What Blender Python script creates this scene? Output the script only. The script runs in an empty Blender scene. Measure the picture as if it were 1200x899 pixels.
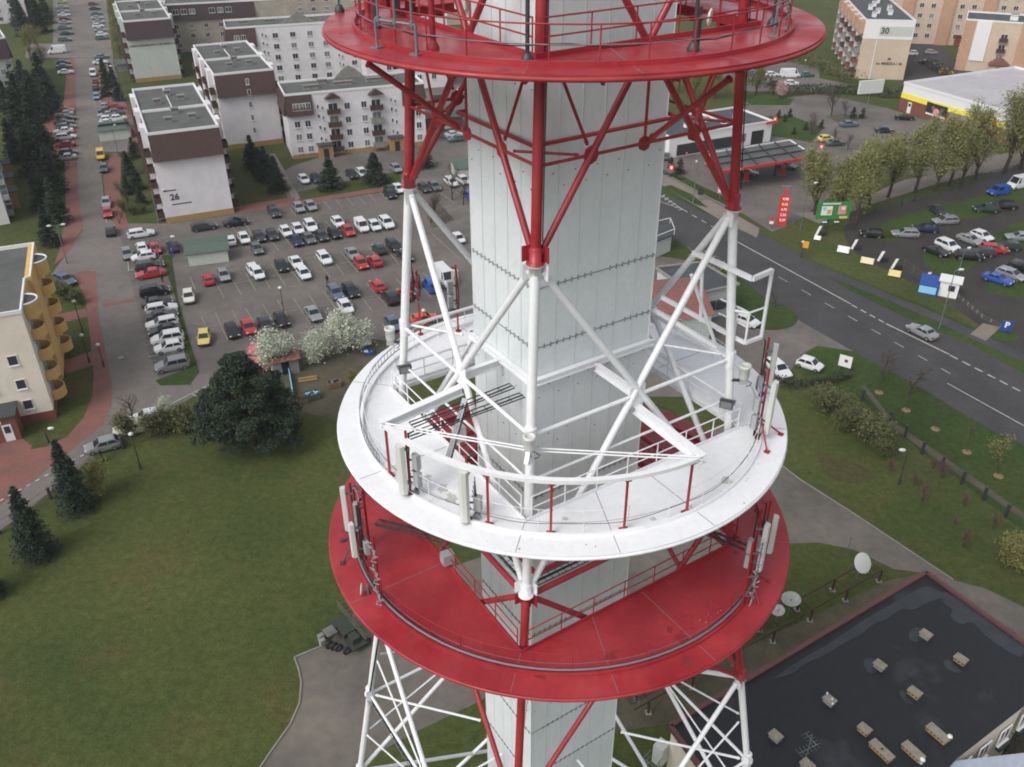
import bpy, math, random
from math import sin, cos, pi, radians as R_, hypot, atan2
from mathutils import Vector as V, Matrix
random.seed(7)
SC = bpy.context.scene
COL = SC.collection
# ---------------------------------------------------------------- camera
FOC, PITCH, YAW, ROLL = 1042.5169, 0.5577740, -0.0643059, -0.0065919
CAM = V((0.0, -30.393, 60.0))
fw = V((sin(YAW)*cos(PITCH), cos(YAW)*cos(PITCH), -sin(PITCH)))
rt0 = V((cos(YAW), -sin(YAW), 0)); up0 = rt0.cross(fw)
rt = rt0*cos(ROLL)+up0*sin(ROLL); up = -rt0*sin(ROLL)+up0*cos(ROLL)
cd = bpy.data.cameras.new('camera'); cam = bpy.data.objects.new('camera', cd); COL.objects.link(cam)
cd.sensor_width = 36; cd.lens = FOC/1200*36; cd.clip_start = 0.5; cd.clip_end = 4000
cam.matrix_world = Matrix(((rt.x, up.x, -fw.x, CAM.x), (rt.y, up.y, -fw.y, CAM.y), (rt.z, up.z, -fw.z, CAM.z), (0, 0, 0, 1)))
SC.camera = cam
# ---------------------------------------------------------------- sky, sun, exposure
SUN_EL, SUN_AZ = R_(46), R_(-138)          # azimuth measured from +Y towards +X
w = bpy.data.worlds.new('World'); SC.world = w; w.use_nodes = True
nt = w.node_tree; nt.nodes.clear()
sky = nt.nodes.new('ShaderNodeTexSky'); sky.sky_type = 'NISHITA'; sky.sun_disc = False
sky.sun_elevation = SUN_EL; sky.sun_rotation = SUN_AZ; sky.dust_density = 4; sky.air_density = 1.2; sky.altitude = 80
hs = nt.nodes.new('ShaderNodeHueSaturation'); hs.inputs['Saturation'].default_value = 0.26
bg = nt.nodes.new('ShaderNodeBackground'); bg.inputs['Strength'].default_value = 0.15
wo = nt.nodes.new('ShaderNodeOutputWorld')
nt.links.new(sky.outputs[0], hs.inputs['Color']); nt.links.new(hs.outputs[0], bg.inputs[0]); nt.links.new(bg.outputs[0], wo.inputs[0])
sl = bpy.data.lights.new('sun', 'SUN'); sl.energy = 0.85; sl.angle = R_(28); sl.color = (1, 0.97, 0.93)
so = bpy.data.objects.new('sun', sl); COL.objects.link(so)
sd = V((sin(SUN_AZ)*cos(SUN_EL), cos(SUN_AZ)*cos(SUN_EL), sin(SUN_EL)))
so.rotation_euler = (-sd).to_track_quat('-Z', 'Y').to_euler()
vs = SC.view_settings; vs.view_transform = 'Standard'; vs.look = 'None'; vs.gamma = 1; vs.use_curve_mapping = False
vs.exposure = 0.36
SC.cycles.filter_width = 1.9

# ---------------------------------------------------------------- helpers
def G(px, py=None, z=0.0):
    "point of the photograph (pixels of 1200x899) carried along its sight line to height z"
    if py is None: px, py = px
    d = fw + rt*((px-600)/FOC) - up*((py-449.5)/FOC)
    return CAM + d*((z-CAM.z)/d.z)
def GA(a, b, z=0.0):
    p, q = G(a, z=z), G(b, z=z); return atan2(q.y-p.y, q.x-p.x)

def mat(name, col, rough=0.8, metal=0.0, var=0.0, scale=1.0, col2=None, bump=0.0, obj=False, detail=4, spec=None, lo=.35, hi=.65, soft=None):
    m = bpy.data.materials.new(name); m.use_nodes = True; n = m.node_tree.nodes; L = m.node_tree.links
    b = n['Principled BSDF']; b.inputs['Roughness'].default_value = rough; b.inputs['Metallic'].default_value = metal
    if spec is not None: b.inputs['Specular IOR Level'].default_value = spec
    c = (*col, 1)
    if col2 is None and var > 0: col2 = tuple(x*(1-var) for x in col)
    if col2 is not None:
        if obj: tc = n.new('ShaderNodeTexCoord'); src = tc.outputs['Object']
        else: tc = n.new('ShaderNodeNewGeometry'); src = tc.outputs['Position']
        t = n.new('ShaderNodeTexNoise'); t.inputs['Scale'].default_value = scale; t.inputs['Detail'].default_value = detail; t.inputs['Roughness'].default_value = .62
        L.new(src, t.inputs['Vector'])
        r = n.new('ShaderNodeValToRGB'); r.color_ramp.elements[0].position = lo; r.color_ramp.elements[1].position = hi
        r.color_ramp.elements[0].color = (*col2, 1); r.color_ramp.elements[1].color = c
        L.new(t.outputs['Fac'], r.inputs[0])
        t2 = n.new('ShaderNodeTexNoise'); t2.inputs['Scale'].default_value = scale*9; t2.inputs['Detail'].default_value = 3
        L.new(src, t2.inputs['Vector'])
        mx = n.new('ShaderNodeMix'); mx.data_type = 'RGBA'; mx.blend_type = 'MULTIPLY'; mx.inputs[0].default_value = min(1, .35+var) if soft is None else soft
        r2 = n.new('ShaderNodeValToRGB'); r2.color_ramp.elements[0].position = .3; r2.color_ramp.elements[1].position = .62
        r2.color_ramp.elements[0].color = (.72, .72, .72, 1); r2.color_ramp.elements[1].color = (1, 1, 1, 1)
        L.new(t2.outputs['Fac'], r2.inputs[0]); L.new(r.outputs[0], mx.inputs[6]); L.new(r2.outputs[0], mx.inputs[7])
        L.new(mx.outputs[2], b.inputs['Base Color'])
        if bump:
            bp = n.new('ShaderNodeBump'); bp.inputs['Strength'].default_value = bump; bp.inputs['Distance'].default_value = .05
            L.new(t2.outputs['Fac'], bp.inputs['Height']); L.new(bp.outputs[0], b.inputs['Normal'])
    else: b.inputs['Base Color'].default_value = c
    return m

def grassmat(name, g1, g2, br, patch=.5, soil=(.09, .075, .04)):
    m = bpy.data.materials.new(name); m.use_nodes = True; n = m.node_tree.nodes; L = m.node_tree.links; b = n['Principled BSDF']; b.inputs['Roughness'].default_value = .95; b.inputs['Specular IOR Level'].default_value = .2
    g = n.new('ShaderNodeNewGeometry')
    def noise(sc, det=5, ro=.6):
        t = n.new('ShaderNodeTexNoise'); t.inputs['Scale'].default_value = sc; t.inputs['Detail'].default_value = det; t.inputs['Roughness'].default_value = ro; L.new(g.outputs['Position'], t.inputs['Vector']); return t.outputs['Fac']
    def ramp(f, c1, c2, p1, p2):
        r = n.new('ShaderNodeValToRGB'); r.color_ramp.elements[0].position = p1; r.color_ramp.elements[1].position = p2; r.color_ramp.elements[0].color = (*c1, 1); r.color_ramp.elements[1].color = (*c2, 1); L.new(f, r.inputs[0]); return r.outputs[0]
    def mix(a, c, fac, mode='MIX'):
        x = n.new('ShaderNodeMix'); x.data_type = 'RGBA'; x.blend_type = mode
        if isinstance(fac, (int, float)): x.inputs[0].default_value = fac
        else: L.new(fac, x.inputs[0])
        L.new(a, x.inputs[6]); L.new(c, x.inputs[7]); return x.outputs[2]
    base = ramp(noise(.06, 8, .65), g2, g1, .38, .62)
    brc = ramp(noise(.11, 9, .7), (0, 0, 0), (1, 1, 1), .52, .75); rgb = n.new('ShaderNodeRGB'); rgb.outputs[0].default_value = (*br, 1)
    base = mix(base, rgb.outputs[0], brc)
    sp = ramp(noise(.45, 8, .75), (0, 0, 0), (1, 1, 1), .64, .74); rs_ = n.new('ShaderNodeRGB'); rs_.outputs[0].default_value = (*soil, 1); base = mix(base, rs_.outputs[0], sp)
    base = mix(base, ramp(noise(1.3, 6, .7), (.68, .70, .64), (1.12, 1.12, 1.1), .35, .65), 1, 'MULTIPLY')
    base = mix(base, ramp(noise(6, 4, .7), (.6, .62, .55), (1.15, 1.15, 1.15), .35, .65), patch+.3, 'MULTIPLY')
    L.new(base, b.inputs['Base Color']); bp = n.new('ShaderNodeBump'); bp.inputs['Strength'].default_value = .8; bp.inputs['Distance'].default_value = .12; L.new(noise(4, 6, .7), bp.inputs['Height']); L.new(bp.outputs[0], b.inputs['Normal']); return m

class MB:
    def __init__(s): s.v = []; s.f = []; s.mi = []; s.sm = []; s.mats = []
    def m(s, mt):
        if mt is None: return 0
        if mt not in s.mats: s.mats.append(mt)
        return s.mats.index(mt)
    def add(s, vs, fs, mt=None, smooth=False):
        o = len(s.v); s.v += [tuple(v) for v in vs]; i = s.m(mt)
        for f in fs: s.f.append(tuple(a+o for a in f)); s.mi.append(i); s.sm.append(smooth)
    def box(s, c, d, mt=None, rz=0.0):
        x, y, z = [a/2 for a in d]; cr, sr = cos(rz), sin(rz); vs = []
        for sz in (-1, 1):
            for sx, sy in ((-1, -1), (1, -1), (1, 1), (-1, 1)):
                a, b = sx*x, sy*y; vs.append((c[0]+a*cr-b*sr, c[1]+a*sr+b*cr, c[2]+sz*z))
        s.add(vs, [(3, 2, 1, 0), (4, 5, 6, 7), (0, 1, 5, 4), (1, 2, 6, 5), (2, 3, 7, 6), (3, 0, 4, 7)], mt)
    def b2(s, x0, x1, y0, y1, z0, z1, mt=None):
        s.box(((x0+x1)/2, (y0+y1)/2, (z0+z1)/2), (x1-x0, y1-y0, z1-z0), mt)
    def prism(s, pts, z0, z1, mt=None, top=None):
        n = len(pts); a = sum(pts[i][0]*pts[(i+1) % n][1]-pts[(i+1) % n][0]*pts[i][1] for i in range(n))
        if a < 0: pts = list(pts)[::-1]
        vs = [(p[0], p[1], z0) for p in pts]+[(p[0], p[1], z1) for p in pts]
        s.add(vs, [(i, (i+1) % n, n+(i+1) % n, n+i) for i in range(n)]+[tuple(range(n-1, -1, -1))], mt)
        s.add(vs[n:], [tuple(range(n))], top or mt)
    def beam(s, p, q, w, h, mt=None, upv=V((0, 0, 1))):
        p, q = V(p), V(q); d = (q-p).normalized(); sx = d.cross(upv)
        if sx.length < 1e-4: sx = V((1, 0, 0))
        sx.normalize(); sy = sx.cross(d)
        vs = [e+sx*(a*w/2)+sy*(b*h/2) for e in (p, q) for a, b in ((-1, -1), (1, -1), (1, 1), (-1, 1))]
        s.add(vs, [(0, 1, 2, 3), (7, 6, 5, 4), (0, 4, 5, 1), (1, 5, 6, 2), (2, 6, 7, 3), (3, 7, 4, 0)], mt)
    def ibeam(s, p, q, w, h, t, mt=None):
        p, q = V(p), V(q); z = V((0, 0, 1))
        s.beam(p+z*(h/2-t/2), q+z*(h/2-t/2), w, t, mt); s.beam(p-z*(h/2-t/2), q-z*(h/2-t/2), w, t, mt); s.beam(p, q, t, h-2*t-.004, mt)
    def tube(s, p, q, r, n=8, mt=None, r2=None, cap=True):
        s.path([p, q], r, n, mt, cap=cap, radii=[r, r if r2 is None else r2])
    def path(s, pts, r, n=6, mt=None, closed=False, cap=True, radii=None):
        pts = [V(p) for p in pts]; m = len(pts); vs = []; nx = None
        for i, p in enumerate(pts):
            if closed: d = pts[(i+1) % m]-pts[i-1]
            else: d = pts[min(i+1, m-1)]-pts[max(i-1, 0)]
            if d.length < 1e-9: d = V((0, 0, 1))
            d.normalize()
            if nx is None:
                nx = d.cross(V((0, 0, 1)))
                if nx.length < .05: nx = d.cross(V((1, 0, 0)))
            nx = (nx-d*nx.dot(d)).normalized(); ny = d.cross(nx); rr = radii[i] if radii else r
            for k in range(n):
                a = 2*pi*k/n; vs.append(p+nx*(rr*cos(a))+ny*(rr*sin(a)))
        fs = []
        for i in range(m if closed else m-1):
            a, b = i*n, ((i+1) % m)*n
            for k in range(n): fs.append((a+k, a+(k+1) % n, b+(k+1) % n, b+k))
        s.add(vs, fs, mt, True)
        if cap and not closed:
            s.add(vs[:n], [tuple(range(n-1, -1, -1))], mt); s.add(vs[-n:], [tuple(range(n))], mt)
    def lathe(s, c, prof, n=16, mt=None, axis=None, smooth=True):
        c = V(c); ax = V(axis).normalized() if axis is not None else V((0, 0, 1))
        e1 = ax.cross(V((0, 0, 1)));
        if e1.length < .01: e1 = V((1, 0, 0))
        e1.normalize(); e2 = ax.cross(e1); vs = []
        for r, z in prof:
            for k in range(n): a = 2*pi*k/n; vs.append(c+ax*z+e1*(r*cos(a))+e2*(r*sin(a)))
        fs = [(i*n+k, i*n+(k+1) % n, (i+1)*n+(k+1) % n, (i+1)*n+k) for i in range(len(prof)-1) for k in range(n)]
        s.add(vs, fs, mt, smooth)
        s.add(vs[:n], [tuple(range(n-1, -1, -1))], mt); s.add(vs[-n:], [tuple(range(n))], mt)
    def mesh(s, name, m=None):
        me = bpy.data.meshes.new(name); me.from_pydata(s.v, [], s.f)
        mats = list(s.mats)
        if m is not None: mats = [m] if not mats else mats
        for x in mats: me.materials.append(x)
        me.polygons.foreach_set('material_index', s.mi); me.polygons.foreach_set('use_smooth', s.sm)
        me.update(); return me
    def build(s, name, m=None, parent=None, loc=None, rz=None):
        return put(name, s.mesh(name, m), parent, loc, rz)
def put(name, me, parent=None, loc=None, rz=None, scale=None):
    o = bpy.data.objects.new(name, me); COL.objects.link(o)
    if parent: o.parent = parent
    if loc is not None: o.location = loc
    if rz is not None: o.rotation_euler = (0, 0, rz)
    if scale is not None: o.scale = scale
    return o
def tag(o, label=None, cat=None, group=None, kind=None):
    if label: o['label'] = label
    if cat: o['category'] = cat
    if group: o['group'] = group
    if kind: o['kind'] = kind
    return o
def empty(name, loc, rz=0.0, label=None, cat=None, group=None):
    o = bpy.data.objects.new(name, None); COL.objects.link(o); o.location = loc; o.rotation_euler = (0, 0, rz); o.empty_display_size = .3
    return tag(o, label, cat, group)
def text_mesh(txt, size, depth=0.01):
    c = bpy.data.curves.new('t', 'FONT'); c.offset = size*.03; c.body = txt; c.size = size; c.extrude = depth; c.align_x = 'CENTER'; c.align_y = 'CENTER'; c.resolution_u = 3
    o = bpy.data.objects.new('t', c); COL.objects.link(o)
    me = bpy.data.meshes.new_from_object(o.evaluated_get(bpy.context.evaluated_depsgraph_get()))
    bpy.data.objects.remove(o); return me
def put_text(name, txt, size, m, loc, rz, parent=None, tilt=pi/2):
    me = text_mesh(txt, size); me.materials.clear(); me.materials.append(m)
    o = put(name, me, parent, loc); o.rotation_euler = (tilt, 0, rz); return o
_ts = set()
# ---------------------------------------------------------------- materials
M = {}
def wet(m, sc, r0, r1):
    n = m.node_tree.nodes; L = m.node_tree.links; g = n.new('ShaderNodeNewGeometry'); t = n.new('ShaderNodeTexNoise'); t.inputs['Scale'].default_value = sc; t.inputs['Detail'].default_value = 6; L.new(g.outputs['Position'], t.inputs['Vector'])
    r = n.new('ShaderNodeMapRange'); r.inputs[1].default_value = .38; r.inputs[2].default_value = .62; r.inputs[3].default_value = r0; r.inputs[4].default_value = r1; L.new(t.outputs['Fac'], r.inputs[0]); L.new(r.outputs[0], n['Principled BSDF'].inputs['Roughness'])
M['white'] = mat('white_paint', (.77, .78, .80), .42, var=.05, scale=.5, bump=.01, soft=.2)
M['red'] = mat('red_paint', (.37, .034, .042), .3, col2=(.27, .018, .026), var=.25, scale=.4, bump=.03, detail=7, soft=.5)
wet(M['red'], .5, .28, .6)
M['redpole'] = mat('red_pole_paint', (.33, .02, .03), .5, var=.2, scale=3)
M['panelw'] = mat('cladding', (.66, .70, .715), .5, col2=(.61, .65, .67), var=.02, scale=.5, soft=.2, detail=6)
M['seam'] = mat('cladding_seam', (.55, .575, .58), .6)
M['bolt'] = mat('bolt_rust', (.12, .11, .10), .7)
M['galv'] = mat('galvanised_steel', (.22, .24, .25), .45, metal=.6)
M['dsteel'] = mat('dark_steel', (.05, .055, .06), .5, metal=.3)
M['cable'] = mat('black_cable', (.018, .018, .02), .6)
M['antw'] = mat('antenna_cover', (.55, .56, .53), .5)
M['rru'] = mat('radio_unit_grey', (.34, .35, .36), .5)
M['cabgray'] = mat('cable_grey', (.17, .15, .17), .6)
M['grass'] = grassmat('lawn_grass', (.084, .096, .030), (.055, .074, .022), (.11, .085, .036))
M['grass2'] = grassmat('roadside_grass', (.052, .088, .022), (.034, .058, .015), (.08, .085, .03))
M['soil'] = mat('bare_soil', (.10, .085, .055), .95, var=.3, scale=.35, col2=(.055, .055, .03), bump=.5, detail=8)
M['asph'] = mat('lot_asphalt', (.155, .137, .122), .85, var=.25, scale=.08, col2=(.092, .083, .077), bump=.15, detail=7)
M['asphd'] = mat('road_asphalt', (.055, .053, .055), .85, var=.2, scale=.2, col2=(.038, .037, .039), bump=.15, detail=7)
M['paver'] = mat('street_pavers', (.175, .157, .142), .85, var=.2, scale=.1, col2=(.12, .108, .1), bump=.2, detail=6)
M['redpave'] = mat('red_brick_paving', (.215, .088, .07), .85, var=.2, scale=.3, col2=(.15, .075, .062), bump=.2)
M['conc'] = mat('concrete_apron', (.155, .138, .115), .85, var=.25, scale=.12, col2=(.09, .08, .068), bump=.2, detail=7)
M['mud'] = mat('muddy_ground', (.040, .034, .028), .7, var=.35, scale=.25, col2=(.024, .021, .019), bump=.7, detail=8)
M['path'] = mat('light_path', (.21, .18, .15), .85, var=.2, scale=.3, bump=.1)
M['kerb'] = mat('kerb_stone', (.24, .22, .2), .85, var=.2, scale=1)
M['line'] = mat('line_paint', (.52, .51, .46), .7, var=.35, scale=2.5)
M['lineY'] = mat('line_paint_worn', (.36, .35, .27), .75, var=.5, scale=2.5)
M['wallw'] = mat('white_render', (.68, .65, .67), .9, col2=(.58, .56, .58), var=.1, scale=.3, soft=.2, detail=7)
M['wallg'] = mat('pale_green_render', (.50, .53, .49), .9, var=.08, scale=.25)
M['wallb'] = mat('beige_panel_wall', (.40, .36, .30), .9, var=.2, scale=.4)
M['cream'] = mat('cream_render', (.72, .66, .57), .9, col2=(.65, .59, .5), var=.08, scale=.3, soft=.2)
M['yel'] = mat('ochre_render', (.66, .42, .14), .85, var=.15, scale=.8)
M['mans'] = mat('brown_mansard', (.075, .042, .038), .7, var=.2, scale=2)
M['maroon'] = mat('maroon_mansard', (.055, .032, .036), .7, var=.2, scale=2)
M['roof'] = mat('roof_felt', (.10, .105, .098), .8, var=.3, scale=.25, col2=(.07, .074, .07), bump=.2, detail=7)
M['roofd'] = mat('dark_roof_felt', (.055, .06, .064), .6, var=.3, scale=.3, col2=(.035, .038, .043), bump=.2, detail=7)
M['trimw'] = mat('white_trim', (.66, .66, .66), .7)
M['beige'] = mat('beige_render', (.55, .44, .34), .9, var=.1, scale=.3)
M['orange'] = mat('orange_render', (.47, .29, .19), .9, var=.12, scale=.3)
M['brick'] = mat('red_brick', (.20, .066, .045), .85, var=.2, scale=3)
M['ybrick'] = mat('yellow_brick', (.38, .25, .11), .85, var=.25, scale=4)
M['glass'] = mat('window_glass', (.035, .042, .05), .12)
M['glass2'] = mat('curtained_glass', (.17, .18, .18), .25)
M['concr'] = mat('concrete', (.27, .26, .24), .9, var=.3, scale=1.5)
M['green_metal'] = mat('green_roof_sheet', (.08, .12, .095), .6, var=.15, scale=1.5)
M['tyre'] = mat('tyre_rubber', (.015, .015, .015), .8)
M['rim'] = mat('wheel_rim', (.3, .31, .32), .35, metal=.7)
M['cglass'] = mat('car_glass', (.02, .025, .03), .06)
M['headl'] = mat('headlight_lens', (.55, .57, .58), .15)
M['taill'] = mat('tail_light_lens', (.30, .015, .012), .25)
M['plast'] = mat('black_plastic', (.02, .02, .022), .6)
M['wood'] = mat('weathered_wood', (.22, .15, .09), .9, var=.3, scale=5)
M['blue'] = mat('blue_sheet', (.02, .07, .28), .5, var=.15, scale=2)
M['redsign'] = mat('red_sign', (.55, .035, .03), .5)
M['rust'] = mat('rusty_steel', (.075, .038, .025), .85, var=.3, scale=3)
M['tile'] = mat('clay_roof', (.23, .095, .075), .8, var=.25, scale=1.5)
def flat(n, c, r=.6): 
    M[n] = mat(n, c, r); return M[n]
M['worn'] = grassmat('worn_grass', (.085, .072, .035), (.07, .07, .028), (.1, .07, .04))
flat('text_dark', (.04, .03, .035)); flat('text_white', (.75, .75, .75)); flat('signw', (.68, .68, .66)); flat('signy', (.6, .52, .2)); flat('orange_sign', (.7, .28, .03))
flat('bbgreen', (.03, .2, .04)); flat('olive', (.09, .10, .06)); flat('yband', (.75, .68, .05)); flat('skyblue', (.22, .5, .7)); flat('pink', (.6, .25, .25))
# ================================================================ the lattice tower
PHI = -0.14756
ZT, Z1, ZM, Z2, ZL, Z3, Z0, ZC = 54.82, 48.87, 39.93, 36.345, 34.18, 25.75, 59.7, 42.95
ANG = {'F': 0.0, 'R': pi/2, 'B': pi, 'L': -pi/2}; ORD = 'FRBL'
def la(z):
    if z > Z1: return 5.824-.0751*(z-Z1)
    if z > Z2: return 5.824+.10144*(Z1-z)
    return 7.095+.181*(Z2-z)
def leg(k, z, a=None):
    th = ANG[k]+PHI; a = la(z) if a is None else a
    return V((a*sin(th), -a*cos(th), z))
def dirv(deg, r, z):
    th = R_(deg); return V((r*sin(th), .2-r*cos(th), z))
W1, W2 = 2.062, 2.661
_e1 = V((sin(PHI+pi/4), -cos(PHI+pi/4), 0)); _e2 = V((-cos(PHI+pi/4), -sin(PHI+pi/4), 0))
def shp(k, z, g=0.0):
    u = {'F': (1, 1), 'R': (1, -1), 'B': (-1, -1), 'L': (-1, 1)}[k]
    return V((-.05, -.047, z))+_e1*((W1+g)*u[0])+_e2*((W2+g)*u[1])
tower = empty('lattice_tower', (0, 0, 0), 0, 'tall red and white lattice tower with round gallery platforms around a pale clad shaft', 'tower')
WH, RD = M['white'], M['red']
def colr(z): return RD if z > Z1 or Z3 < z < Z2 else WH
# shaft
b = MB(); ks = 'FRBL'
b.prism([shp(k, 0)[:2] for k in ks], 0, 66, M['panelw'])
for i in range(4):
    p, q = shp(ks[i], 0, .004), shp(ks[(i+1) % 4], 0, .004); d = q-p; Ln = d.length; d.normalize(); nrm = V((d.y, -d.x, 0)); nseg = 6 if Ln > 4.6 else 5
    for j in range(4, nseg*4, 4):
        w_ = .022 if j % 4 == 0 else .012
        c = p+d*(Ln*j/nseg/4)
        b.box((c.x+nrm.x*.006, c.y+nrm.y*.006, 33), (w_, .012 if j % 4 == 0 else .006, 65.9), M['seam'] if j % 4 == 0 else M['panelw'], atan2(d.y, d.x))
    for zi, (z, kind) in enumerate([(53.25, 0), (50.15, 0), (46.8, 1), (44.5, 1), (42.3, 0), (40.1, 0), (37.8, 1), (35.0, 1), (32.5, 0), (30.1, 1), (27.9, 0), (24.8, 0), (23.4, 1), (20, 1), (56.0, 1), (58.5, 0)]):
        if kind:
            c = p+d*(Ln/2); b.box((c.x+nrm.x*.01, c.y+nrm.y*.01, z), (Ln-.05, .022, .02), M['galv'], atan2(d.y, d.x))
        nb = int(Ln/(.27 if kind else .42))
        for j in range(nb):
            if random.random() < .12: continue
            c = p+d*(Ln*(j+.5)/nb)
            for dz in ((.07, -.07) if kind else (.1,)):
                zz = z+dz+(.45 if (not kind and j % 2) else 0)
                b.box((c.x+nrm.x*.012, c.y+nrm.y*.012, zz), (.036, .03, .03), M['bolt'], atan2(d.y, d.x))
            if kind: b.box((c.x+nrm.x*.014, c.y+nrm.y*.014, z), (.07, .03, .02), M['galv'], atan2(d.y, d.x))
for k in ks: b.tube(shp(k, 0, -.005), shp(k, 66, -.005), .03, 6, M['trimw'])
b.build('shaft', None, tower)
# legs
for k in ks:
    b = MB(); zs = [(66, Z1, RD), (Z1, Z2, WH), (Z2, Z3, RD), (Z3, 0, WH)]
    for za, zb, m_ in zs: b.tube(leg(k, za), leg(k, zb), .165, 14, m_)
    for z in (Z0, Z1, Z2, Z3, 19.75, 12.5):
        mu, md = colr(z+.3), colr(z-.3); o = leg(k, 0, 1).normalized(); t_ = V((-o.y, o.x, 0))
        b.lathe(leg(k, z), [(.17, .55), (.2, .5), (.2, .06), (.29, .05), (.29, .005)], 12, mu)
        b.lathe(leg(k, z), [(.29, -.005), (.29, -.05), (.2, -.06), (.2, -.5), (.17, -.55)], 12, md)
        for s_ in (-1, 1):
            pp = leg(k, z)+(t_*s_*.28-o*.08)
            b.box(pp+V((0, 0, .3)), (.34, .035, .5), mu, atan2(t_.y, t_.x)-s_*R_(40)); b.box(pp-V((0, 0, .3)), (.34, .035, .5), md, atan2(t_.y, t_.x)-s_*R_(40))
    b.path([leg(k, 59.5)+V((.18, -.1, 0)), leg(k, 52)+V((.19, -.08, 0)), leg(k, 49.6)+V((.2, -.1, 0))], .02, 4, M['cable'])
    b.lathe(leg(k, ZC-.0), [(.2, .35), (.2, -.35)], 12, WH)
    b.prism([(leg(k, 0)+V((x, y, 0)))[:2] for x, y in ((-.9, -.9), (.9, -.9), (.9, .9), (-.9, .9))], 0, .8, M['concr'])
    b.build('leg', None, tower)
def brace(p, q, r, m_, n=10, name='diagonal_brace'):
    b = MB(); d = (q-p).normalized(); b.tube(p+d*.35, q-d*.35, r, n, m_)
    for e, s_ in ((p, 1), (q, -1)): b.lathe(e+d*s_*.42, [(r*1.3, 0), (r*1.3, s_*.0+.06)], 8, m_, axis=d)
    return b.build(name, None, tower)
for za, zb, r in ((64.8, Z0, .09), (Z0, Z1, .11), (Z1, Z2, .125), (Z2, Z3, .115), (Z3, 12.5, .12), (12.5, 0.8, .12)):
    m_ = colr((za+zb)/2)
    for i in range(4):
        a, c = ks[i], ks[(i+1) % 4]
        brace(leg(a, zb), leg(c, za), r, m_); brace(leg(c, zb), leg(a, za), r, m_)
def lerp(a, b_, t): return a+(b_-a)*t
def diagpt(a, c, zb, za, z):      # point at height z on the diagonal a(zb) -> c(za)
    return lerp(leg(a, zb), leg(c, za), (z-zb)/(za-zb))
for i in range(4):
    a, c = ks[i], ks[(i+1) % 4]
    # secondary ring under the top gallery with gusset nodes, verticals and bracket struts
    zr = 51.8; n1, n2 = diagpt(a, c, Z1, Z0, zr), diagpt(c, a, Z1, Z0, zr); mid = (n1+n2)/2
    b = MB()
    b.tube(leg(a, zr), leg(c, zr), .055, 8, RD); b.tube(mid, V((mid.x, mid.y, ZT-.3)), .05, 6, RD)
    b.build('horizontal_beam', None, tower)
    dd = (leg(c, zr)-leg(a, zr)).normalized()
    for pnt, s_ in ((n1, .28), (n2, .28), (mid, .24)):
        g = MB(); ax = V((dd.y, -dd.x, 0)); g.lathe(pnt, [(s_, -.03), (s_, .03)], 8, RD, axis=ax, smooth=False); g.build('gusset_plate', None, tower)
    o = V((mid.x, mid.y, 0)).normalized()
    rim = V((o.x*7.5, o.y*7.5+.2, ZT-.3)); brace(mid, rim, .09, RD, 8, 'bracket_strut')
    for n_ in (n1, n2):
        q = lerp(leg(a, ZT-.4), leg(c, ZT-.4), .08 if n_ is n1 else .92); brace(n_, q, .05, RD, 6, 'bracket_strut')
    # the shaft's ring
    b = MB(); b.tube(shp(a, zr, .25), shp(c, zr, .25), .07, 8, RD); b.build('shaft_ring', None, tower)
    b = MB(); b.ibeam(shp(a, 43.2, .14), shp(c, 43.2, .14), .22, .26, .04, WH); b.build('shaft_ring', None, tower)
    # mid ring of the white panel
    b = MB(); b.tube(leg(a, ZC), leg(c, ZC), .075, 8, WH); b.build('horizontal_beam', None, tower)
    b = MB(); b.tube(leg(a, 41.2), leg(c, 41.2), .05, 8, WH); b.build('horizontal_beam', None, tower)
    b = MB(); x = diagpt(a, c, Z2, Z1, ZC); x2 = diagpt(c, a, Z2, Z1, ZC); x = (x+x2)/2
    b.box(x, (.7, .05, .8), WH, atan2(dd.y, dd.x)); b.build('gusset_plate', None, tower)
    s_ = lerp(shp(a, 43.0, .1), shp(c, 43.0, .1), .5); b = MB(); b.ibeam(x, s_, .2, .34, .03, WH); b.build('floor_beam', None, tower)
    # rings in the lower red panel and lattice below
    b = MB(); b.tube(leg(a, Z2-.1), leg(c, Z2-.1), .12, 10, RD); b.build('horizontal_beam', None, tower)
    b = MB(); b.tube(leg(a, 35.6, 5.2), leg(c, 35.6, 5.2), .1, 8, RD); b.build('horizontal_beam', None, tower)
    b = MB(); b.tube(leg(a, 33.6, la(33.6)), leg(c, 33.6, la(33.6)), .12, 8, RD); b.build('horizontal_beam', None, tower)
    xx = (diagpt(a, c, Z3, Z2, 31)+diagpt(c, a, Z3, Z2, 31))/2
    b = MB(); b.tube(leg(a, 19.75), leg(c, 19.75), .085, 8, WH); b.build('horizontal_beam', None, tower)
    n1, n2 = diagpt(a, c, 12.5, Z3, 19.75), diagpt(c, a, 12.5, Z3, 19.75)
    for n_, l_ in ((n1, a), (n2, c)):
        brace(leg(l_, 23), n_, .05, WH, 6, 'secondary_brace'); brace(leg(l_, 16.2), n_, .05, WH, 6, 'secondary_brace')
    m3 = (leg(a, 19.75)+leg(c, 19.75))/2
    s_ = lerp(shp(a, 19.75), shp(c, 19.75), .5)
    brace(m3, s_, .06, WH, 6, 'tie_rod'); brace(leg(a, 19.75), shp(a, 19.75), .07, WH, 6, 'tie_rod'); brace(leg(a, 28.5), shp(a, 28.5), .06, WH, 6, 'tie_rod')
    brace(leg(a, 51.8), shp(a, 51.8, .2), .05, RD, 6, 'tie_rod'); brace(leg(a, 43.1), shp(a, 43.1, .1), .05, WH, 6, 'tie_rod')
    # corner ties between neighbouring faces
    pz = ks[i-1]
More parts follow.
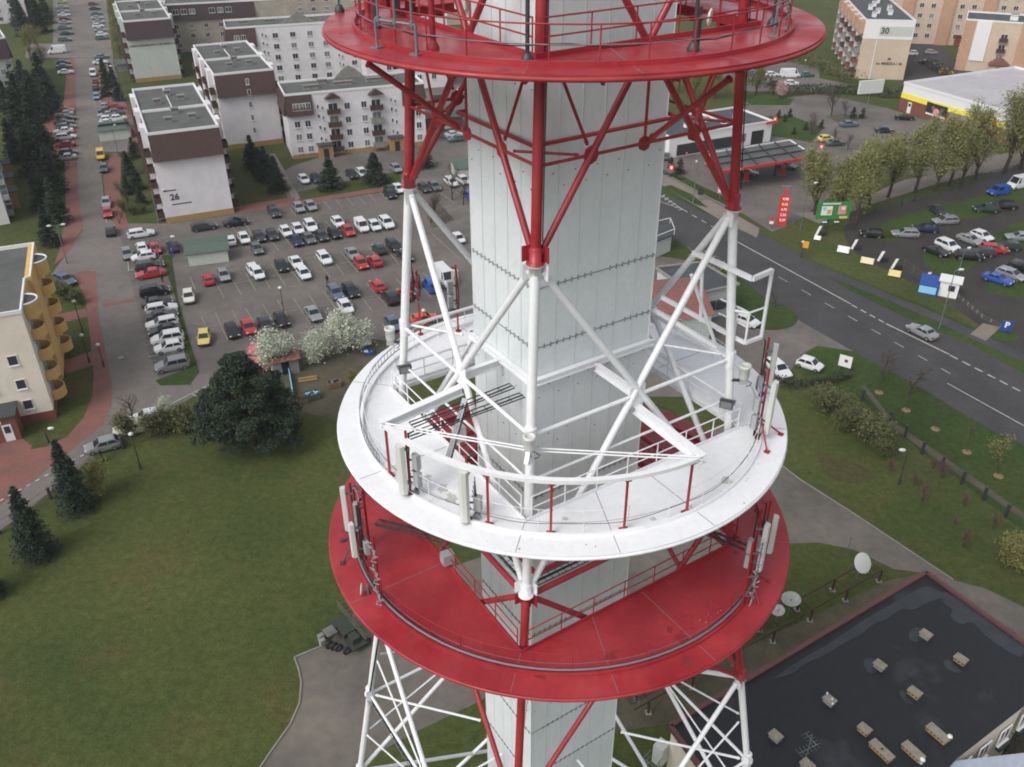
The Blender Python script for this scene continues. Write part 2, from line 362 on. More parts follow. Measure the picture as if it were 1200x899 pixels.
    brace(diagpt(a, c, Z1, Z0, zr-.02), diagpt(a, pz, Z1, Z0, zr-.02), .045, RD, 6, 'tie_rod')
# platforms
def platform(z, R, rk, ah, m_, th=.17, postdeg=11.0, railh=1.0, kern=.13, seams=True, orail=.022, wire=True, rail_m=None):
    root = empty('gallery_platform', (0, 0, 0)); root.parent = tower
    N = 144; P0 = degrees(PHI); b = MB(); outer, inner = [], []
    for i in range(N):
        deg = P0+i*360/N; th_ = R_(deg); o = V((R*sin(th_), .2-R*cos(th_), 0)); outer.append(o)
        rel = th_-PHI; r = ah/(abs(sin(rel))+abs(cos(rel))); inner.append(V((r*sin(th_), -r*cos(th_), 0)))
    vs = []
    for zz in (z, z-th):
        for L_ in (outer, inner): vs += [(p.x, p.y, zz) for p in L_]
    fs = []
    for i in range(N):
        j = (i+1) % N
        fs += [(i, j, N+j, N+i), (2*N+j, 2*N+i, 3*N+i, 3*N+j), (i, 2*N+i, 2*N+j, j), (N+j, 3*N+j, 3*N+i, N+i)]
    b.add(vs, fs, m_)
    b.build('deck', None, root)
    b = MB(); cir = [dirv(P0+i*360/96, R-.02, z-.12) for i in range(96)]
    b.path(cir, .075, 8, m_, closed=True); b.build('rim', None, root)
    b = MB(); kk = [dirv(P0+i*360/96, rk, 0) for i in range(96)]; k2 = [dirv(P0+i*360/96, rk+.09, 0) for i in range(96)]
    vs = [(p.x, p.y, zz) for zz in (z+.002, z+kern) for p in kk]+[(p.x, p.y, zz) for zz in (z+kern, z+.002) for p in k2]
    fs = [(96*s_+i, 96*s_+(i+1) % 96, 96*(s_+1)+(i+1) % 96, 96*(s_+1)+i) for s_ in range(3) for i in range(96)]
    b.add(vs, [f[::-1] for f in fs], m_); b.build('kerb', None, root)
    # underside joists
    b = MB()
    for i in range(0, 24):
        th_ = P0+i*15; rel = R_(i*15); r = ah/(abs(sin(rel))+abs(cos(rel)))
        b.beam(dirv(th_, r+.1, z-th-.1), dirv(th_, R-.25, z-th-.07), .09, .16, m_)
    b.path([dirv(P0+i*5, rk, z-th-.12) for i in range(72)], .1, 6, m_, closed=True)
    b.build('joists', None, root)
    # inner railing and toe upstand along the hole
    rm = rail_m or m_; b = MB(); A = [leg(k, z, ah+.16) for k in ks]
    for i in range(4):
        p, q = A[i], A[(i+1) % 4]; d = q-p; Ln = d.length; n_ = int(Ln/1.45)
        p2, q2 = lerp(p, q, .025), lerp(p, q, .975)
        b.beam(p+V((0, 0, .07)), q+V((0, 0, .07)), .05, .13, m_)
        for h in (railh, railh*.52): b.tube(p2+V((0, 0, h)), q2+V((0, 0, h)), .026, 6, rm)
        for j in range(n_+1):
            c = lerp(p2, q2, j/n_); b.tube(c+V((0, 0, .01)), c+V((0, 0, railh)), .026, 6, rm)
    b.build('inner_railing', None, root)
    b = MB(); pts = [dirv(P0+4+i*postdeg, rk-.08, z) for i in range(int(360/postdeg))]
    for p in pts: b.tube(p, p+V((0, 0, railh)), orail, 5, rm); b.box(p+V((0, 0, .02)), (.16, .12, .03), rm, 0)
    for h, r_ in (((railh, orail*.8), (railh*.5, .008)) if wire else ((railh, orail), (railh*.5, orail*.8))):
        b.path([dirv(P0+i*5, rk-.08, z+h) for i in range(72)], r_, 5, rm if h == railh else M['cabgray'], closed=True)
    b.build('outer_railing', None, root)
    if seams:
        b = MB()
        for deg in (P0, P0+45, P0-45, P0+90, P0-90, P0+135, P0-135, P0+22, P0+180):
            rel = R_(deg)-PHI; r = ah/(abs(sin(rel))+abs(cos(rel)))
            b.beam(dirv(deg, r+.3, z+.002), dirv(deg, rk-.05, z+.002), .022, .008, M['cabgray']); b.beam(dirv(deg, rk+.12, z+.002), dirv(deg, R-.03, z+.002), .02, .008, M['cabgray'])
        b.build('deck_seam', None, root)
    return root
from math import degrees
M['redd'] = M['redpole']
pt = platform(ZT, 7.8515, 6.88, 5.75, RD, wire=False, orail=.024)
pm = platform(ZM, 9.0, 8.0, 7.1, WH, orail=.016)
pl = platform(ZL, 9.975, 8.96, 7.75, RD, orail=.016, rail_m=M['redpole'], postdeg=9)
rs = random.Random(3)
def blot(parent, z, r0, r1, n_, m_, s0, s1, a0=-180, a1=180):
    for i in range(n_):
        c = dirv(rs.uniform(a0, a1), rs.uniform(r0, r1), z+.003); s_ = rs.uniform(s0, s1); b = MB(); k = 11; pts = [(c.x+s_*cos(6.283*j/k)*rs.uniform(.35, 1.1), c.y+s_*sin(6.283*j/k)*rs.uniform(.35, 1.1)) for j in range(k)]
        b.prism(pts, z-.01, z+.003+.0004*i, m_); b.build('paint_patch', None, parent)
M['redpatch'] = mat('dull_red_patch', (.27, .028, .034), .5, var=.3, scale=2); M['whitepatch'] = mat('scuffed_white', (.60, .59, .56), .6, var=.25, scale=2); M['fleck'] = mat('orange_fleck', (.7, .3, .15), .7)
blot(pl, ZL, 7.7, 9.6, 16, M['redpatch'], .12, .4, -85, 85); blot(pl, ZL, 8.2, 8.5, 12, M['fleck'], .015, .035, 40, 52); blot(pt, ZT, 6.0, 7.7, 7, M['redpatch'], .08, .25, -80, 80); blot(pm, ZM, 7.0, 7.8, 8, M['whitepatch'], .12, .3, -60, 60)
M['rustpatch'] = mat('rust_stain', (.42, .24, .13), .8, var=.4, scale=6)
blot(pm, ZM, 8.1, 8.9, 10, M['rustpatch'], .02, .06, -60, 80); blot(pm, ZM, 7.2, 7.9, 14, M['rustpatch'], .015, .04, -80, 80); blot(pl, ZL, 8.0, 8.8, 18, M['redpatch'], .03, .1, -80, 80)
# grey cable along the lower gallery kerb, black cable at the top gallery
b = MB(); b.path([dirv(-75+i*4, 8.9, ZL+.2) for i in range(38)], .05, 7, M['cabgray']); b.path([dirv(-75+i*4, 8.8, ZL+.14) for i in range(38)], .03, 6, M['cable'])
b.build('kerb_cable', None, pl)
b = MB(); b.path([dirv(-80+i*5, 6.72, ZT+.47+.05*sin(i*1.3)) for i in range(34)], .018, 5, M['cable']); b.build('kerb_cable', None, pt)
b = MB(); b.path([dirv(-60+i*4, 7.86, ZM+.36+.05*sin(i*.9)) for i in range(38)], .012, 5, M['cable']); b.build('kerb_cable', None, pm)
# cantilever service ring over the middle gallery
ZK = ZM+2.35
b = MB(); arc = [dirv(-49+i*3.0, 8.05, ZK) for i in range(29)]
for i in range(28): b.beam(arc[i], arc[i+1], .2, .14, WH)
b.build('service_ring', None, tower)
for dg in (-50.4, -16.9, -1.4, 16.5, 34.0):
    b = MB(); p = dirv(dg, 7.96, ZM); b.beam(p+V((0, 0, .05)), p+V((0, 0, 2.28)), .085, .085, M['redpole'], V((1, 0, 0))); b.box(p+V((0, 0, .04)), (.3, .24, .06), M['redpole'], R_(dg)); b.box(p+V((0, 0, 2.2)), (.22, .2, .1), M['redpole'], R_(dg))
    b.build('ring_post', None, tower)
xL = (diagpt('L', 'F', Z2, Z1, ZC)+diagpt('F', 'L', Z2, Z1, ZC))/2; xR = (diagpt('F', 'R', Z2, Z1, ZC)+diagpt('R', 'F', Z2, Z1, ZC))/2
tipL, tipR = dirv(-50, 8.15, ZK), dirv(35.5, 8.2, ZK)
for tp, x, a, c in ((tipL, xL, 'F', 'L'), (tipR, xR, 'F', 'R')):
    b = MB(); b.ibeam(tp, V((x.x, x.y, ZK+.1)), .3, .34, .04, WH); b.build('service_beam', None, tower)
    b = MB(); q = leg('F', ZK+.1); off = V((0, 0, .12)); b.tube(tp, q, .03, 6, WH); b.tube(tp+off, q+off, .03, 6, WH)
    b.build('tie_rod', None, tower)
b = MB(); b.beam(leg('F', ZC+.0)+V((0, -.25, 0)), leg('F', ZK)+V((-.1, -.75, .1)), .14, .1, WH); b.beam(leg('F', ZK)+V((0, -.2, 0)), dirv(-7, 8.0, ZK), .12, .1, WH); b.build('service_beam', None, tower)
# hanging access frame outside the right leg
b = MB(); zu, zl = 46.8, 43.8
U = [G(p, z=zu) for p in ((812, 296), (830, 303), (882, 327), (905, 317))]; D = [G(p, z=zl) for p in ((840, 385), (860, 395), (873, 402), (892, 395))]
for i in range(3): b.beam(U[i], U[i+1], .14, .16, WH); b.beam(D[i], D[i+1], .12, .12, WH)
b.tube(U[3], D[3], .07, 8, WH)
for i in (1, 2, 3): b.tube(D[i], D[i]+V((0, 0, 1.25)), .045, 6, WH)
for i in (0, 1, 2): b.tube(D[i]+V((0, 0, 1.25)), D[i+1]+V((0, 0, 1.25)), .04, 6, WH); b.tube(D[i]+V((0, 0, .65)), D[i+1]+V((0, 0, .65)), .03, 6, WH)
b.tube(leg('R', zl), D[1], .05, 6, WH); b.tube(leg('R', zl+1.2), D[2]+V((0, 0, 1.25)), .05, 6, WH)
b.build('access_frame', None, tower)
b = MB(); b.beam(G((775, 348), z=45), G((848, 388), z=43.6), .12, .16, WH); b.beam(G((765, 362), z=44.4), G((840, 407), z=43.1), .12, .15, WH)
b.tube(G((823, 313), z=46.4), G((821, 376), z=44), .07, 8, WH); b.tube(G((810, 322), z=46.6), G((838, 402), z=43.4), .07, 8, WH)
b.build('access_frame', None, tower)
# cable ladders
def ladder(b, p, q, wd=.35, m_=None, up_=V((0, 0, 1)), step=.3):
    m_ = m_ or M['galv']; d = (q-p).normalized(); s_ = d.cross(up_)
    if s_.length < .1: s_ = d.cross(V((1, 0, 0)))
    s_ = s_.normalized()*wd/2; b.beam(p+s_, q+s_, .025, .04, m_); b.beam(p-s_, q-s_, .025, .04, m_)
    n_ = int((q-p).length/step)
    for i in range(n_+1): c = lerp(p, q, i/max(1, n_)); b.beam(c+s_, c-s_, .02, .02, m_)
DS = M['dsteel']
for p, q in ((G((612, 463), z=42.2), G((478, 512), z=42.1)), (G((600, 452), z=42.6), G((482, 498), z=42.5))):
    b = MB(); ladder(b, p, q, .36, DS, step=.5); b.path([p, lerp(p, q, .5)-V((0, 0, .05)), q], .03, 5, M['cable']); b.build('cable_ladder', None, tower)
for p, q in ((G((442, 612), z=36.4), G((520, 632), z=36.2)), (G((875, 642), z=36.2), G((800, 612), z=36.2)), (leg('F', 36.0, 6.2), leg('R', 36.0, 6.2)), (leg('F', 36.0, 6.2), leg('L', 36.0, 6.2))):
    b = MB(); ladder(b, p, q, .4, DS); o_ = V((.1, .05, .04)); b.path([p+o_, q+o_], .045, 5, M['cable']); b.path([p-o_, q-o_+V((0, 0, .1))], .035, 5, M['cable']); b.build('cable_ladder', None, tower)
b = MB(); ar = [dirv(-118+i*4, 8.1, ZM+.5) for i in range(17)]
for i in range(16): ladder(b, ar[i], ar[i+1], .34, M['galv'], (ar[i]-V((0, 0, ZM))).normalized(), .28)
b.build('cable_ladder', None, tower)
b = MB(); ladder(b, leg('L', 19.6)+V((0, 0, -.15)), leg('F', 19.6)+V((0, 0, -.15)), .3, M['galv'], step=.4)
for i in range(4): b.tube(leg('L', 19.5)+V((0, .08*i, -.15)), leg('F', 19.5)+V((0, .08*i, -.15)), .03, 5, M['cable'])
b.path([leg('L', 34)+V((.2, 0, 0)), leg('L', 28)+V((.3, -.1, 0)), leg('L', 24)+V((.1, -.2, 0)), leg('L', 19.7)+V((0, -.2, 0))], .05, 6, M['cable']); b.build('cable_run', None, tower)
b = MB(); b.ibeam(G((545, 470), z=42.6), G((525, 540), z=40.8), .2, .25, .03, M['galv']); b.build('cable_support', None, tower)
b = MB(); c = G((524, 647), z=ZL+.8); b.box(c-V((0, 0, .3)), (.5, .4, .5), M['rru'], R_(30)); b.build('junction_cabinet', None, tower)
b = MB(); c = G((538, 508), z=41.3); b.box(c, (.42, .32, .6), M['antw'], R_(35)); b.build('junction_cabinet', None, tower)

# ---------------------------------------------------------------- antennas and lamps on the galleries
def sector(base, deg, h=2.2, bot=.25, wd=.32, lab='', grp=None, pole=M['redpole'], poleh=2.7, rru=2, tilt=0.0, side=1, braces=False):
    "panel antenna on its pole: local -y looks outwards"
    t = empty('panel_antenna', base, R_(deg), lab, 'antenna', grp)
    b = MB(); dp = .17
    prof = [(-wd/2, -dp*.2), (-wd/2*.8, -dp), (0, -dp*1.25), (wd/2*.8, -dp), (wd/2, -dp*.2), (wd/2, 0), (-wd/2, 0)]
    b.prism(prof, bot, bot+h, M['antw']); b.prism([(x*.85, y*.9) for x, y in prof], bot-.05, bot-.001, M['galv'])
    o = b.build('radome', None, t, (0, -.22, 0)); o.rotation_euler = (tilt, 0, 0)
    b = MB(); b.tube((.0, 0, 0.02), (0, 0, poleh), .045, 8, pole); b.lathe((0, 0, 0), [(.14, .0), (.14, .04)], 10, pole)
    if braces:
        for x in (-.7, .7): b.tube((0, 0, .9), (x, -.65, .04), .035, 6, pole); b.box((x, -.65, .03), (.2, .2, .04), pole)
    b.build('pole', None, t)
    b = MB()
    for z in (bot+.3, bot+h-.3): b.beam((0, -.02, z), (0, -.25, z), .08, .06, M['galv']); b.box((0, 0, z), (.16, .14, .08), M['galv'])
    b.build('bracket', None, t)
    for i in range(rru):
        u = MB(); z = bot+.35+i*.75; u.box((side*.32, .12, z+.2), (.26, .18, .62), M['rru'])
        for j in range(6): u.box((side*.32, .23, z-.05+j*.1), (.24, .05, .02), M['galv'])
        u.beam((0, .02, z+.2), (side*.2, .1, z+.2), .05, .05, M['dsteel']); u.build('radio_unit', None, t)
    c = MB()
    for i in range(5):
        x = side*(.1+.07*i); c.path([(x*.5, -.15, bot+.02), (x*.8, -.1+.02*i, bot-.18), (x*1.2, .05, bot-.12+.03*i), (side*.3, .1, bot+.35), (side*(.14+.03*i), .05, bot+.9+.2*i)], .016, 5, M['cable'])
    c.path([(-.05, .08, bot), (-.07, .1, bot+1), (0, .12, poleh-.2), (side*.2, .2, poleh)], .03, 5, M['cable'])
    c.build('feeder_cable', None, t); return t
A = lambda px, z: G(px, z=z)
def outdeg(p): return degrees(atan2(p.x, -(p.y-.2)))
def place(px, z, **k): p = A(px, z); return sector(p, k.pop('rot', outdeg(p)), **k)
place((481, 578), ZM, h=2.05, bot=.2, lab='pale panel antenna with two radio units on the left front kerb, white gallery', rru=2, side=1, rot=-42, wd=.36)
place((549, 608), ZM, h=2.1, bot=.15, lab='pale panel antenna beside a red post on the front kerb of the white gallery', rru=1, side=1, rot=-18, wd=.34)
place((888, 513), ZM, h=2.3, bot=.35, lab='tall panel antenna on a braced red pole, right edge of the white gallery', rru=2, side=-1, rot=58, braces=True, poleh=3.1)
place((889, 470), ZM, h=2.2, bot=.5, lab='slim panel antenna just behind the braced one on the right of the white gallery', rru=1, side=-1, rot=85, poleh=3, wd=.26)
place((493, 392), ZM, h=.01, bot=2, lab='bare red antenna pole standing at the back left of the white gallery', rru=0, rot=-140, poleh=3.3, wd=.05, braces=True)
place((537, 388), ZM, h=1.9, bot=1.1, lab='antenna with two grey boxes at the back of the white gallery beside the shaft', rru=2, rot=-160, poleh=3.4)
place((420, 645), ZL, h=2.2, bot=1.2, lab='upper left panel antenna on a dark pole of the lower red gallery', rru=2, rot=-78, poleh=3.6, pole=M['dsteel'], braces=True, wd=.26)
place((427, 668), ZL, h=1.7, bot=.9, lab='shorter panel antenna on the left edge of the lower red gallery', rru=1, rot=-60, poleh=3.4, pole=M['dsteel'], wd=.26)
place((876, 688), ZL, h=2.3, bot=1.1, lab='longer panel antenna on the right edge of the lower red gallery', rru=2, rot=64, poleh=4, side=-1, braces=True)
place((887, 672), ZL, h=1.8, bot=1.3, lab='shorter panel antenna behind the longer one on the right of the lower red gallery', rru=1, rot=72, poleh=3.8, side=-1)
def dipoles(px, z, deg, lab, h=3.4):
    p = A(px, z); t = empty('dipole_array', p, R_(deg), lab, 'antenna')
    b = MB(); b.tube((0, 0, 0), (0, 0, h), .05, 8, M['redpole']); b.build('pole', None, t)
    b = MB()
    for i in range(int(h/.16)):
        zz = .25+i*.16; a = .9*i; b.tube((.28, -.25, zz), (.28+.2*cos(a), -.25+.16*sin(a), zz+.12), .02, 4, M['rru']); b.tube((.28, -.25, zz), (.28-.2*cos(a), -.25, zz-.08), .018, 4, M['rru'])
    b.tube((.28, -.25, .15), (.28, -.25, h-.1), .03, 6, M['galv'])
    for zz in (.6, 1.6, 2.8): b.beam((0, 0, zz), (.28, -.25, zz), .04, .04, M['galv'])
    b.build('dipoles', None, t); return t
dipoles((446, 706), ZL, -45, 'spiky vertical dipole array on the left of the lower red gallery')
dipoles((869, 712), ZL, 55, 'spiky vertical dipole array on the right of the lower red gallery')
dipoles((433, 640), ZL, -70, 'dark dipole mast behind the left panel antennas of the lower red gallery', 4.2)
M['dishgrey'] = mat('weathered_dish', (.33, .34, .31), .7, var=.3, scale=4)
def dish(p, face, r, lab, polebase=None, ph=1.5, pm_=None, shallow=.28, cover=True):
    t = empty('dish_antenna', p, 0, lab, 'antenna'); f = V(face).normalized()
    b = MB(); prof = [(r*.08, -r*shallow*1.1)]+[(r*q, r*shallow*(q*q-1)) for q in (.25, .5, .75, 1)]+[(r*1.0, .03)]
    if cover: prof += [(r*.98, .035), (r*.5, r*.1), (.02, r*.13)]
    else: prof += [(r*.97, .03)]+[(r*q, r*shallow*(q*q-1)+.02) for q in (.75, .5, .25, .05)]
    b.lathe(V((0, 0, ph))+f*.25, prof, 28, M['antw'] if cover else M['dishgrey'], axis=f); b.build('reflector', None, t)
    b = MB(); b.tube((0, 0, 0), (0, 0, ph+.25), .05, 8, pm_ or M['galv']); b.beam((0, 0, ph), V((0, 0, ph))+f*(.25-r*shallow), .1, .1, M['galv'], V((.1, 1, 0))); b.build('mount', None, t)
    return t
dish(A((817, 58), ZT), (.95, -.3, -.05), .24, 'small round white dish on a dark pole, front right of the top gallery', ph=.85, pm_=M['dsteel'])
dish(A((432, 697), ZL), (-.9, -.1, 0.1), .24, 'small white dish at the left kerb of the lower red gallery', ph=.3)
def lampc(p, lab, s=1.0, arm=None):
    t = empty('obstruction_light', p, 0, lab, 'warning light')
    b = MB(); b.lathe((0, 0, 0), [(.16*s, 0), (.19*s, .06), (.19*s, .42*s), (.22*s, .44*s), (.22*s, .55*s), (.15*s, .55*s), (.13*s, .45*s)], 16, M['antw']); b.build('housing', None, t)
    b = MB(); b.box((0, 0, -.12), (.3, .26, .2), M['rru'])
    if arm is not None: b.beam((0, 0, -.12), V(arm), .1, .08, M['dsteel'])
    b.path([(.15, 0, -.1), (.35, .05, -.25), (.3, .1, -.4), (.15, .1, -.45)], .015, 5, M['cable']); b.build('bracket', None, t); return t
pf = leg('F', ZC)+V((-.02, -.42, -.25)); lampc(pf, 'grey cylindrical warning light clamped to the front leg of the tower', 1.0, (0, .3, -.1))
pf = leg('L', 42.1)+V((-.55, .1, .2)); lampc(pf, 'grey cylindrical warning light clamped to the left leg above the white gallery', 1.0, (.5, 0, -.1))
pf = leg('R', 42.0)+V((.5, -.1, .2)); lampc(pf, 'grey cylindrical warning light clamped to the right leg above the white gallery', 1.05, (-.5, 0, -.1))
def flood(p, deg, lab):
    t = empty('floodlight', p, R_(deg), lab, 'floodlight')
    b = MB(); b.box((0, -.15, 0), (.5, .16, .34), M['dsteel']); b.box((0, -.24, 0), (.42, .02, .27), M['glass2']); b.box((0, -.04, .1), (.56, .2, .05), M['galv']); b.build('housing', None, t)
    b = MB(); b.beam((-.28, -.1, 0), (-.28, .2, 0), .04, .04, M['galv'], V((1, 0, 0))); b.beam((.28, -.1, 0), (.28, .2, 0), .04, .04, M['galv'], V((1, 0, 0))); b.beam((-.3, .2, 0), (.3, .2, 0), .05, .05, M['galv']); b.build('bracket', None, t)
flood(leg('L', 41.2)+V((.1, -.28, 0)), 20, 'black floodlight strapped to the left leg just above the white gallery')
flood(leg('R', 41.2)+V((-.1, -.28, 0)), -20, 'black floodlight strapped to the right leg just above the white gallery')
# racks and poles on the top gallery
def rack(px, deg, lab, n=3, h=3.2, wd=1.5):
    p = A(px, ZT); t = empty('antenna_rack', p, R_(deg), lab, 'antenna mount')
    b = MB(); m_ = M['galv']
    for x in (-wd/2, wd/2): b.tube((x, 0, 0), (x, 0, .75), .045, 8, m_); b.box((x, 0, .02), (.3, .3, .04), m_)
    b.tube((-wd/2, 0, .75), (wd/2, 0, .75), .045, 8, m_); b.build('stand', None, t)
    for i in range(n):
        b = MB(); x = -wd/2+.12+i*(wd-.24)/(n-1); b.tube((x, 0, .6), (x, 0, h), .035, 8, m_); b.lathe((x, 0, .7), [(.08, 0), (.08, .14)], 8, m_); b.build('pole', None, t)
    return t
rack((465, 60), -34, 'grey pipe rack with three upright poles on the left of the top gallery')
rack((915, 38), 60, 'grey pipe rack standing on the right edge of the top gallery', n=2, h=2.2, wd=1.2)
def spole(px, z, h, r, m_, lab, name='antenna_pole'):
    p = A(px, z); t = empty(name, p, 0, lab, 'pole'); b = MB(); b.tube((0, 0, 0), (0, 0, h), r, 10, m_); b.build('tube', None, t)
    b = MB(); b.lathe((0, 0, 0), [(.17, 0), (.17, .08), (.1, .22), (r, .25)], 12, m_); b.build('foot', None, t); return t
spole((618, 73), ZT, 3.6, .06, M['dsteel'], 'dark grey pole standing on the front kerb of the top gallery beside the front leg')
spole((508, 58), ZT, 3.6, .09, M['redpole'], 'thick red pole rising from the left front kerb of the top gallery')
spole((432, 24), ZT, 3.6, .1, M['redpole'], 'thick red pole at the left end of the top gallery')
spole((441, 33), ZT, 3.6, .1, M['dsteel'], 'thick black pole next to the red one at the left end of the top gallery')
spole((398, 14), ZT, 1.2, .03, M['dsteel'], 'short thin post on the left rim of the top gallery')
spole((812, 60), ZT, 3.6, .055, M['dsteel'], 'dark pole carrying the small dish on the top gallery')
spole((905, 30), ZT, 3.2, .04, M['dsteel'], 'thin black pole behind the rack on the right of the top gallery')
for px, lb in (((543, 22), 'cream radio unit with black cables inside the left railing of the top gallery'), ((452, 20), 'dark red antenna unit among the poles at the left of the top gallery')):
    p = A(px, ZT); t = empty('radio_unit', p, R_(-30), lb, 'radio unit'); b = MB(); b.box((0, 0, 1.0), (.42, .35, 1.4), M['antw'] if px[0] > 500 else M['redpole']); b.build('housing', None, t)
    b = MB(); b.tube((.3, 0, 0), (.3, 0, 2.4), .06, 8, M['redpole']); b.build('pole', None, t)
    b = MB()
    for i in range(4): b.path([(.4+.05*i, 0, .1), (.42+.06*i, .05, .9), (.38+.05*i, 0, 2.4)], .03, 5, M['cable'])
    b.build('cable', None, t)
# ================================================================ the ground
tag(MB.build.__get__((lambda b: (b.add([(-1500, -600, 0), (1500, -600, 0), (1500, 2600, 0), (-1500, 2600, 0)], [(0, 1, 2, 3)], M['grass']), b)[1])(MB()))('ground'), kind='structure')
def smooth_poly(pts, it=0):
    for _ in range(it):
        q = []
        for i in range(len(pts)):
            a, b = pts[i], pts[(i+1) % len(pts)]
            q += [(a[0]*.75+b[0]*.25, a[1]*.75+b[1]*.25), (a[0]*.25+b[0]*.75, a[1]*.25+b[1]*.75)]
        pts = q
    return pts
LV = [0]
def sheet(name, pts, m_, z, kerb=0.0, it=0, kw=.15):
    pts = smooth_poly(pts, it); w_ = [G(p, z=0) for p in pts]
    LV[0] += 1; b = MB(); zz = z*.009+LV[0]*.0006
    P = [(p.x, p.y) for p in w_]
    if kerb:
        b.prism(P, -.05, kerb+zz, M['kerb'], top=m_)
    else: b.prism(P, -.03-LV[0]*.001, zz, m_)
    o = b.build(name); tag(o, kind='structure'); return o
S = sheet
S('car_park', [(138, 262), (200, 262), (270, 250), (345, 238), (400, 233), (470, 222), (470, 60), (640, 60), (640, 330), (560, 420), (430, 396), (300, 421), (250, 440), (232, 452), (186, 452), (178, 425), (147, 305)], M['asph'], 1)
S('street', [(88, -60), (88, 130), (92, 225), (97, 270), (78, 298), (60, 322), (92, 322), (112, 318), (116, 370), (125, 420), (131, 450), (131, 475), (120, 498), (90, 522), (40, 563), (0, 592), (-80, 650), (-80, 690), (0, 622), (40, 592), (100, 543), (150, 507), (200, 480), (245, 455), (245, 438), (190, 450), (178, 425), (147, 305), (138, 262), (124, 255), (119, 205), (117, 150), (113, 100), (108, 60), (103, -60)], M['paver'], 2)
S('parking_strip', [(62, -20), (88, -20), (88, 55), (62, 55)], M['paver'], 1)
S('parking_strip', [(103, -20), (122, -20), (134, 80), (160, 165), (158, 178), (119, 178), (117, 150), (108, 60)], M['paver'], 1)
S('side_street', [(400, 176), (560, 150), (560, 215), (472, 200), (408, 212), (345, 226), (338, 236), (328, 203), (345, 194)], M['asph'], 2)
S('side_street', [(30, 52), (90, 50), (125, 52), (125, 66), (90, 68), (30, 68)], M['paver'], 3)
S('pavement', [(64, 72), (88, 68), (90, 180), (92, 225), (97, 268), (80, 297), (64, 310), (72, 285), (77, 240), (76, 186), (60, 172), (50, 150), (52, 130), (74, 125), (78, 90)], M['redpave'], 3)
S('pavement', [(113, 80), (124, 80), (133, 122), (120, 124)], M['redpave'], 3)
S('pavement', [(140, 124), (150, 119), (163, 172), (156, 176), (148, 146)], M['redpave'], 3)
S('pavement', [(120, 197), (128, 190), (128, 180), (142, 180), (141, 225), (151, 268), (138, 270), (124, 240)], M['redpave'], 3)
S('pavement', [(86, 321), (100, 317), (112, 319), (116, 370), (125, 420), (131, 450), (131, 475), (120, 498), (90, 522), (40, 563), (0, 592), (-60, 640), (-60, 575), (0, 548), (28, 528), (55, 524), (78, 512), (98, 490), (108, 465), (110, 440), (106, 400), (100, 350)], M['redpave'], 3)
S('footpath', [(60, 370), (100, 362), (103, 371), (64, 381)], M['redpave'], 2)
S('footpath', [(70, 424), (108, 412), (110, 428), (78, 438)], M['redpave'], 2)
S('forecourt', [(-30, 500), (8, 500), (38, 523), (28, 540), (-30, 560)], M['redpave'], 2)
S('paving_band', [(120, 355.5), (157, 350), (158, 353.5), (121, 359)], M['redpave'], 4)
S('green_strip', [(190, 301), (200, 299), (208, 350), (222, 400), (233, 436), (222, 452), (188, 453), (182, 447), (212, 436), (216, 415), (206, 352)], M['grass2'], 3, kerb=.1)
S('kerb_path', [(200, 262), (270, 252), (345, 236), (346, 231), (300, 238), (262, 246), (200, 256)], M['redpave'], 3)
S('footpath', [(345, 238), (352, 232), (322, 180), (316, 181)], M['path'], 2)
S('footpath', [(300, 248), (420, 229), (470, 221), (470, 216), (420, 224), (300, 243)], M['redpave'], 3)
S('planting_bed', [(500, 255), (512, 236), (532, 258), (506, 268)], M['soil'], 3, kerb=.1)
S('allotment_ground', [(305, 424), (345, 412), (400, 400), (450, 398), (470, 420), (440, 500), (340, 482), (330, 450)], M['soil'], 2, it=1)
S('concrete_yard', [(384, 755), (345, 771), (353, 800), (351, 825), (340, 850), (315, 885), (285, 930), (380, 930), (417, 896), (490, 857), (562, 822), (700, 745), (800, 690), (880, 652), (925, 637), (960, 636), (1000, 644), (1047, 667), (1085, 672), (1200, 775), (1300, 850), (1300, 790), (1200, 712), (1155, 690), (1117, 680), (1060, 642), (1000, 602), (937, 562), (915, 545), (850, 500), (760, 520), (600, 640), (430, 700)], M['conc'], 1)
S('lawn_edging', [(335.5*1.146, 755), (346, 770), (344, 772)], M['conc'], 2)
b = MB(); e = [(384, 755), (345, 771), (350, 785), (353, 800), (351, 825), (340, 850), (315, 885), (285, 930)]
for i in range(len(e)-1): b.beam(G(e[i])+V((0, 0, .06)), G(e[i+1])+V((0, 0, .06)), .14, .14, M['kerb'])
tag(b.build('kerb'), kind='structure')
b = MB(); e = [(915, 545), (937, 562), (1000, 602), (1060, 642), (1117, 680)]
for i in range(len(e)-1): b.beam(G(e[i])+V((0, 0, .05)), G(e[i+1])+V((0, 0, .05)), .12, .12, M['kerb'])
tag(b.build('kerb'), kind='structure')
S('worn_ground', [(952, 526), (975, 533), (1010, 545), (1030, 560), (1010, 566), (985, 566), (966, 556), (960, 540)], M['worn'], 1, it=1)
S('rubble_ground', [(1042, 680), (1085, 672), (780, 850), (700, 860), (740, 800), (850, 770)], M['soil'], 2)
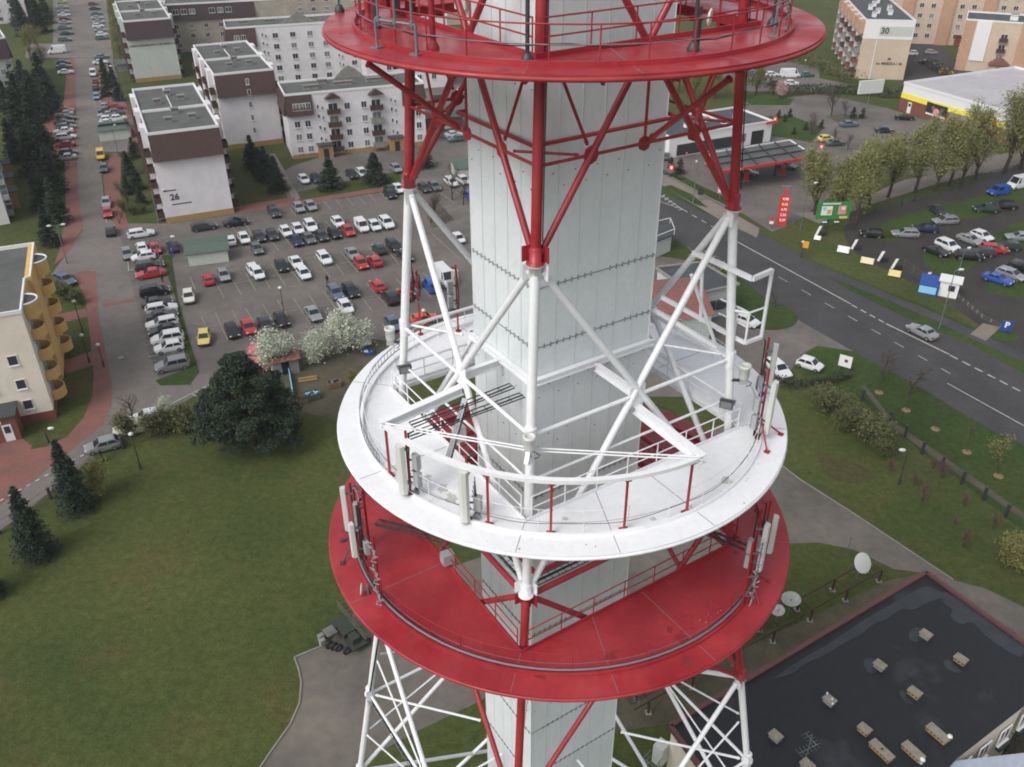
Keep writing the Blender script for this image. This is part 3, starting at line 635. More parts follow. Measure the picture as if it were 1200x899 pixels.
# roads on the right
S('main_road', [(600, 118), (700, 178), (775, 226), (900, 284), (940, 307), (1000, 343), (1062, 373), (1137, 404), (1200, 438), (1320, 500), (1320, 600), (1200, 522), (1162, 504), (1112, 475), (1072, 450), (1000, 412), (940, 378), (900, 352), (830, 309), (775, 268), (700, 222), (600, 160)], M['asphd'], 2)
S('service_yard', [(690, 300), (770, 300), (830, 309), (905, 338), (940, 378), (1000, 412), (958, 405), (940, 415), (905, 465), (760, 465), (690, 400)], M['asph'], 1)
S('grass_island', [(838, 312), (862, 322), (900, 354), (925, 362), (936, 374), (928, 385), (905, 389), (880, 386), (860, 350)], M['grass2'], 3, kerb=.12, it=1)
S('verge', [(945, 416), (958, 407), (1000, 413), (1072, 451), (1112, 476), (1162, 505), (1200, 523), (1320, 600), (1320, 720), (1200, 622), (1050, 505), (1000, 460), (940, 440)], M['grass2'], 2)
S('worn_path', [(1008, 452), (1013, 451), (1050, 497), (1130, 552), (1200, 602), (1320, 690), (1320, 698), (1200, 610), (1128, 560), (1046, 502)], M['soil'], 3)
S('verge', [(800, 232), (850, 250), (900, 280), (962, 310), (1025, 335), (1087, 360), (1160, 392), (1200, 412), (1320, 465), (1320, 499), (1200, 437), (1137, 403), (1062, 372), (1000, 342), (940, 306), (900, 283), (775, 225), (775, 215)], M['grass2'], 1)
S('footpath', [(775, 207), (850, 251), (897, 276), (962, 312), (1025, 338), (1087, 363), (1150, 392), (1200, 415), (1320, 470), (1320, 482), (1200, 425), (1148, 402), (1087, 372), (1025, 346), (960, 320), (890, 283), (842, 257), (775, 217)], M['asphd'], 3)
S('footpath', [(775, 203), (850, 245), (890, 268), (887, 279), (842, 257), (775, 217)], M['path'], 4)
S('access_path', [(1137, 392), (1152, 379), (1172, 384), (1155, 400)], M['path'], 4)
S('station_forecourt', [(780, 178), (790, 172), (860, 150), (960, 160), (990, 205), (985, 222), (930, 262), (905, 272), (870, 250), (830, 238), (790, 212), (770, 200)], M['asph'], 2)
S('green_strip', [(782, 205), (792, 203), (822, 219), (850, 232), (868, 246), (855, 244), (820, 226)], M['grass2'], 4, kerb=.1)
S('green_strip', [(778, 219), (786, 217), (810, 228), (830, 244), (815, 240)], M['grass2'], 5)
S('shop_car_park', [(830, 135), (905, 117), (960, 110), (1040, 127), (1125, 152), (1200, 200), (1100, 206), (1000, 200), (960, 190), (925, 163), (905, 158), (850, 152)], M['asph'], 1)
S('green_strip', [(900, 137), (925, 136), (965, 150), (950, 168), (905, 160)], M['grass2'], 3, kerb=.1)
S('green_strip', [(860, 112), (900, 116), (930, 116), (925, 124), (880, 124)], M['grass2'], 3, kerb=.1)
S('planting_bed', [(966, 137), (990, 134), (1010, 140), (985, 146)], M['soil'], 3, kerb=.1)
S('back_lane', [(960, 262), (1020, 240), (1100, 215), (1173, 197), (1320, 165), (1320, 150), (1173, 181), (1100, 203), (1060, 211), (1020, 228), (960, 248), (930, 250)], M['path'], 3)
S('parking_field', [(985, 272), (1002, 250), (1060, 238), (1110, 224), (1160, 203), (1200, 193), (1320, 170), (1320, 480), (1200, 425), (1165, 400), (1150, 382), (1100, 347), (1050, 322), (1005, 300)], M['mud'], 1, it=1)
for i, pp in enumerate([[(1015, 270), (1055, 254), (1110, 238), (1133, 234), (1150, 246), (1110, 262), (1060, 282), (1025, 284)], [(1078, 302), (1090, 290), (1130, 290), (1152, 303), (1130, 322), (1095, 322)], [(1110, 240), (1200, 214), (1300, 195), (1300, 215), (1200, 236), (1130, 262)], [(1150, 280), (1200, 258), (1260, 240), (1260, 280), (1200, 290), (1165, 300)], [(1153, 335), (1175, 322), (1240, 330), (1230, 352), (1160, 345)], [(1150, 383), (1184, 384), (1200, 400), (1165, 400)]]):
    S('grass_patch', pp, M['grass2'], 2, it=2)
S('courtyard', [(1040, 60), (1062, 48), (1100, 50), (1125, 80), (1200, 92), (1300, 100), (1300, 60), (1400, 110), (1400, 160), (1200, 125), (1150, 95), (1060, 98)], M['asphd'], 2)
S('courtyard', [(240, -20), (330, -20), (330, 28), (240, 50)], M['conc'], 1)
S('back_road', [(860, 100), (900, 92), (960, 92), (1000, 100), (960, 106), (880, 108)], M['asph'], 2)
S('car_park', [(470, 70), (640, 40), (760, 40), (960, 80), (960, 98), (860, 92), (760, 78), (640, 90)], M['asph'], 0.5)
S('yard_ground', [(1080, 930), (1300, 760), (1300, 1000), (1080, 1000)], M['soil'], 2)
# painted markings
b = MB()
def stripe(b, p, q, w_=.12, z=.1, m_=None):
    p, q = G(p), G(q); b.beam(V((p.x, p.y, z)), V((q.x, q.y, z)), w_, .006, m_ or M['line'])
def newmark(): return MB()
b = newmark()
def dash(p, q, n, duty=.5, w_=.14, m_=None):
    for i in range(n):
        t0, t1 = i/n, (i+duty)/n; stripe(b, (p[0]+(q[0]-p[0])*t0, p[1]+(q[1]-p[1])*t0), (p[0]+(q[0]-p[0])*t1, p[1]+(q[1]-p[1])*t1), w_, m_=m_)
stripe(b, (700, 182), (771, 226), .18); dash((800, 246), (855, 278), 5, .5, .2); stripe(b, (838, 267), (845, 271.5), .2)
stripe(b, (862, 283), (997, 357), .2); dash((998, 358), (1040, 381), 4, .6, .22); stripe(b, (1038, 380), (1112, 416), .22); dash((1113, 417), (1230, 477), 8, .62, .22)
dash((912, 325), (1130, 448), 8, .4, .12, M['line'])
stripe(b, (1110, 450), (1200, 500), .14)
for i in range(6): stripe(b, (775+i*4, 232+i*3), (779+i*4, 229+i*3.4), .25)
stripe(b, (774, 229), (800, 246), .16); stripe(b, (774, 237), (800, 246), .16)
tag(b.build('road_marking'), kind='structure')
b = newmark()
L_ = M['lineY']
def bays(p, q, n, dx, dy, c0=0):
    for i in range(n+1):
        x, y = p[0]+(q[0]-p[0])*i/n, p[1]+(q[1]-p[1])*i/n; stripe(b, (x, y), (x+dx, y+dy), .12, m_=L_)
for (x0, y0, x1, y1) in [(307.5, 357, 326, 388), (325, 352.5, 345, 384), (343.5, 350, 364, 380), (362, 346, 382.5, 376), (379.5, 343, 401, 372), (421, 345, 436, 365), (430, 333, 454, 361), (449, 331, 470, 357), (464, 327, 488, 353), (481, 322, 505, 349), (496, 320, 520, 347), (511, 325, 521, 340),
    (288, 362, 306, 393), (272, 364, 289, 395), (252.5, 367, 267, 399), (236, 372, 250, 398), (305, 319, 317, 339), (318, 310, 335, 336), (334, 309, 353, 332), (351, 307, 370, 329), (368, 301, 387, 326), (386, 299, 403, 323), (399, 295, 420, 320), (415, 292, 437, 317), (431, 289, 452, 314), (449, 288, 468, 311), (288, 320, 300, 342), (270, 324, 283, 346), (252, 330, 263, 350), (223, 325, 229, 340),
    (292, 271, 310, 298), (303, 286, 311, 298), (319, 284, 327, 295), (335, 280, 343, 292), (350, 272, 365, 288), (362, 270, 375, 287), (375, 265, 390, 284), (381, 260, 406, 282), (398, 262, 421, 278), (418, 262, 437, 275), (433, 262, 452, 275), (450, 262, 468, 272), (327, 246, 333, 255), (340, 244, 347, 254), (353, 241, 361, 252), (366, 239, 375, 249), (379, 236, 388, 246), (393, 234, 402, 244), (406, 232, 415, 242), (420, 231, 428, 240), (432, 228, 441, 237), (445, 226, 454, 235), (457, 224, 466, 233),
    (448, 380, 456, 389), (433, 389, 441, 399), (478, 372, 486, 380), (285, 258, 294, 273), (270, 262, 277, 273)]: stripe(b, (x0, y0), (x1, y1), .12, m_=L_)
for (x0, y0, x1, y1) in [(330, 367, 386, 358), (300, 372, 330, 367), (405, 354, 442, 347), (442, 347, 480, 340), (300, 328, 407, 308), (407, 308, 440, 302), (240, 340, 300, 328), (480, 338, 512, 332), (360, 385, 375, 382), (335, 338, 347, 336), (405, 283, 415, 282), (358, 299, 370, 297), (220, 380, 254, 383)]: stripe(b, (x0, y0), (x1, y1), .11, m_=L_)
stripe(b, (150, 318), (187, 310), .12); 
for i in range(14):
    y = 307+i*9.6; x = 148+i*2.2
    if i < 15: stripe(b, (x, y+2), (x+9, y+.6), .12, m_=L_)
stripe(b, (150, 307), (151, 318), .12); stripe(b, (190, 300), (184, 300), .12)
stripe(b, (183, 439), (221, 432), .14); stripe(b, (215, 410), (218, 423), .12); stripe(b, (174, 419), (209, 413), .12); stripe(b, (190, 300), (185, 308), .1)
stripe(b, (182, 484), (242, 453), .15)
for i in range(4): stripe(b, (224+i*5, 462-i*2.6), (234+i*4, 467-i*3.4), .13)
dash((0, 588), (105, 530), 10, .42, .2)
stripe(b, (119, 205), (117, 86), .1); stripe(b, (123, 240), (125, 262), .1); stripe(b, (111, 108), (111, 126), .1); stripe(b, (111, 126), (121, 126), .1)
for i in range(10): stripe(b, (78+i*4.6, 53.6), (80+i*4.6, 53.4), .3); stripe(b, (78+i*4, 66.5), (80+i*4, 66.3), .3)
for (x0, y0, x1, y1) in [(505, 232, 520, 246), (515, 226, 535, 240), (527, 222, 550, 235), (520, 245, 548, 233), (532, 248, 552, 240), (500, 160, 508, 172), (490, 165, 498, 177), (507, 275, 540, 305)]: stripe(b, (x0, y0), (x1, y1), .13, m_=L_)
tag(b.build('parking_marking'), kind='structure')
# ================================================================ buildings
_wm = {}
def win_mesh(w_, h, bars):
    k = (round(w_, 2), round(h, 2), bars)
    if k in _wm: return _wm[k]
    b = MB(); t = .07
    for c, d in (((0, 0, h/2-t/2), (w_, .1, t)), ((0, 0, -h/2+t/2), (w_, .1, t)), ((-w_/2+t/2, 0, 0), (t, .1, h-2*t)), ((w_/2-t/2, 0, 0), (t, .1, h-2*t))): b.box(c, d, M['trimw'])
    for i in range(1, bars): b.box((-w_/2+w_*i/bars, 0, 0), (t, .08, h-2*t), M['trimw'])
    b.box((0, -.08, -h/2-.03), (w_+.1, .2, .04), M['trimw'])
    p = MB(); p.box((0, .02, 0), (w_-2*t, .04, h-2*t), M['glass']); p2 = MB(); p2.box((0, .02, 0), (w_-2*t, .04, h-2*t), M['glass2'])
    _wm[k] = (b.mesh('window'), p.mesh('pane'), p2.mesh('pane')); return _wm[k]
class Bld:
    def __init__(s, name, label, O, ang, W, D, H, wall, cat='apartment block', group=None):
        s.W, s.D, s.H = W, D, H; s.root = empty(name, (O.x, O.y, 0), ang, label, cat, group); s.wall = wall
    def fp(s, side, u, z, off=0.0):
        W, D = s.W, s.D
        return {'F': (u, -off, z), 'R': (W+off, u, z), 'B': (W-u, D+off, z), 'L': (-off, D-u, z)}[side]
    ROT = {'F': 0, 'R': pi/2, 'B': pi, 'L': -pi/2}
    def body(s, pts=None, h=None, roof=None, parapet=.45, name='wall', z0=-.05):
        b = MB(); h = h or s.H; pts = pts or [(0, 0), (s.W, 0), (s.W, s.D), (0, s.D)]
        b.prism(pts, z0, h, s.wall); b.build(name, None, s.root)
        r = MB(); r.prism([(x+(.25 if x < s.W/2 else -.25), y+(.25 if y < s.D/2 else -.25)) for x, y in pts], h, h+.06, roof or M['roof']); r.build('roof', None, s.root)
        n = len(pts); b = MB()
        for i in range(n):
            p, q = V((*pts[i], h+parapet/2)), V((*pts[(i+1) % n], h+parapet/2)); d = (q-p).normalized()
            b.beam(p-d*.11, q+d*.11-d*.222, .22, parapet, M['trimw'])
        b.build('parapet', None, s.root); return s
    def win(s, side, u, z, w_=1.4, h=1.4, bars=2, off=.03):
        f, p, p2 = win_mesh(w_, h, bars); r = s.ROT[side]
        o = put('window', f, s.root, s.fp(side, u, z, off), r); put('pane', p if random.random() < .72 else p2, o)
        return o
    def grid(s, side, us, zs, **k):
        for u in us:
            for z in zs: s.win(side, u, z, **k)
    def mans(s, side, u0, u1, z0, z1, out=.9, m_=None):
        b = MB(); A = [s.fp(side, u0, z0, out), s.fp(side, u1, z0, out), s.fp(side, u1, z1+.1, .05), s.fp(side, u0, z1+.1, .05), s.fp(side, u0, z0, 0), s.fp(side, u1, z0, 0)]
        b.add(A, [(0, 1, 2, 3), (4, 5, 1, 0), (0, 3, 4), (1, 5, 2)], m_ or M['mans']); return b.build('mansard', None, s.root)
    def boxon(s, side, u, z, w_, h, d, m_, name):
        b = MB(); x, y, zz = s.fp(side, u, z, d/2); b.box((x, y, zz), (w_, d, h) if side in 'FB' else (d, w_, h), m_); return b.build(name, None, s.root)
    def balc(s, side, u, z, w_=2.6, d=1.1, h=1.05, m_=None, slabm=None):
        b = MB(); m_ = m_ or M['rust']
        def bx(u0, z0, o0, ww, hh, dd, mm): x, y, zz = s.fp(side, u0, z0, o0); b.box((x, y, zz), (ww, dd, hh) if side in 'FB' else (dd, ww, hh), mm)
        bx(u, z, d/2, w_, .15, d, slabm or M['concr']); bx(u, z+h/2+.08, d-.03, w_, h, .06, m_)
        for sgn in (-1, 1): bx(u+sgn*(w_/2-.03), z+h/2+.08, d/2, .06, h, d-.12, m_)
        o = b.build('balcony', None, s.root)
        w2 = s.win(side, u, z+1.15, w_=min(w_*.8, 2.0), h=2.0, bars=2); return o
    def chim(s, x, y, w_=1.2, d=.6, h=1.0, m_=None):
        b = MB(); b.box((x, y, s.H+h/2+.05), (w_, d, h), m_ or M['concr']); b.box((x, y, s.H+h+.1), (w_+.2, d+.2, .12), M['concr'])
        for i in range(int(w_/.4)): b.box((x-w_/2+.25+i*.4, y, s.H+h*.75), (.2, d+.03, .25), M['plast'])
        b.build('chimney', None, s.root)
    def stairs(s, side, u, zs, w_=.5, m_=None):
        for z in zs: s.win(side, u-.45, z, w_=w_, h=.9, bars=1); s.win(side, u+.45, z-.4, w_=w_, h=.9, bars=1)
    def porch(s, side, u, w_=3, d=2, h=2.8, m_=None):
        b = MB(); x, y, z = s.fp(side, u, h/2, d/2); b.box((x, y, h/2), (w_, d, h) if side in 'FB' else (d, w_, h), m_ or M['ybrick'])
        x, y, z = s.fp(side, u, 1.1, d+.02); b.box((x, y, 1.1), (1.1, .06, 2.1) if side in 'FB' else (.06, 1.1, 2.1), M['plast'])
        x, y, z = s.fp(side, u, h, d/2+.1); b.box((x, y, h+.08), (w_+.4, d+.4, .14) if side in 'FB' else (d+.4, w_+.4, .14), M['roofd'])
        b.build('entrance_porch', None, s.root)
FL5 = [1.7, 4.5, 7.3, 10.1, 12.9]
A27 = R_(27.5)
# --- gable block 26
def gable(name, label, O, W, D, H=15.9, zm=11.4, wall=None, mm=None, plinth=True, side_win=True, ang=A27, group='gable-ended blocks along the car park street'):
    B = Bld(name, label, O, ang, W, D, H, wall or M['wallw'], group=group)
    j = 1.0
    B.body([(0, 0), (W, 0), (W, D*.36), (W+j, D*.36), (W+j, D*.62), (W, D*.62), (W, D), (W*.35, D), (W*.35, D-.01), (0, D-.6)] if False else [(0, 0), (W, 0), (W, D), (0, D)])
    B.mans('F', -.05, W+.05, zm, H, 1.0, mm)
    b = MB(); b.b2(.3, W-.3, D*.45, D*.45+.3, H+.06, H+.5, M['trimw']); b.b2(W*.48, W*.48+.15, D*.45+.3, D-.4, H+.06, H+.25, M['trimw']); b.build('firewall', None, B.root)
    for (x, y) in ((.35, .2), (.7, .22), (.5, .38), (.3, .62), (.68, .66), (.5, .8)): B.chim(W*x, D*y, 1.3, .7, .9)
    # bathroom gablets / side projections
    for side, us in (('R', (D*.16, D*.5, D*.84)), ('L', (D*.16, D*.5, D*.84))):
        for u in us:
            B.boxon(side, u, H/2+.2, 3.2, H+.4, .9, wall or M['wallw'], 'stair_tower')
            for z in FL5: 
                for du in (-2.8, 2.8): B.balc(side, u+du*1.05, z-1.2, w_=2.2, d=1.2)
        for u in (D*.33, D*.67): B.mans(side, u-3, u+3, zm+.3, H-.3, .8, mm)
    if plinth: 
        b = MB(); b.b2(-.08, W+.08, -.1, -.001, 0, 1.1, M['ybrick']); b.build('plinth', None, B.root)
    return B
B = gable('apartment_block', 'five storey block with a blank white gable end numbered 26 under a brown mansard', G(196, 262), 11.8, 33.5)
put_text('house_number', '26', 1.55, M['text_dark'], (2.2, -.03, 4.6), 0, B.root)
for u, z, l in ((1.6, 5.9, 2.2), (3.2, 3.3, 3.4)):
    b = MB(); b.box((u, -.02, z), (l, .04, .18), M['text_dark']); b.build('name_plate', None, B.root)
B = gable('apartment_block', 'white gable block behind number 26 with two small windows in its brown gable top', G(266, 176), 12.5, 33, mm=M['mans'])
for z in (14.2, 12.0, 9.2, 6.4, 3.6): B.win('F', 6.6, z, w_=.7, h=1.3, bars=1, off=.03 if z < 11 else 1.0 - (z-11.4)*.15)
B = gable('apartment_block', 'tall pale green gable block lettered across the top, nearest the upper car rows', G(160, 97), 12.3, 36, wall=M['wallg'], mm=M['maroon'])
put_text('building_name', 'OSIEDLE BOLESŁAWA CHROBREGO 27', .72, M['text_dark'], (6.4, -.03, 9.6), 0, B.root)
B = gable('apartment_block', 'grey-roofed block at the very top edge above the lettered gable', G(170, 20), 12.3, 30, wall=M['wallw'], mm=M['maroon'])
# --- long block 24 facing the tower
O = G(344, 187); A24 = R_(23)
B = Bld('apartment_block', 'long white four storey block with brown corners, balconies and two ochre porches, number 24', O, A24, 29.5, 11.5, 13.3, M['wallw'])
B.body(roof=M['roof'])
zs = [1.9, 4.6, 7.3]
B.mans('F', -.1, 5.4, 9.2, 13.3, .8); B.mans('F', 24.6, 29.6, 9.2, 13.3, .8); B.mans('L', 0, 11.5, 9.2, 13.3, .8); B.mans('R', 0, 11.5, 10.2, 13.3, .5)
B.win('F', 1.9, 11.0, w_=1.3, off=.5); B.win('F', 3.3, 11.0, w_=1.2, off=.5); B.win('F', 4.4, 11.0, w_=1.0, off=.5); B.win('F', 27, 11, w_=1.3, off=.5)
B.grid('F', [1.8, 4.0], zs, w_=1.2); B.grid('F', [12.6, 16.2], zs+[10.2], w_=1.2); B.grid('F', [25.6, 28], zs, w_=1.2)
B.stairs('F', 6.9, [10.6, 8.6, 6.2, 3.8]); B.stairs('F', 22.6, [10.6, 8.6, 6.2, 3.8])
for u in (9.6, 18.8):
    for z in (.9, 3.5, 6.2, 8.9): B.balc('F', u, z, w_=2.7, m_=M['rust'] if u < 12 or z in (3.5, 8.9) else M['concr'])
    b = MB(); x, y, z = B.fp('F', u, 12.0, 0); b.add([(x-1.7, -1.3, 12.2), (x+1.7, -1.3, 12.2), (x, -1.3, 13.4), (x-1.7, .3, 12.2), (x+1.7, .3, 12.2), (x, .3, 13.4)], [(0, 1, 2), (0, 2, 5, 3), (1, 4, 5, 2), (0, 3, 4, 1)], M['mans']); b.build('gablet_roof', None, B.root)
B.porch('F', 6.9); B.porch('F', 22.4)
b = MB(); b.add([(12, 11.4, 13.3), (19, 11.4, 13.3), (17, 11.4, 15.2), (15.5, 11.4, 16.0), (14, 11.4, 15.2), (12, 11.1, 13.3), (19, 11.1, 13.3), (17, 11.1, 15.2), (15.5, 11.1, 16), (14, 11.1, 15.2)], [(9, 8, 7, 6, 5), (0, 1, 2, 3, 4), (0, 4, 9, 5), (4, 3, 8, 9), (3, 2, 7, 8), (2, 1, 6, 7)], M['concr']); b.build('gable_parapet', None, B.root)
for x, y, w_ in ((6, 4, 3.2), (13, 5, 4), (20, 6, 3.6), (24, 7, 2.4), (9, 8, 2)): B.chim(x, y, w_, .7, .8)
put_text('house_number', '24', 1.5, M['text_white'], (29.53, 2.2, 9.3), pi/2, B.root)
b = MB(); b.b2(-.06, 29.56, -.06, 0, 0, .9, M['ybrick']); b.build('plinth', None, B.root)
# --- long block behind it
B = Bld('apartment_block', 'long pale block behind number 24 with a pointed parapet and stair window strips', G(276, 105), R_(21), 60, 12, 15.5, M['wallw'])
B.body(roof=M['roof']); zs = [2, 4.8, 7.6, 10.4]
B.mans('F', -.1, 7.5, 10.8, 15.5, .8); B.mans('L', 0, 12, 10.8, 15.5, .8)
B.win('F', 2.5, 13.2, w_=1.4, off=.5); B.win('F', 4.2, 13.2, w_=1.2, off=.5)
B.grid('F', [2, 5.6], zs, w_=1.4); 
for u0 in (12.5, 33): B.grid('F', [u0, u0+4.6, u0+9.2, u0+13.2], zs+[13.2], w_=1.5)
for u in (9.6, 29.4, 50): B.stairs('F', u, [13.6, 11.4, 9.2, 7, 4.8, 2.6])
b = MB(); b.add([(14, -.05, 15.9), (24, -.05, 15.9), (20.4, -.05, 18), (19, -.05, 19), (17.6, -.05, 18), (14, .3, 15.9), (24, .3, 15.9), (20.4, .3, 18), (19, .3, 19), (17.6, .3, 18)], [(0, 1, 2, 3, 4), (9, 8, 7, 6, 5), (0, 4, 9, 5), (4, 3, 8, 9), (3, 2, 7, 8), (2, 1, 6, 7)], M['concr']); b.build('gable_parapet', None, B.root)
for x in (5, 12, 22, 31, 40): B.chim(x, 6, 3, .8, .8)
# --- beige block with the dark mansard at the top
B = Bld('apartment_block', 'beige panel block with a dark mansard row of windows at the top of the picture', G(203, 62), R_(20), 38, 12, 14, M['wallb'])
B.body(); B.mans('F', 0, 27, 9.6, 14, .7, M['maroon'])
for u in (3, 5.5, 8, 14, 16.5, 19): B.win('F', u, 12, w_=1.8, h=1.5, off=.45)
B.grid('F', [2.5, 7, 11.5, 16, 20.5, 25, 30, 34], [2, 4.8, 7.6], w_=1.3)
for x in (6, 16, 28): B.chim(x, 6, 3, .8, .8)
B = Bld('apartment_block', 'long beige panel block with small square windows, top centre left', G(262, 40), R_(14), 85, 13, 16, M['wallb'])
B.body(); B.grid('F', [4+i*4.6 for i in range(16)], [4, 7, 10, 13], w_=1.4)
# a block behind the tower's top-left rim
B = Bld('apartment_block', 'bright white house end glimpsed between block 24 and the red top gallery', G(432, 108), R_(18), 22, 14, 11, M['wallw'])
B.body(); B.grid('F', [2.5, 6, 10, 14, 18], [3, 6, 9], w_=1.3); B.grid('L', [3, 7, 11], [3, 6, 9], w_=1.2)
# --- left edge buildings
B = Bld('apartment_block', 'dark maroon topped block with a grey roof at the upper left edge', G(6, 130), R_(35), 9, 34, 15.5, M['wallg'])
B.W = 9; B.root.location = G(27, 118)-V((9*cos(R_(35)), 9*sin(R_(35)), 0)); B.body(); B.mans('F', -.05, 9.05, 10.8, 15.5, .8, M['maroon']); B.mans('R', 0, 14, 10.8, 15.5, .7, M['maroon'])
B.grid('F', [3, 6.5], [2, 4.8, 7.6], w_=1.2); B.chim(4, 10, 1.4); B.chim(5, 20, 1.4)
B = Bld('apartment_block', 'pale block at the top left corner behind the dark trees', G(-22, 30), R_(30), 16, 28, 15, M['wallw']); B.body(); B.grid('F', [3, 7, 11], FL5, w_=1.4); B.grid('R', [4+i*4 for i in range(6)], FL5, w_=1.4)
# balcony block on the left
h = 15.0; P1 = G((8, 117), z=h); P2 = G((-30, 235), z=h); a_ = R_(33)
B = Bld('apartment_block', 'white block on the left edge with stacked cluttered balconies and a long white parapet', G(12, 262)-V((14*cos(a_), 14*sin(a_), 0)), a_, 14, 36, 15, M['wallw'])
B.body(); 
for u in (3, 6.6, 12, 15.6, 21, 24.6, 30, 33.4):
    for z in (.9, 3.7, 6.5, 9.3, 12.1): B.balc('R', u, z, w_=2.7, m_=random.choice([M['concr'], M['trimw'], M['rust']]))
for u in (9.2, 18.3, 27.6): B.porch('R', u, 3.2, 2.4, 3.2, M['ybrick'])
B.mans('F', -.05, 14.05, 10.8, 15, .9); B.chim(9, 8, 1.4); B.chim(8, 20, 1.4)
put_text('house_number', '28', 1.5, M['text_dark'], (11.5, -.03, 3.6), 0, B.root)
b = MB(); b.box((11.3, -.02, 5.0), (2.4, .04, .18), M['text_dark']); b.build('name_plate', None, B.root)
# --- cream block with round ochre balconies
C0 = G(66, 490); f0, f1 = G(0, 385, 14.2), G(25, 370, 14.2)
aa = R_(26); uu = V((cos(aa), sin(aa), 0)); vv = V((-sin(aa), cos(aa), 0)); W_, D_ = 22, 20.5; O = C0-uu*W_
B = Bld('apartment_block', 'cream block with a dark brick base and stacked round ochre balconies, lower left', O, aa, W_, D_, 14.2, M['cream'])
B.body([(0, 0), (W_, 0), (W_, 9), (W_+.6, 9.5), (W_+.6, D_), (0, D_)])
b = MB(); b.b2(-.1, W_+.1, -.1, 0, 0, 1.2, M['brick']); b.b2(W_+.001, W_+.1, 0, 9, 0, 1.2, M['brick']); b.build('plinth', None, B.root)
b = MB(); b.b2(W_+.005, W_+.75, 9.2, D_-.1, .2, 14.6, M['yel']); b.b2(W_+.01, W_+.2, 5.2, 9.2, 0, 14.5, M['yel']); b.build('side_wall', None, B.root)
for y, ns in ((3.4, (1.6, 4.4, 7.2, 10.0)), (15.5, (1.6, 4.4, 7.2, 10.0))):
    for z in ns:
        b = MB(); n_ = 12; ro, ri = 1.5, 1.38; xw = W_+(.05 if y < 9 else .7)
        po = [(xw+ro*cos(-pi/2+pi*i/n_), y+ro*sin(-pi/2+pi*i/n_)) for i in range(n_+1)]; pi_ = [(xw+ri*cos(-pi/2+pi*i/n_), y+ri*sin(-pi/2+pi*i/n_)) for i in range(n_+1)]
        for i in range(n_):
            b.add([(*po[i], z-.25), (*po[i+1], z-.25), (*po[i+1], z+1.05), (*po[i], z+1.05), (*pi_[i], z-.25), (*pi_[i+1], z-.25), (*pi_[i+1], z+1.05), (*pi_[i], z+1.05)], [(0, 1, 2, 3), (5, 4, 7, 6), (3, 2, 6, 7), (1, 0, 4, 5)], M['yel'])
        b.prism(pi_, z-.12, z, M['concr']); b.build('balcony', None, B.root)
        B.win('R', y, z+1.1, w_=1.6, h=2.0, off=.08 if y < 9 else .72)
    b = MB(); b.prism([(xw+1.5*cos(-pi/2+pi*i/12), y+1.5*sin(-pi/2+pi*i/12)) for i in range(13)], 12.4, 14.25, M['yel'], top=M['roofd']); b.path([(xw+1.5*cos(-pi/2+pi*i/12), y+1.5*sin(-pi/2+pi*i/12), 14.32) for i in range(13)], .12, 6, M['trimw']); b.build('bay_top', None, B.root)
B.grid('F', [19.6], [2.6, 5.4, 8.6], w_=1.1, h=1.3, bars=1); B.grid('F', [16.6], [2.6, 5.4, 8.6, 11.6], w_=1.1, h=1.3, bars=1); B.grid('F', [12, 8], [2.6, 5.4, 8.6, 11.6], w_=1.2, h=1.3)
B.chim(15, 13, 3, .8, .9)
b = MB(); b.b2(W_-7.5, W_-3.6, -3.2, -.001, 0, 3.2, M['brick']); b.b2(W_-7.7, W_-3.4, -3.4, 0.0, 3.2, 3.4, M['roofd']); b.build('entrance_porch', None, B.root)
b = MB(); b.b2(W_-5.2, W_-4.2, -3.26, -3.21, .1, 2.3, M['trimw']); b.b2(W_-5.0, W_-4.4, -3.3, -3.265, 1.2, 2.1, M['glass']); b.build('door', None, B.root)
b = MB(); b.lathe((W_-5.5, -3.25, 2.75), [(.42, 0), (.42, .03)], 20, M['trimw'], axis=(0, -1, 0)); b.build('round_sign', None, B.root)
# --- right: block 30 in orange and beige
a30 = R_(-6)
B = Bld('apartment_block', 'beige and orange block with balconies on its left side and faded lettering on its gable', G(1002, 92), a30, 12.8, 40, 15.2, M['beige'])
B.body(roof=M['roofd']); b = MB(); b.b2(-.05, 12.85, -.08, -.01, 10.6, 15.3, M['trimw']); b.build('wall_panel', None, B.root); b = MB(); b.b2(3.6, 3.85, -.16, -.08, 0, 15.3, M['trimw']); b.build('corner_strip', None, B.root)
b = MB(); b.b2(4.1, 12.6, -.12, -.081, 11.4, 13.9, M['wallg']); b.build('sign_board', None, B.root)
put_text('building_name', '30', 2.2, M['text_dark'], (5.4, -.14, 12.7), 0, B.root); put_text('building_name', '30', 1.0, M['text_dark'], (8.0, -.03, 5.4), 0, B.root); put_text('building_name', 'os. MIESZKA I 30', .95, M['text_dark'], (8.2, -.03, 4.2), 0, B.root)
for seg, u in enumerate((2, 9, 16, 23, 30, 37)):
    B.boxon('L', 40-u, 13.4, 3.4, 3.2, 1.3, M['orange'], 'bay_top'); B.boxon('L', 40-u-2.2, 7.6, .7, 15.2, 1.2, M['trimw'], 'pier')
    for z in (1.2, 4, 6.8, 9.6): B.balc('L', 40-u, z, w_=3.0, d=1.5, m_=random.choice([M['rust'], M['brick'], M['concr']]))
for x, y in ((3, 6), (5, 12), (8, 10), (4, 18), (9, 17), (6, 24), (8, 30)): B.chim(x, y, 1.1, 1.1, 1.5, M['trimw'])
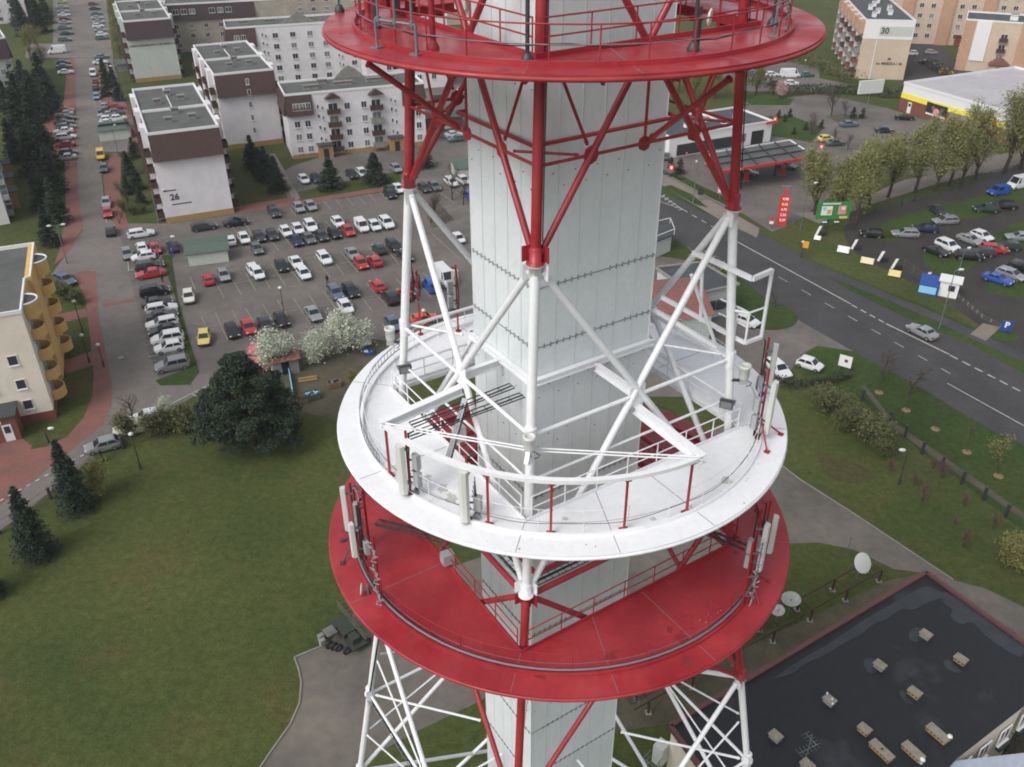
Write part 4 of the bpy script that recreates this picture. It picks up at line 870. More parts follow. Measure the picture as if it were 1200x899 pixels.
# courtyard range behind
B = Bld('apartment_block', 'beige and brown courtyard range with dark entrances behind the lettered block', G(1040, 50), R_(-10), 52, 12, 17, M['beige'])
B.body(roof=M['roofd'])
for u in (4, 16, 28, 40): B.boxon('F', u, 8.5, 3.6, 17, .8, M['orange'], 'pier'); B.stairs('F', u, [4, 7, 10, 13]) 
B.grid('F', [8, 11.5, 20, 23.5, 32, 35.5, 44, 48], [2.6, 5.6, 8.6, 11.6, 14.6], w_=1.4)
B.porch('F', 22, 4, 2, 3, M['brick'])
# gabled orange block, right
B = Bld('apartment_block', 'beige block with a broad orange gable and a tiled porch at the upper right', G(1118, 82), R_(-22), 44, 14, 13.5, M['beige'])
B.body(roof=M['roofd'])
for a_ in ((-.06, 2.8, -.06, 0, 0, 13.6, M['orange']), (3.0, 6.8, -.25, -.0, 3, 13.7, M['trimw']), (14.5, 18.5, -1.0, 0, 0, 14.0, M['orange']), (14.4, 18.6, -1.1, 1, 14, 14.6, M['orange']), (22.5, 44.1, -.08, 0, 10.2, 13.7, M['trimw'])):
    b = MB(); b.b2(*a_); b.build('wall_panel', None, B.root)
for z in (2.8, 5.6, 8.4): B.balc('F', 10.6, z, w_=2.2, d=.9)
B.stairs('F', 20.4, [3, 6, 9, 12]); B.grid('F', [24.6, 28, 33, 37, 41], [2, 5, 8, 11.4], w_=1.4); B.grid('L', [4, 9], [3, 6, 9, 12], w_=1.3)
B.porch('F', 11, 4.6, 2.6, 2.6, M['beige'])
b = MB(); b.add([(8.2, -3.4, 2.8), (13.8, -3.4, 2.8), (11, -3.4, 4.6), (8.2, 0, 2.8), (13.8, 0, 2.8), (11, 0, 4.6)], [(0, 1, 2), (0, 2, 5, 3), (1, 4, 5, 2), (0, 3, 4, 1)], M['tile']); b.build('porch_roof', None, B.root)
for x, y in ((12, 5), (20, 8), (28, 6), (34, 9)): B.chim(x, y, 2, 1, 1.6, M['trimw'])
# --- supermarket
c0 = G(1053, 129); c1 = G(1123, 151.5); d_ = c1-c0; am = atan2(d_.y, d_.x); Wm = 46.0; Hm = 6.9
B = Bld('supermarket', 'low supermarket with a white flat roof, yellow band and red brick wall', c0, am, Wm, 38, Hm-.55, M['trimw'], cat='supermarket')
B.body(parapet=.55, roof=mat('pale_roof_membrane', (.43, .41, .43), .7, var=.12, scale=.2))
b = MB(); b.b2(-.07, Wm+.07, -.07, 0, 0, 3.1, M['brick']); b.b2(-.069, 0, 0, 38, 0, 3.1, M['brick']); b.build('brick_wall', None, B.root)
b = MB(); b.b2(-.09, 30, -.09, -.0, 3.1, 4.35, M['yband']); b.build('yellow_band', None, B.root)
b = MB(); b.b2(2.6, 3.7, -.12, -.071, 0, 2.6, M['trimw']); b.b2(2.8, 3.5, -.15, -.121, 1.6, 2.3, M['glass']); b.build('door', None, B.root)
b = MB(); b.b2(8.2, 14.4, -.2, -.1, 1.1, 4.0, M['plast']); b.build('poster_panel', None, B.root)
b = MB(); b.b2(8.4, 14.2, -.23, -.201, 1.2, 1.6, M['signw']); b.lathe((11.4, -.2, 2.1), [(.95, 0), (.9, .05)], 14, M['pink'], axis=(0, -1, 0)); b.lathe((10.3, -.2, 2.9), [(.5, 0), (.45, .05)], 10, M['wood'], axis=(0, -1, 0)); b.lathe((12.9, -.2, 2.9), [(.5, 0), (.45, .05)], 10, M['olive'], axis=(0, -1, 0)); b.build('poster_picture', None, B.root)
b = MB(); b.b2(15.2, 20.6, -.16, -.092, 2.0, 3.3, M['concr']); b.build('window_strip', None, B.root)
b = MB(); b.b2(21.6, 24.2, -.2, -.1, 1.2, 4.2, M['signw']); b.b2(24.2, 28, -.2, -.1, 1.2, 4.2, M['redsign']); b.build('sign_board', None, B.root)
put_text('sign_lettering', '-15%', 1.2, M['text_white'], (26.1, -.22, 2.8), 0, B.root)
b = MB(); b.lathe((16, 26, Hm-.5), [(.6, 0), (.6, .5), (.75, .6), (.75, .9), (.3, 1.2)], 14, M['trimw']); b.build('roof_fan', None, B.root)
# --- petrol station
g0, g1 = G(783, 183), G(903, 166); dg = g1-g0
gA = G(905, 143, 4.6); gB = G(780, 172, 4.6); ag = R_(28)
B = Bld('petrol_station_shop', 'white petrol station shop with a dark flat roof and a black doorway', G(783, 186)-V((0, 0, 0)), atan2((G(902, 166)-G(783, 186)).y, (G(902, 166)-G(783, 186)).x), (G(902, 166)-G(783, 186)).length, 13, 4.4, M['trimw'], cat='shop')
B.body(roof=M['roofd'], parapet=.4)
Wp = B.W
b = MB(); b.b2(2, Wp*.62, -.1, 0, .3, 2.7, M['glass']); b.b2(2, Wp*.62, -.14, -.101, 2.7, 3.1, M['trimw']); b.build('shop_window', None, B.root)
b = MB(); b.b2(Wp*.8, Wp*.92, -.1, 0, 0, 3, M['plast']); b.build('door', None, B.root)
b = MB(); b.b2(Wp*.68, Wp*.74, -.1, 0, 1, 2.8, M['glass2']); b.build('notice_board', None, B.root)
b = MB(); b.b2(Wp-2, Wp+1.2, -.5, -.3, 4.2, 4.7, M['redsign']); b.build('fascia_sign', None, B.root)
b = MB(); b.b2(-.06, -.001, 2, 5, 1.2, 3.2, M['signy']); b.build('window_poster', None, B.root)
for x, y in ((8, 5), (14, 7), (22, 6)): B.chim(x, y, 1.6, 1, .8, M['trimw'])
b = MB(); b.b2(Wp*.6, Wp*.6+.3, .3, 12.7, 4.46, 4.9, M['trimw']); b.build('firewall', None, B.root)
# canopy: corners on the ground under the pixels of its roof at height 5.2
zc = 5.2; k = [G(p, z=zc) for p in ((842, 200), (955, 182), (926, 163), (832, 178))]
cp = empty('petrol_station_canopy', ((k[0]+k[2])/2-V((0, 0, zc))), 0, 'flat steel canopy with a red fascia over the fuel pumps', 'canopy'); off = cp.location
b = MB(); kk2 = [q-off-V((0, 0, .45)) for q in k]; b.prism([q[:2] for q in kk2], zc-.5, zc-.3, M['roof']); b.build('deck', None, cp)
b = MB()
for i in range(4):
    p, q = k[i]-off, k[(i+1) % 4]-off; b.beam(V((p.x, p.y, zc-.35)), V((q.x, q.y, zc-.35)), .2, .5, M['redsign'] if i in (0,) else M['trimw'])
b.build('fascia', None, cp)
b = MB()
for t in (.2, .4, .6, .8): b.beam(lerp(k[0], k[1], t)-off-V((0, 0, .1)), lerp(k[3], k[2], t)-off-V((0, 0, .1)), .2, .25, M['dsteel'])
for t in (.33, .66): b.beam(lerp(k[0], k[3], t)-off-V((0, 0, .02)), lerp(k[1], k[2], t)-off-V((0, 0, .02)), .2, .25, M['dsteel'])
b.build('roof_beams', None, cp)
for t in (.3, .72):
    c = lerp(lerp(k[0], k[1], t), lerp(k[3], k[2], t), .5)-off; b = MB(); b.tube((c.x, c.y, 0), (c.x, c.y, zc-.5), .2, 10, M['dsteel']); b.build('column', None, cp)
    pump = empty('fuel_pump', (c.x+off.x+1.6, c.y+off.y+.4, 0), ag, ('nearer' if t < .5 else 'farther')+' red fuel pump under the petrol station canopy', 'fuel pump', 'fuel pumps under the canopy')
    b = MB(); b.box((0, 0, .1), (1.6, .9, .2), M['kerb']); b.box((0, 0, 1.1), (.9, .5, 1.8), M['redsign']); b.build('cabinet', None, pump); b = MB(); b.box((0, -.27, 1.5), (.6, .04, .5), M['glass2']); b.build('display', None, pump)
put_text('fascia_lettering', 'ORLEN', .6, M['text_white'], lerp(k[0], k[1], .2)-off+V((.05, -.12, -.4)), atan2((k[1]-k[0]).y, (k[1]-k[0]).x), cp)
# --- tiled house and flat green shop beyond the right leg
def quad_house(name, label, roofpx, z, wallm, roofm, cat='house', ridge=0, eave=.4, coping=None, cp_h=.25):
    k = [G(p, z=z) for p in roofpx]; c = sum(k, V((0, 0, 0)))/len(k); c.z = 0
    t = empty(name, c, 0, label, cat); L_ = [q-c for q in k]
    b = MB(); ins = [V((q.x, q.y, 0))-V((q.x, q.y, 0)).normalized()*eave for q in L_]; b.prism([q[:2] for q in ins], -.05, z-.1, wallm); b.build('wall', None, t)
    b = MB()
    if ridge:
        m1, m2 = (L_[0]+L_[3])/2+V((0, 0, ridge)), (L_[1]+L_[2])/2+V((0, 0, ridge)); b.add([*L_, m1, m2], [(0, 1, 5, 4), (2, 3, 4, 5), (0, 4, 3), (1, 2, 5), (3, 2, 1, 0)], roofm)
    else: b.prism([q[:2] for q in L_], z-.12, z+.05, roofm)
    b.build('roof', None, t)
    if coping:
        b = MB(); n_ = len(L_)
        for i in range(n_):
            if name == 'black_roofed_building' and i in (3, 4, 5): continue
            p, q = L_[i], L_[(i+1) % n_]; b.beam(V((p.x, p.y, z+.1)), V((q.x, q.y, z+.1)), .36, cp_h, coping)
        b.build('coping', None, t)
    return t, L_, c
quad_house('tiled_house', 'low house with a pinkish tiled roof seen between the shaft and the right leg', [(722, 392), (838, 368), (806, 325), (716, 332)], 5.0, M['wallg'], M['tile'], ridge=1.6)
t, L_, c = quad_house('flat_roofed_shop', 'flat dark roofed shop with a pale green window front behind the right leg', [(812, 346), (866, 334), (822, 308), (768, 314)], 4.6, M['wallg'], M['roofd'], 'shop', coping=M['concr'])
p, q = L_[0], L_[1]
for i in range(3):
    b = MB(); a, e = lerp(p, q, .35+i*.2), lerp(p, q, .5+i*.2); f_ = V((.1, -.1, 0)); b.beam(V((a.x, a.y, 2.2))+f_, V((e.x, e.y, 2.2))+f_, .3, 1.5, M['glass']); b.build('window', None, t)
# small site cabin behind the shaft by the road
t, L_, c = quad_house('site_cabin', 'pale blue cabin with white roof rails beside the shaft and the main road', [(765, 285), (790, 275), (785, 262), (760, 268)], 3.0, M['wallg'], M['roofd'], 'cabin')
b = MB()
for i in range(4): p, q = L_[i], L_[(i+1) % 4]; b.tube((p.x, p.y, 4), (q.x, q.y, 4), .06, 6, M['trimw']); b.tube((p.x, p.y, 3), (p.x, p.y, 4), .06, 6, M['trimw'])
b.build('roof_rail', None, t)
# --- green roofed bin shelters and garages
def shelter(px, py, ang, W, D, label, split=False, h=2.6, name='bin_shelter', wall=None):
    p = G(px, py); t = empty(name, p, ang, label, 'shelter')
    b = MB(); b.b2(-W/2, W/2, -D/2, -D/2+.15, 0, h-.4, wall or M['wallg']); b.b2(-W/2, -W/2+.15, -D/2+.15, D/2, 0, h-.3, wall or M['wallg']); b.b2(W/2-.15, W/2, -D/2+.15, D/2, 0, h-.3, wall or M['wallg']); b.b2(-W/2+.15, W/2-.15, D/2-.15, D/2, 0, h, wall or M['wallg']); b.build('wall', None, t)
    r = MB(); o = .4
    if split:
        r.add([(-W/2-o, -D/2-o, h-.25), (W/2+o, -D/2-o, h-.25), (W/2+o, -.25, h), (-W/2-o, -.25, h)], [(0, 1, 2, 3)], M['green_metal']); r.add([(-W/2-o, .1, h+.5), (W/2+o, .1, h+.5), (W/2+o, D/2+o, h+.2), (-W/2-o, D/2+o, h+.2)], [(0, 1, 2, 3)], M['green_metal'])
        r.b2(-W/2, W/2, -.2, .05, h-.6, h+.4, M['plast'])
    else:
        for (y0, z0, y1, z1) in ((-D/2-o, h-.4, -D*.08, h+.35), (-D*.08, h+.38, D/2+o, h+.1)):
            r.add([(-W/2-o, y0, z0), (W/2+o, y0, z0), (W/2+o, y1, z1), (-W/2-o, y1, z1), (-W/2-o, y0, z0-.08), (W/2+o, y0, z0-.08), (W/2+o, y1, z1-.08), (-W/2-o, y1, z1-.08)], [(0, 1, 2, 3), (7, 6, 5, 4), (0, 4, 5, 1), (1, 5, 6, 2), (3, 7, 4, 0)], M['green_metal'])
    r.build('roof', None, t); return t
shelter(245, 303, R_(21), 6.2, 4.6, 'green roofed shelter standing at the top left corner of the big car park')
shelter(136, 160, R_(24), 6.6, 6, 'two part green roofed shelter beside the street below the parked cars', split=True)
shelter(546, 205, R_(20), 5, 4.6, 'small pale shelter with a flat green roof just left of the shaft')
shelter(150, 82, R_(27), 5.5, 4, 'grey garage with a flat roof under the lettered gable', name='garage', wall=M['concr'])
shelter(516, 147, R_(15), 10, 5, 'dark long garage beside block 24 behind the left leg', name='garage', wall=M['brick'], h=3)
# shed in the allotment
p = G(335, 436); t = empty('garden_shed', p, R_(26), 'small grey block shed with a ragged red tiled roof beneath the white blossom', 'shed')
b = MB(); b.b2(-1.7, -.5, -.9, -.75, 0, 2.1, M['concr']); b.b2(.5, 1.7, -.9, -.75, 0, 2.1, M['concr']); b.b2(-1.7, -1.55, -.75, .9, 0, 2.2, M['concr']); b.b2(1.55, 1.7, -.75, .9, 0, 2.2, M['concr']); b.b2(-1.55, 1.55, .75, .9, 0, 2.3, M['concr']); b.build('wall', None, t)
b = MB()
for i in range(8):
    x = -2+i*.5
    for j in range(4): b.box((x+.25, -1.0+j*.6, 2.25+.06*j+random.random()*.05), (.49, .62, .05), M['tile'] if (i+j) % 3 else M['wood'], random.uniform(-.05, .05))
b.build('roof', None, t)
b = MB(); b.b2(-.5, .5, -.6, -.5, 0, 2.0, M['plast']); b.build('door', None, t)
M['ventlid'] = mat('vent_lid', (.27, .24, .19), .9, var=.25, scale=3)
# --- black roofed building lower right
k = [(1085, 672), (785, 852), (900, 1010), (1010, 1010), (1122, 888), (1200, 827), (1330, 730), (1250, 792), (1200, 755)]; k = k[:6]+[(1230, 778), (1200, 755)]
t, L_, c = quad_house('black_roofed_building', 'large flat building with a wet black roof, maroon edge and cream walls, lower right', k, 6.5, M['cream'], mat('bitumen_roof', (.017, .018, .021), .55, var=.3, scale=.22, col2=(.032, .034, .039), bump=.15, detail=9, lo=.36, hi=.44, spec=.3), 'building', eave=.15, coping=mat('maroon_coping', (.12, .045, .045), .6, var=.2, scale=1.5), cp_h=.3)
M['wetroof'] = mat('wet_roof_film', (.036, .040, .046), .22, var=.3, scale=.8, soft=.6, detail=8)
for pp in ([(903, 798), (935, 775), (975, 752), (1010, 728), (1050, 705), (1075, 690), (1090, 686), (1108, 700), (1088, 706), (1070, 716), (1058, 712), (1040, 726), (1022, 732), (1010, 744), (985, 756), (965, 770), (945, 776), (930, 790), (912, 794)], [(1100, 690), (1130, 706), (1160, 722), (1200, 748), (1200, 774), (1175, 760), (1150, 742), (1140, 728), (1124, 733), (1112, 722), (1118, 714), (1105, 708)], [(1063, 742), (1074, 734), (1084, 738), (1082, 752), (1068, 753)], [(1010, 775), (1019, 770), (1028, 774), (1030, 788), (1018, 790)], [(1104, 776), (1112, 772), (1122, 782), (1130, 789), (1112, 787)], [(1052, 811), (1060, 808), (1068, 820), (1078, 824), (1062, 826)]):
    b = MB(); b.prism([(lambda q: (q.x-c.x, q.y-c.y))(G(p, z=6.56)) for p in smooth_poly(pp, 1)], 6.5, 6.556+.001*len(pp), M['wetroof']); b.build('wet_patch', None, t)
def on_edge(i, f): return lerp(L_[i], L_[i+1], f)
ed = (L_[5]-L_[4]); al = atan2(ed.y, ed.x)
for f in (.2, .5, .82, 1.15, 1.5):
    q = L_[4]+ed*f; n_ = V((sin(al), -cos(al), 0)); fw_, pn, pn2 = win_mesh(1.3, 1.5, 2); o = put('window', fw_, t, V((q.x, q.y, 4.3))+n_*.06, al); put('pane', pn, o)
    b = MB(); b.box((0, -.2, -.95), (1.4, .35, .3), M['dsteel']); b.build('window_box', None, o)
for i, (px, ln, fl, lb) in enumerate([((1085, 744), 1.3, 0, 'pale concrete roof vent farthest up the black roof'), ((1126, 773), 1.4, 1, 'boxy roof vent with yellow slots near the right edge of the black roof'), ((1031, 780), 1.3, 0, 'pale flat roof vent left of the two upper ones on the black roof'), ((1072, 812), 1.4, 1, 'roof vent with yellow slots in the middle of the black roof'), ((972, 821), 1.3, 2, 'dark roof vent with small white caps on the black roof'), ((909, 863), 1.3, 0, 'pale roof vent nearest the tower leg on the black roof'), ((1013, 855), 1.3, 1, 'small roof vent left of the long ones on the black roof'), ((1099, 860), 2.4, 1, 'long roof vent nearest the cream wall of the black roofed building'), ((1070, 881), 2.3, 1, 'middle one of the long roof vents in the lower corner of the black roof'), ((1033, 880), 2.6, 1, 'longest roof vent with a hole in its lid on the black roof'), ((946, 897), 1.3, 0, 'weathered roof vent at the bottom edge of the black roof')]):
    p = G(px, z=6.8); e_ = empty('roof_vent', (p.x, p.y, 6.55), R_(-56) if ln > 2 else R_(-50), lb, 'roof vent', 'vents on the black roof')
    b = MB(); b.b2(-ln/2+.1, ln/2-.1, -.4, .4, 0, .42, M['ybrick'] if fl == 1 else M['concr'])
    if fl == 1:
        for j in range(int(ln/.4)): b.box((-ln/2+.3+j*.42, -.41, .25), (.2, .04, .18), M['plast'])
    e_.scale = (.66, .64, .8); b.build('housing', None, e_)
    b = MB(); b.b2(-ln/2, ln/2, -.52, .52, .42, .54, M['ventlid'] if i not in (4,) else M['concr']); 
    if i == 9: b.box((0, 0, .57), (.25, .25, .03), M['plast'])
    if fl == 2:
        for x, y in ((-.6, .3), (.2, .1), (.6, -.4)): b.lathe((x, y, .56), [(.1, 0), (.1, .15), (.03, .2)], 8, M['trimw'])
    b.build('lid', None, e_)
for px, lb in (((1112, 866), 'white domed roof cap beside the long vent near the cream wall'), ((1080, 893), 'white domed roof cap at the bottom of the black roof')):
    p = G(px, z=6.7); e_ = empty('ventilator', (p.x, p.y, 6.55), 0, lb, 'ventilator'); b = MB(); b.lathe((0, 0, 0), [(.1, 0), (.1, .35), (.2, .36), (.16, .5), (.02, .56)], 12, M['trimw']); b.build('cowl', None, e_)
p = G((944, 890), z=6.6); e_ = empty('roof_aerial', (p.x, p.y, 6.55), R_(30), 'spindly television aerial standing on the black roof', 'aerial')
b = MB(); b.tube((0, 0, 0), (0, 0, 2.6), .035, 6, M['galv']); b.build('mast', None, e_)
b = MB(); b.tube((-.8, 0, 1.2), (.8, 0, 1.2), .02, 5, M['galv'])
for i in range(6): b.tube((-.8+i*.3, -.35, 1.2), (-.8+i*.3, .35, 1.2), .012, 4, M['galv'])
b.tube((0, -.5, 2.2), (0, .5, 2.2), .02, 5, M['galv'])
for i in range(5): b.tube((-.35, -.5+i*.25, 2.2), (.35, -.5+i*.25, 2.2), .012, 4, M['galv'])
b.build('elements', None, e_)
t, L2, c2 = quad_house('lower_roof_building', 'corner of a pale blue grey roof at the bottom right edge', [(1110, 893), (1330, 868), (1330, 1010), (1110, 1010)], 6.0, M['cream'], mat('blue_grey_roof', (.36, .41, .48), .5, var=.1, scale=.3), 'building')
# white air-conditioning unit on the cream wall, bottom centre
p = G((778, 878), z=4.0); t = empty('air_conditioner', (p.x-.2, p.y, 0), R_(50), 'white box unit in a steel cage by the cream wall at the bottom', 'air conditioner')
b = MB(); b.box((0, 0, 3.6), (.9, .8, 1.9), M['antw']); b.build('housing', None, t); b = MB()
for x in (-1.5, -.9):
    for y in (-.5, .5): b.tube((x, y, 0), (x, y, 4.0), .03, 5, M['galv'])
for z in (2.6, 3.2, 4.0): b.tube((-1.5, -.5, z), (-.5, -.5, z), .025, 5, M['galv']); b.tube((-1.5, .5, z), (-.5, .5, z), .025, 5, M['galv']); b.tube((-1.5, -.5, z), (-1.5, .5, z), .025, 5, M['galv'])
b.build('cage', None, t)
# ================================================================ vehicles
PAINT = {}
for n_, c, r, mt in (('white', (.60, .61, .62), .3, 0), ('cream white', (.60, .58, .50), .3, 0), ('silver', (.34, .35, .36), .3, .5), ('silver grey', (.26, .27, .28), .3, .5), ('grey', (.13, .14, .145), .3, .3), ('dark grey', (.045, .048, .054), .3, .3), ('black', (.012, .013, .015), .22, 0), ('navy blue', (.015, .022, .06), .25, .1), ('blue', (.015, .07, .33), .28, 0), ('light blue', (.17, .27, .40), .3, .3), ('grey blue', (.12, .16, .22), .3, .4), ('red', (.38, .025, .025), .3, 0), ('dark red', (.14, .015, .022), .3, 0), ('pinkish red', (.50, .10, .09), .4, 0), ('orange red', (.55, .07, .03), .35, 0), ('yellow', (.55, .46, .12), .35, 0), ('golden yellow', (.62, .38, .03), .35, 0), ('dark green', (.02, .045, .035), .3, .2), ('teal', (.07, .13, .12), .3, .4), ('lime', (.3, .42, .08), .35, 0)):
    PAINT[n_] = mat('car_paint_'+n_.replace(' ', '_'), c, r, mt)
    PAINT[n_].node_tree.nodes['Principled BSDF'].inputs['Coat Weight'].default_value = .3
SHAPES = {  # length, width, height, belt, hood end, windscreen top, roof end, tail base, hood z, tail z
 'hatchback': (3.95, 1.70, 1.46, .93, 1.0, 1.75, 3.35, 3.85, .88, .95),
 'saloon': (4.5, 1.74, 1.42, .92, 1.25, 2.05, 3.25, 3.85, .88, .95),
 'estate': (4.55, 1.75, 1.47, .94, 1.2, 1.95, 4.05, 4.45, .88, .98),
 'off-roader': (4.45, 1.85, 1.68, 1.05, 1.15, 1.85, 3.95, 4.38, 1.02, 1.08),
 'small car': (3.45, 1.60, 1.45, .92, .75, 1.4, 2.85, 3.35, .86, .92),
 'box van': (4.3, 1.75, 1.85, 1.05, .95, 1.6, 4.15, 4.28, .98, 1.1),
 'large van': (5.6, 2.0, 2.45, 1.25, .75, 1.45, 5.45, 5.58, 1.15, 1.25)}
_car = {}
def car_meshes(kind):
    if kind in _car: return _car[kind]
    L, W, H, BL, he, wt, re, tb, hz, tz = SHAPES[kind]; hw = W/2; van = 'van' in kind
    # stations: x from nose 0 to tail L ; body forward = -y local. lower shell
    st = [(0.0, .42, .62, .72), (.12, .30, .72, .86), (he*.55, .24, hz-.04, .97), (he, .22, hz+.05, 1.0), (L*.45, .2, BL, 1.0), (L*.7, .2, BL+.02, 1.0), (tb-.25, .22, tz, .98), (L-.12, .28, tz-.04, .9), (L, .42, tz-.25, .78)]
    b = MB(); vs = []; nn = 8
    for x, zb, zt, k in st:
        y = x-L/2; q = hw*k
        vs += [(-q*.92, y, zb), (-q, y, zb+.2), (-q*1.0, y, (zb+zt)/2+.05), (-q*.93, y, zt), (q*.93, y, zt), (q, y, (zb+zt)/2+.05), (q, y, zb+.2), (q*.92, y, zb)]
    fs = [(i*nn+k, i*nn+(k+1) % nn, (i+1)*nn+(k+1) % nn, (i+1)*nn+k) for i in range(len(st)-1) for k in range(nn)]
    fs += [tuple(range(nn-1, -1, -1)), tuple(range((len(st)-1)*nn, len(st)*nn))]
    fs = [f[::-1] for f in fs]
    b.add(vs, fs, None, False)
    # cabin shell
    cw, rw = hw*.92, hw*.76 if not van else hw*.86
    x0, x1, x2, x3 = he-L/2, wt-L/2, re-L/2, tb-L/2
    zc_ = BL-.04; crown = .04
    xm = (x1+x2)/2
    cv = [(-cw, x0, hz-.02), (cw, x0, hz-.02), (-cw, x3, tz-.06), (cw, x3, tz-.06), (-rw, x1, H-.05), (rw, x1, H-.05), (-rw, x2, H-.06), (rw, x2, H-.06), (-rw*.9, xm, H), (rw*.9, xm, H)]
    b.add(cv, [(0, 1, 5, 4), (3, 2, 6, 7), (4, 5, 9, 8), (8, 9, 7, 6), (2, 0, 4, 8, 6), (1, 3, 7, 9, 5)], None)
    # mirrors
    for s_ in (-1, 1): b.box((s_*(hw+.06), x0+.45, BL+.06), (.16, .1, .12))
    body = b.mesh('body', PAINT['white'])
    def quad(A, B_, C_, D_, m0, m1, off):   # inset quad between four corners
        A, B_, C_, D_ = map(V, (A, B_, C_, D_)); n = (B_-A).cross(D_-A).normalized()
        f = lambda u, v: lerp(lerp(A, B_, u), lerp(D_, C_, u), v)+n*off
        return [f(m0, m1[0]), f(1-m0, m1[0]), f(1-m0, m1[1]), f(m0, m1[1])]
    out = {}
    g = MB(); g.add(quad(cv[0], cv[1], cv[5], cv[4], .05, (.1, .94), .012), [(0, 1, 2, 3)], M['cglass']); out['windscreen'] = g.mesh('windscreen')
    if kind != 'large van':
        g = MB(); g.add(quad(cv[3], cv[2], cv[6], cv[7], .08, (.3 if tz < 1.0 or van else .2, .92), .012), [(0, 1, 2, 3)], M['cglass']); out['rear_window'] = g.mesh('rear_window')
    for s_ in (-1, 1):
        g = MB(); xa = x0+(x1-x0)*.42; zb_ = BL+.03; zt_ = H-.13
        def side(x, z): t = (z-zc_)/(H-.05-zc_); return (s_*(cw+(rw-cw)*t+.014), x, z)
        xe = x3-(x3-x2)*.35 if not van else x1+1.0
        pil = xa+(xe-xa)*.52
        g.add([side(xa+.05, zb_), side(pil-.04, zb_), side(pil-.04, zt_), side(x1+.08, zt_)], [(0, 1, 2, 3) if s_ > 0 else (3, 2, 1, 0)], M['cglass'])
        if kind != 'large van': g.add([side(pil+.04, zb_), side(xe, zb_), side(x2-.08 if not van else xe, zt_), side(pil+.04, zt_)], [(0, 1, 2, 3) if s_ > 0 else (3, 2, 1, 0)], M['cglass'])
        out['side_window%d' % s_] = g.mesh('side_window')
    r_ = .31 if W < 1.9 else .36
    w_ = MB(); w_.lathe((0, 0, 0), [(r_*.9, -.1), (r_, -.08), (r_, .08), (r_*.9, .1)], 14, M['tyre'], axis=(1, 0, 0)); w_.lathe((0, 0, 0), [(r_*.62, -.112), (r_*.62, .112)], 10, M['rim'], axis=(1, 0, 0)); wm = w_.mesh('wheel')
    hl = MB(); hl.box((0, 0, 0), (.3, .14, .16), M['headl']); hm = hl.mesh('headlight')
    tl = MB(); tl.box((0, 0, 0), (.24, .12, .22), M['taill']); tm = tl.mesh('tail_light')
    pl_ = MB(); pl_.box((0, 0, 0), (W*.8, .1, .16), M['plast']); pm_ = pl_.mesh('bumper_grille')
    fa, ra = .78 if L > 3.6 else .62, L-.82 if L > 3.6 else L-.62
    items = [('body', body, (0, 0, 0))]+[(k.rstrip('-1'), m_, (0, 0, 0)) for k, m_ in out.items()]
    items += [('wheel', wm, (s_*(hw-.1), y-L/2, r_)) for s_ in (-1, 1) for y in (fa, ra)]
    items += [('headlight', hm, (s_*hw*.66, -L/2+.12, .66)) for s_ in (-1, 1)]+[('tail_light', tm, (s_*hw*.78, L/2-.07, tz-.2)) for s_ in (-1, 1)]+[('grille', pm_, (0, -L/2+.05, .48))]
    _car[kind] = items; return items
ORDN = ['first', 'second', 'third', 'fourth', 'fifth', 'sixth', 'seventh', 'eighth', 'ninth', 'tenth', 'eleventh', 'twelfth']
def cars(where, group, heading, lst, order='left', z=0.03, far=False, jit=1.5):
    "lst: (px, py, kind, colour[, heading override]) ; heading = world angle of the nose in degrees"
    cnt = {}
    for c in lst: cnt[(c[2], c[3])] = cnt.get((c[2], c[3]), 0)+1
    seen = {}
    for c in (sorted(lst, key=lambda c: c[0]) if order == 'left' else sorted(lst, key=lambda c: -c[1])):
        kind, colr_ = c[2], c[3]; hd = c[4] if len(c) > 4 else heading
        p = G(c[0], c[1], z=.7); p = V((p.x, p.y, z)); k = (kind, colr_)
        i = seen.get(k, 0); seen[k] = i+1
        if cnt[k] == 1: lab = '%s %s %s' % (colr_, kind, where)
        else: lab = '%s %s %s %s, from %s' % (ORDN[i], colr_, kind, where, 'left' if order == 'left' else 'near end')
        t = empty('parked_car' if 'van' not in kind else 'parked_van', p, R_(hd+90+random.uniform(-jit, jit)), lab, 'car' if 'van' not in kind else 'van', group)
        for nm, me, loc in car_meshes(kind):
            if far and nm in ('headlight', 'tail_light', 'grille', 'side_window'): 
                if nm != 'side_window': continue
            o = put(nm, me, t, loc)
            if nm == 'body': o.material_slots[0].link = 'OBJECT'; o.material_slots[0].material = PAINT[colr_]
H_, S_, E_, O_, T_, B_, L_v = 'hatchback', 'saloon', 'estate', 'off-roader', 'small car', 'box van', 'large van'
DA, DB = -60, 27     # lot directions: towards the camera ; to the right
cars('in the left edge row of the car park', 'cars parked side-on at the left edge of the car park', DB, [
 (168, 300, H_, 'white', DB+180), (175, 311, E_, 'dark grey'), (176, 320, S_, 'red', DB+180), (181, 341, O_, 'black'), (184, 354, S_, 'dark grey'), (189, 361, E_, 'white'), (190, 369, S_, 'dark grey'), (190, 378, E_, 'white', DB+180), (193, 386, S_, 'black', DB+180), (196, 396, O_, 'white', DB+180), (198, 406, H_, 'white', DB+180), (202, 427, O_, 'silver grey', DB+180)], order='near')
cars('at the upper left corner of the big car park', 'cars around the street corner of the car park', DA, [
 (165, 273, E_, 'white', DB), (149, 297, H_, 'silver grey'), (166, 289, H_, 'white', 120), (182, 291, T_, 'red'), (202, 288, E_, 'navy blue', 118), (239, 265, E_, 'dark grey', DB), (276, 260, S_, 'black', DB)])
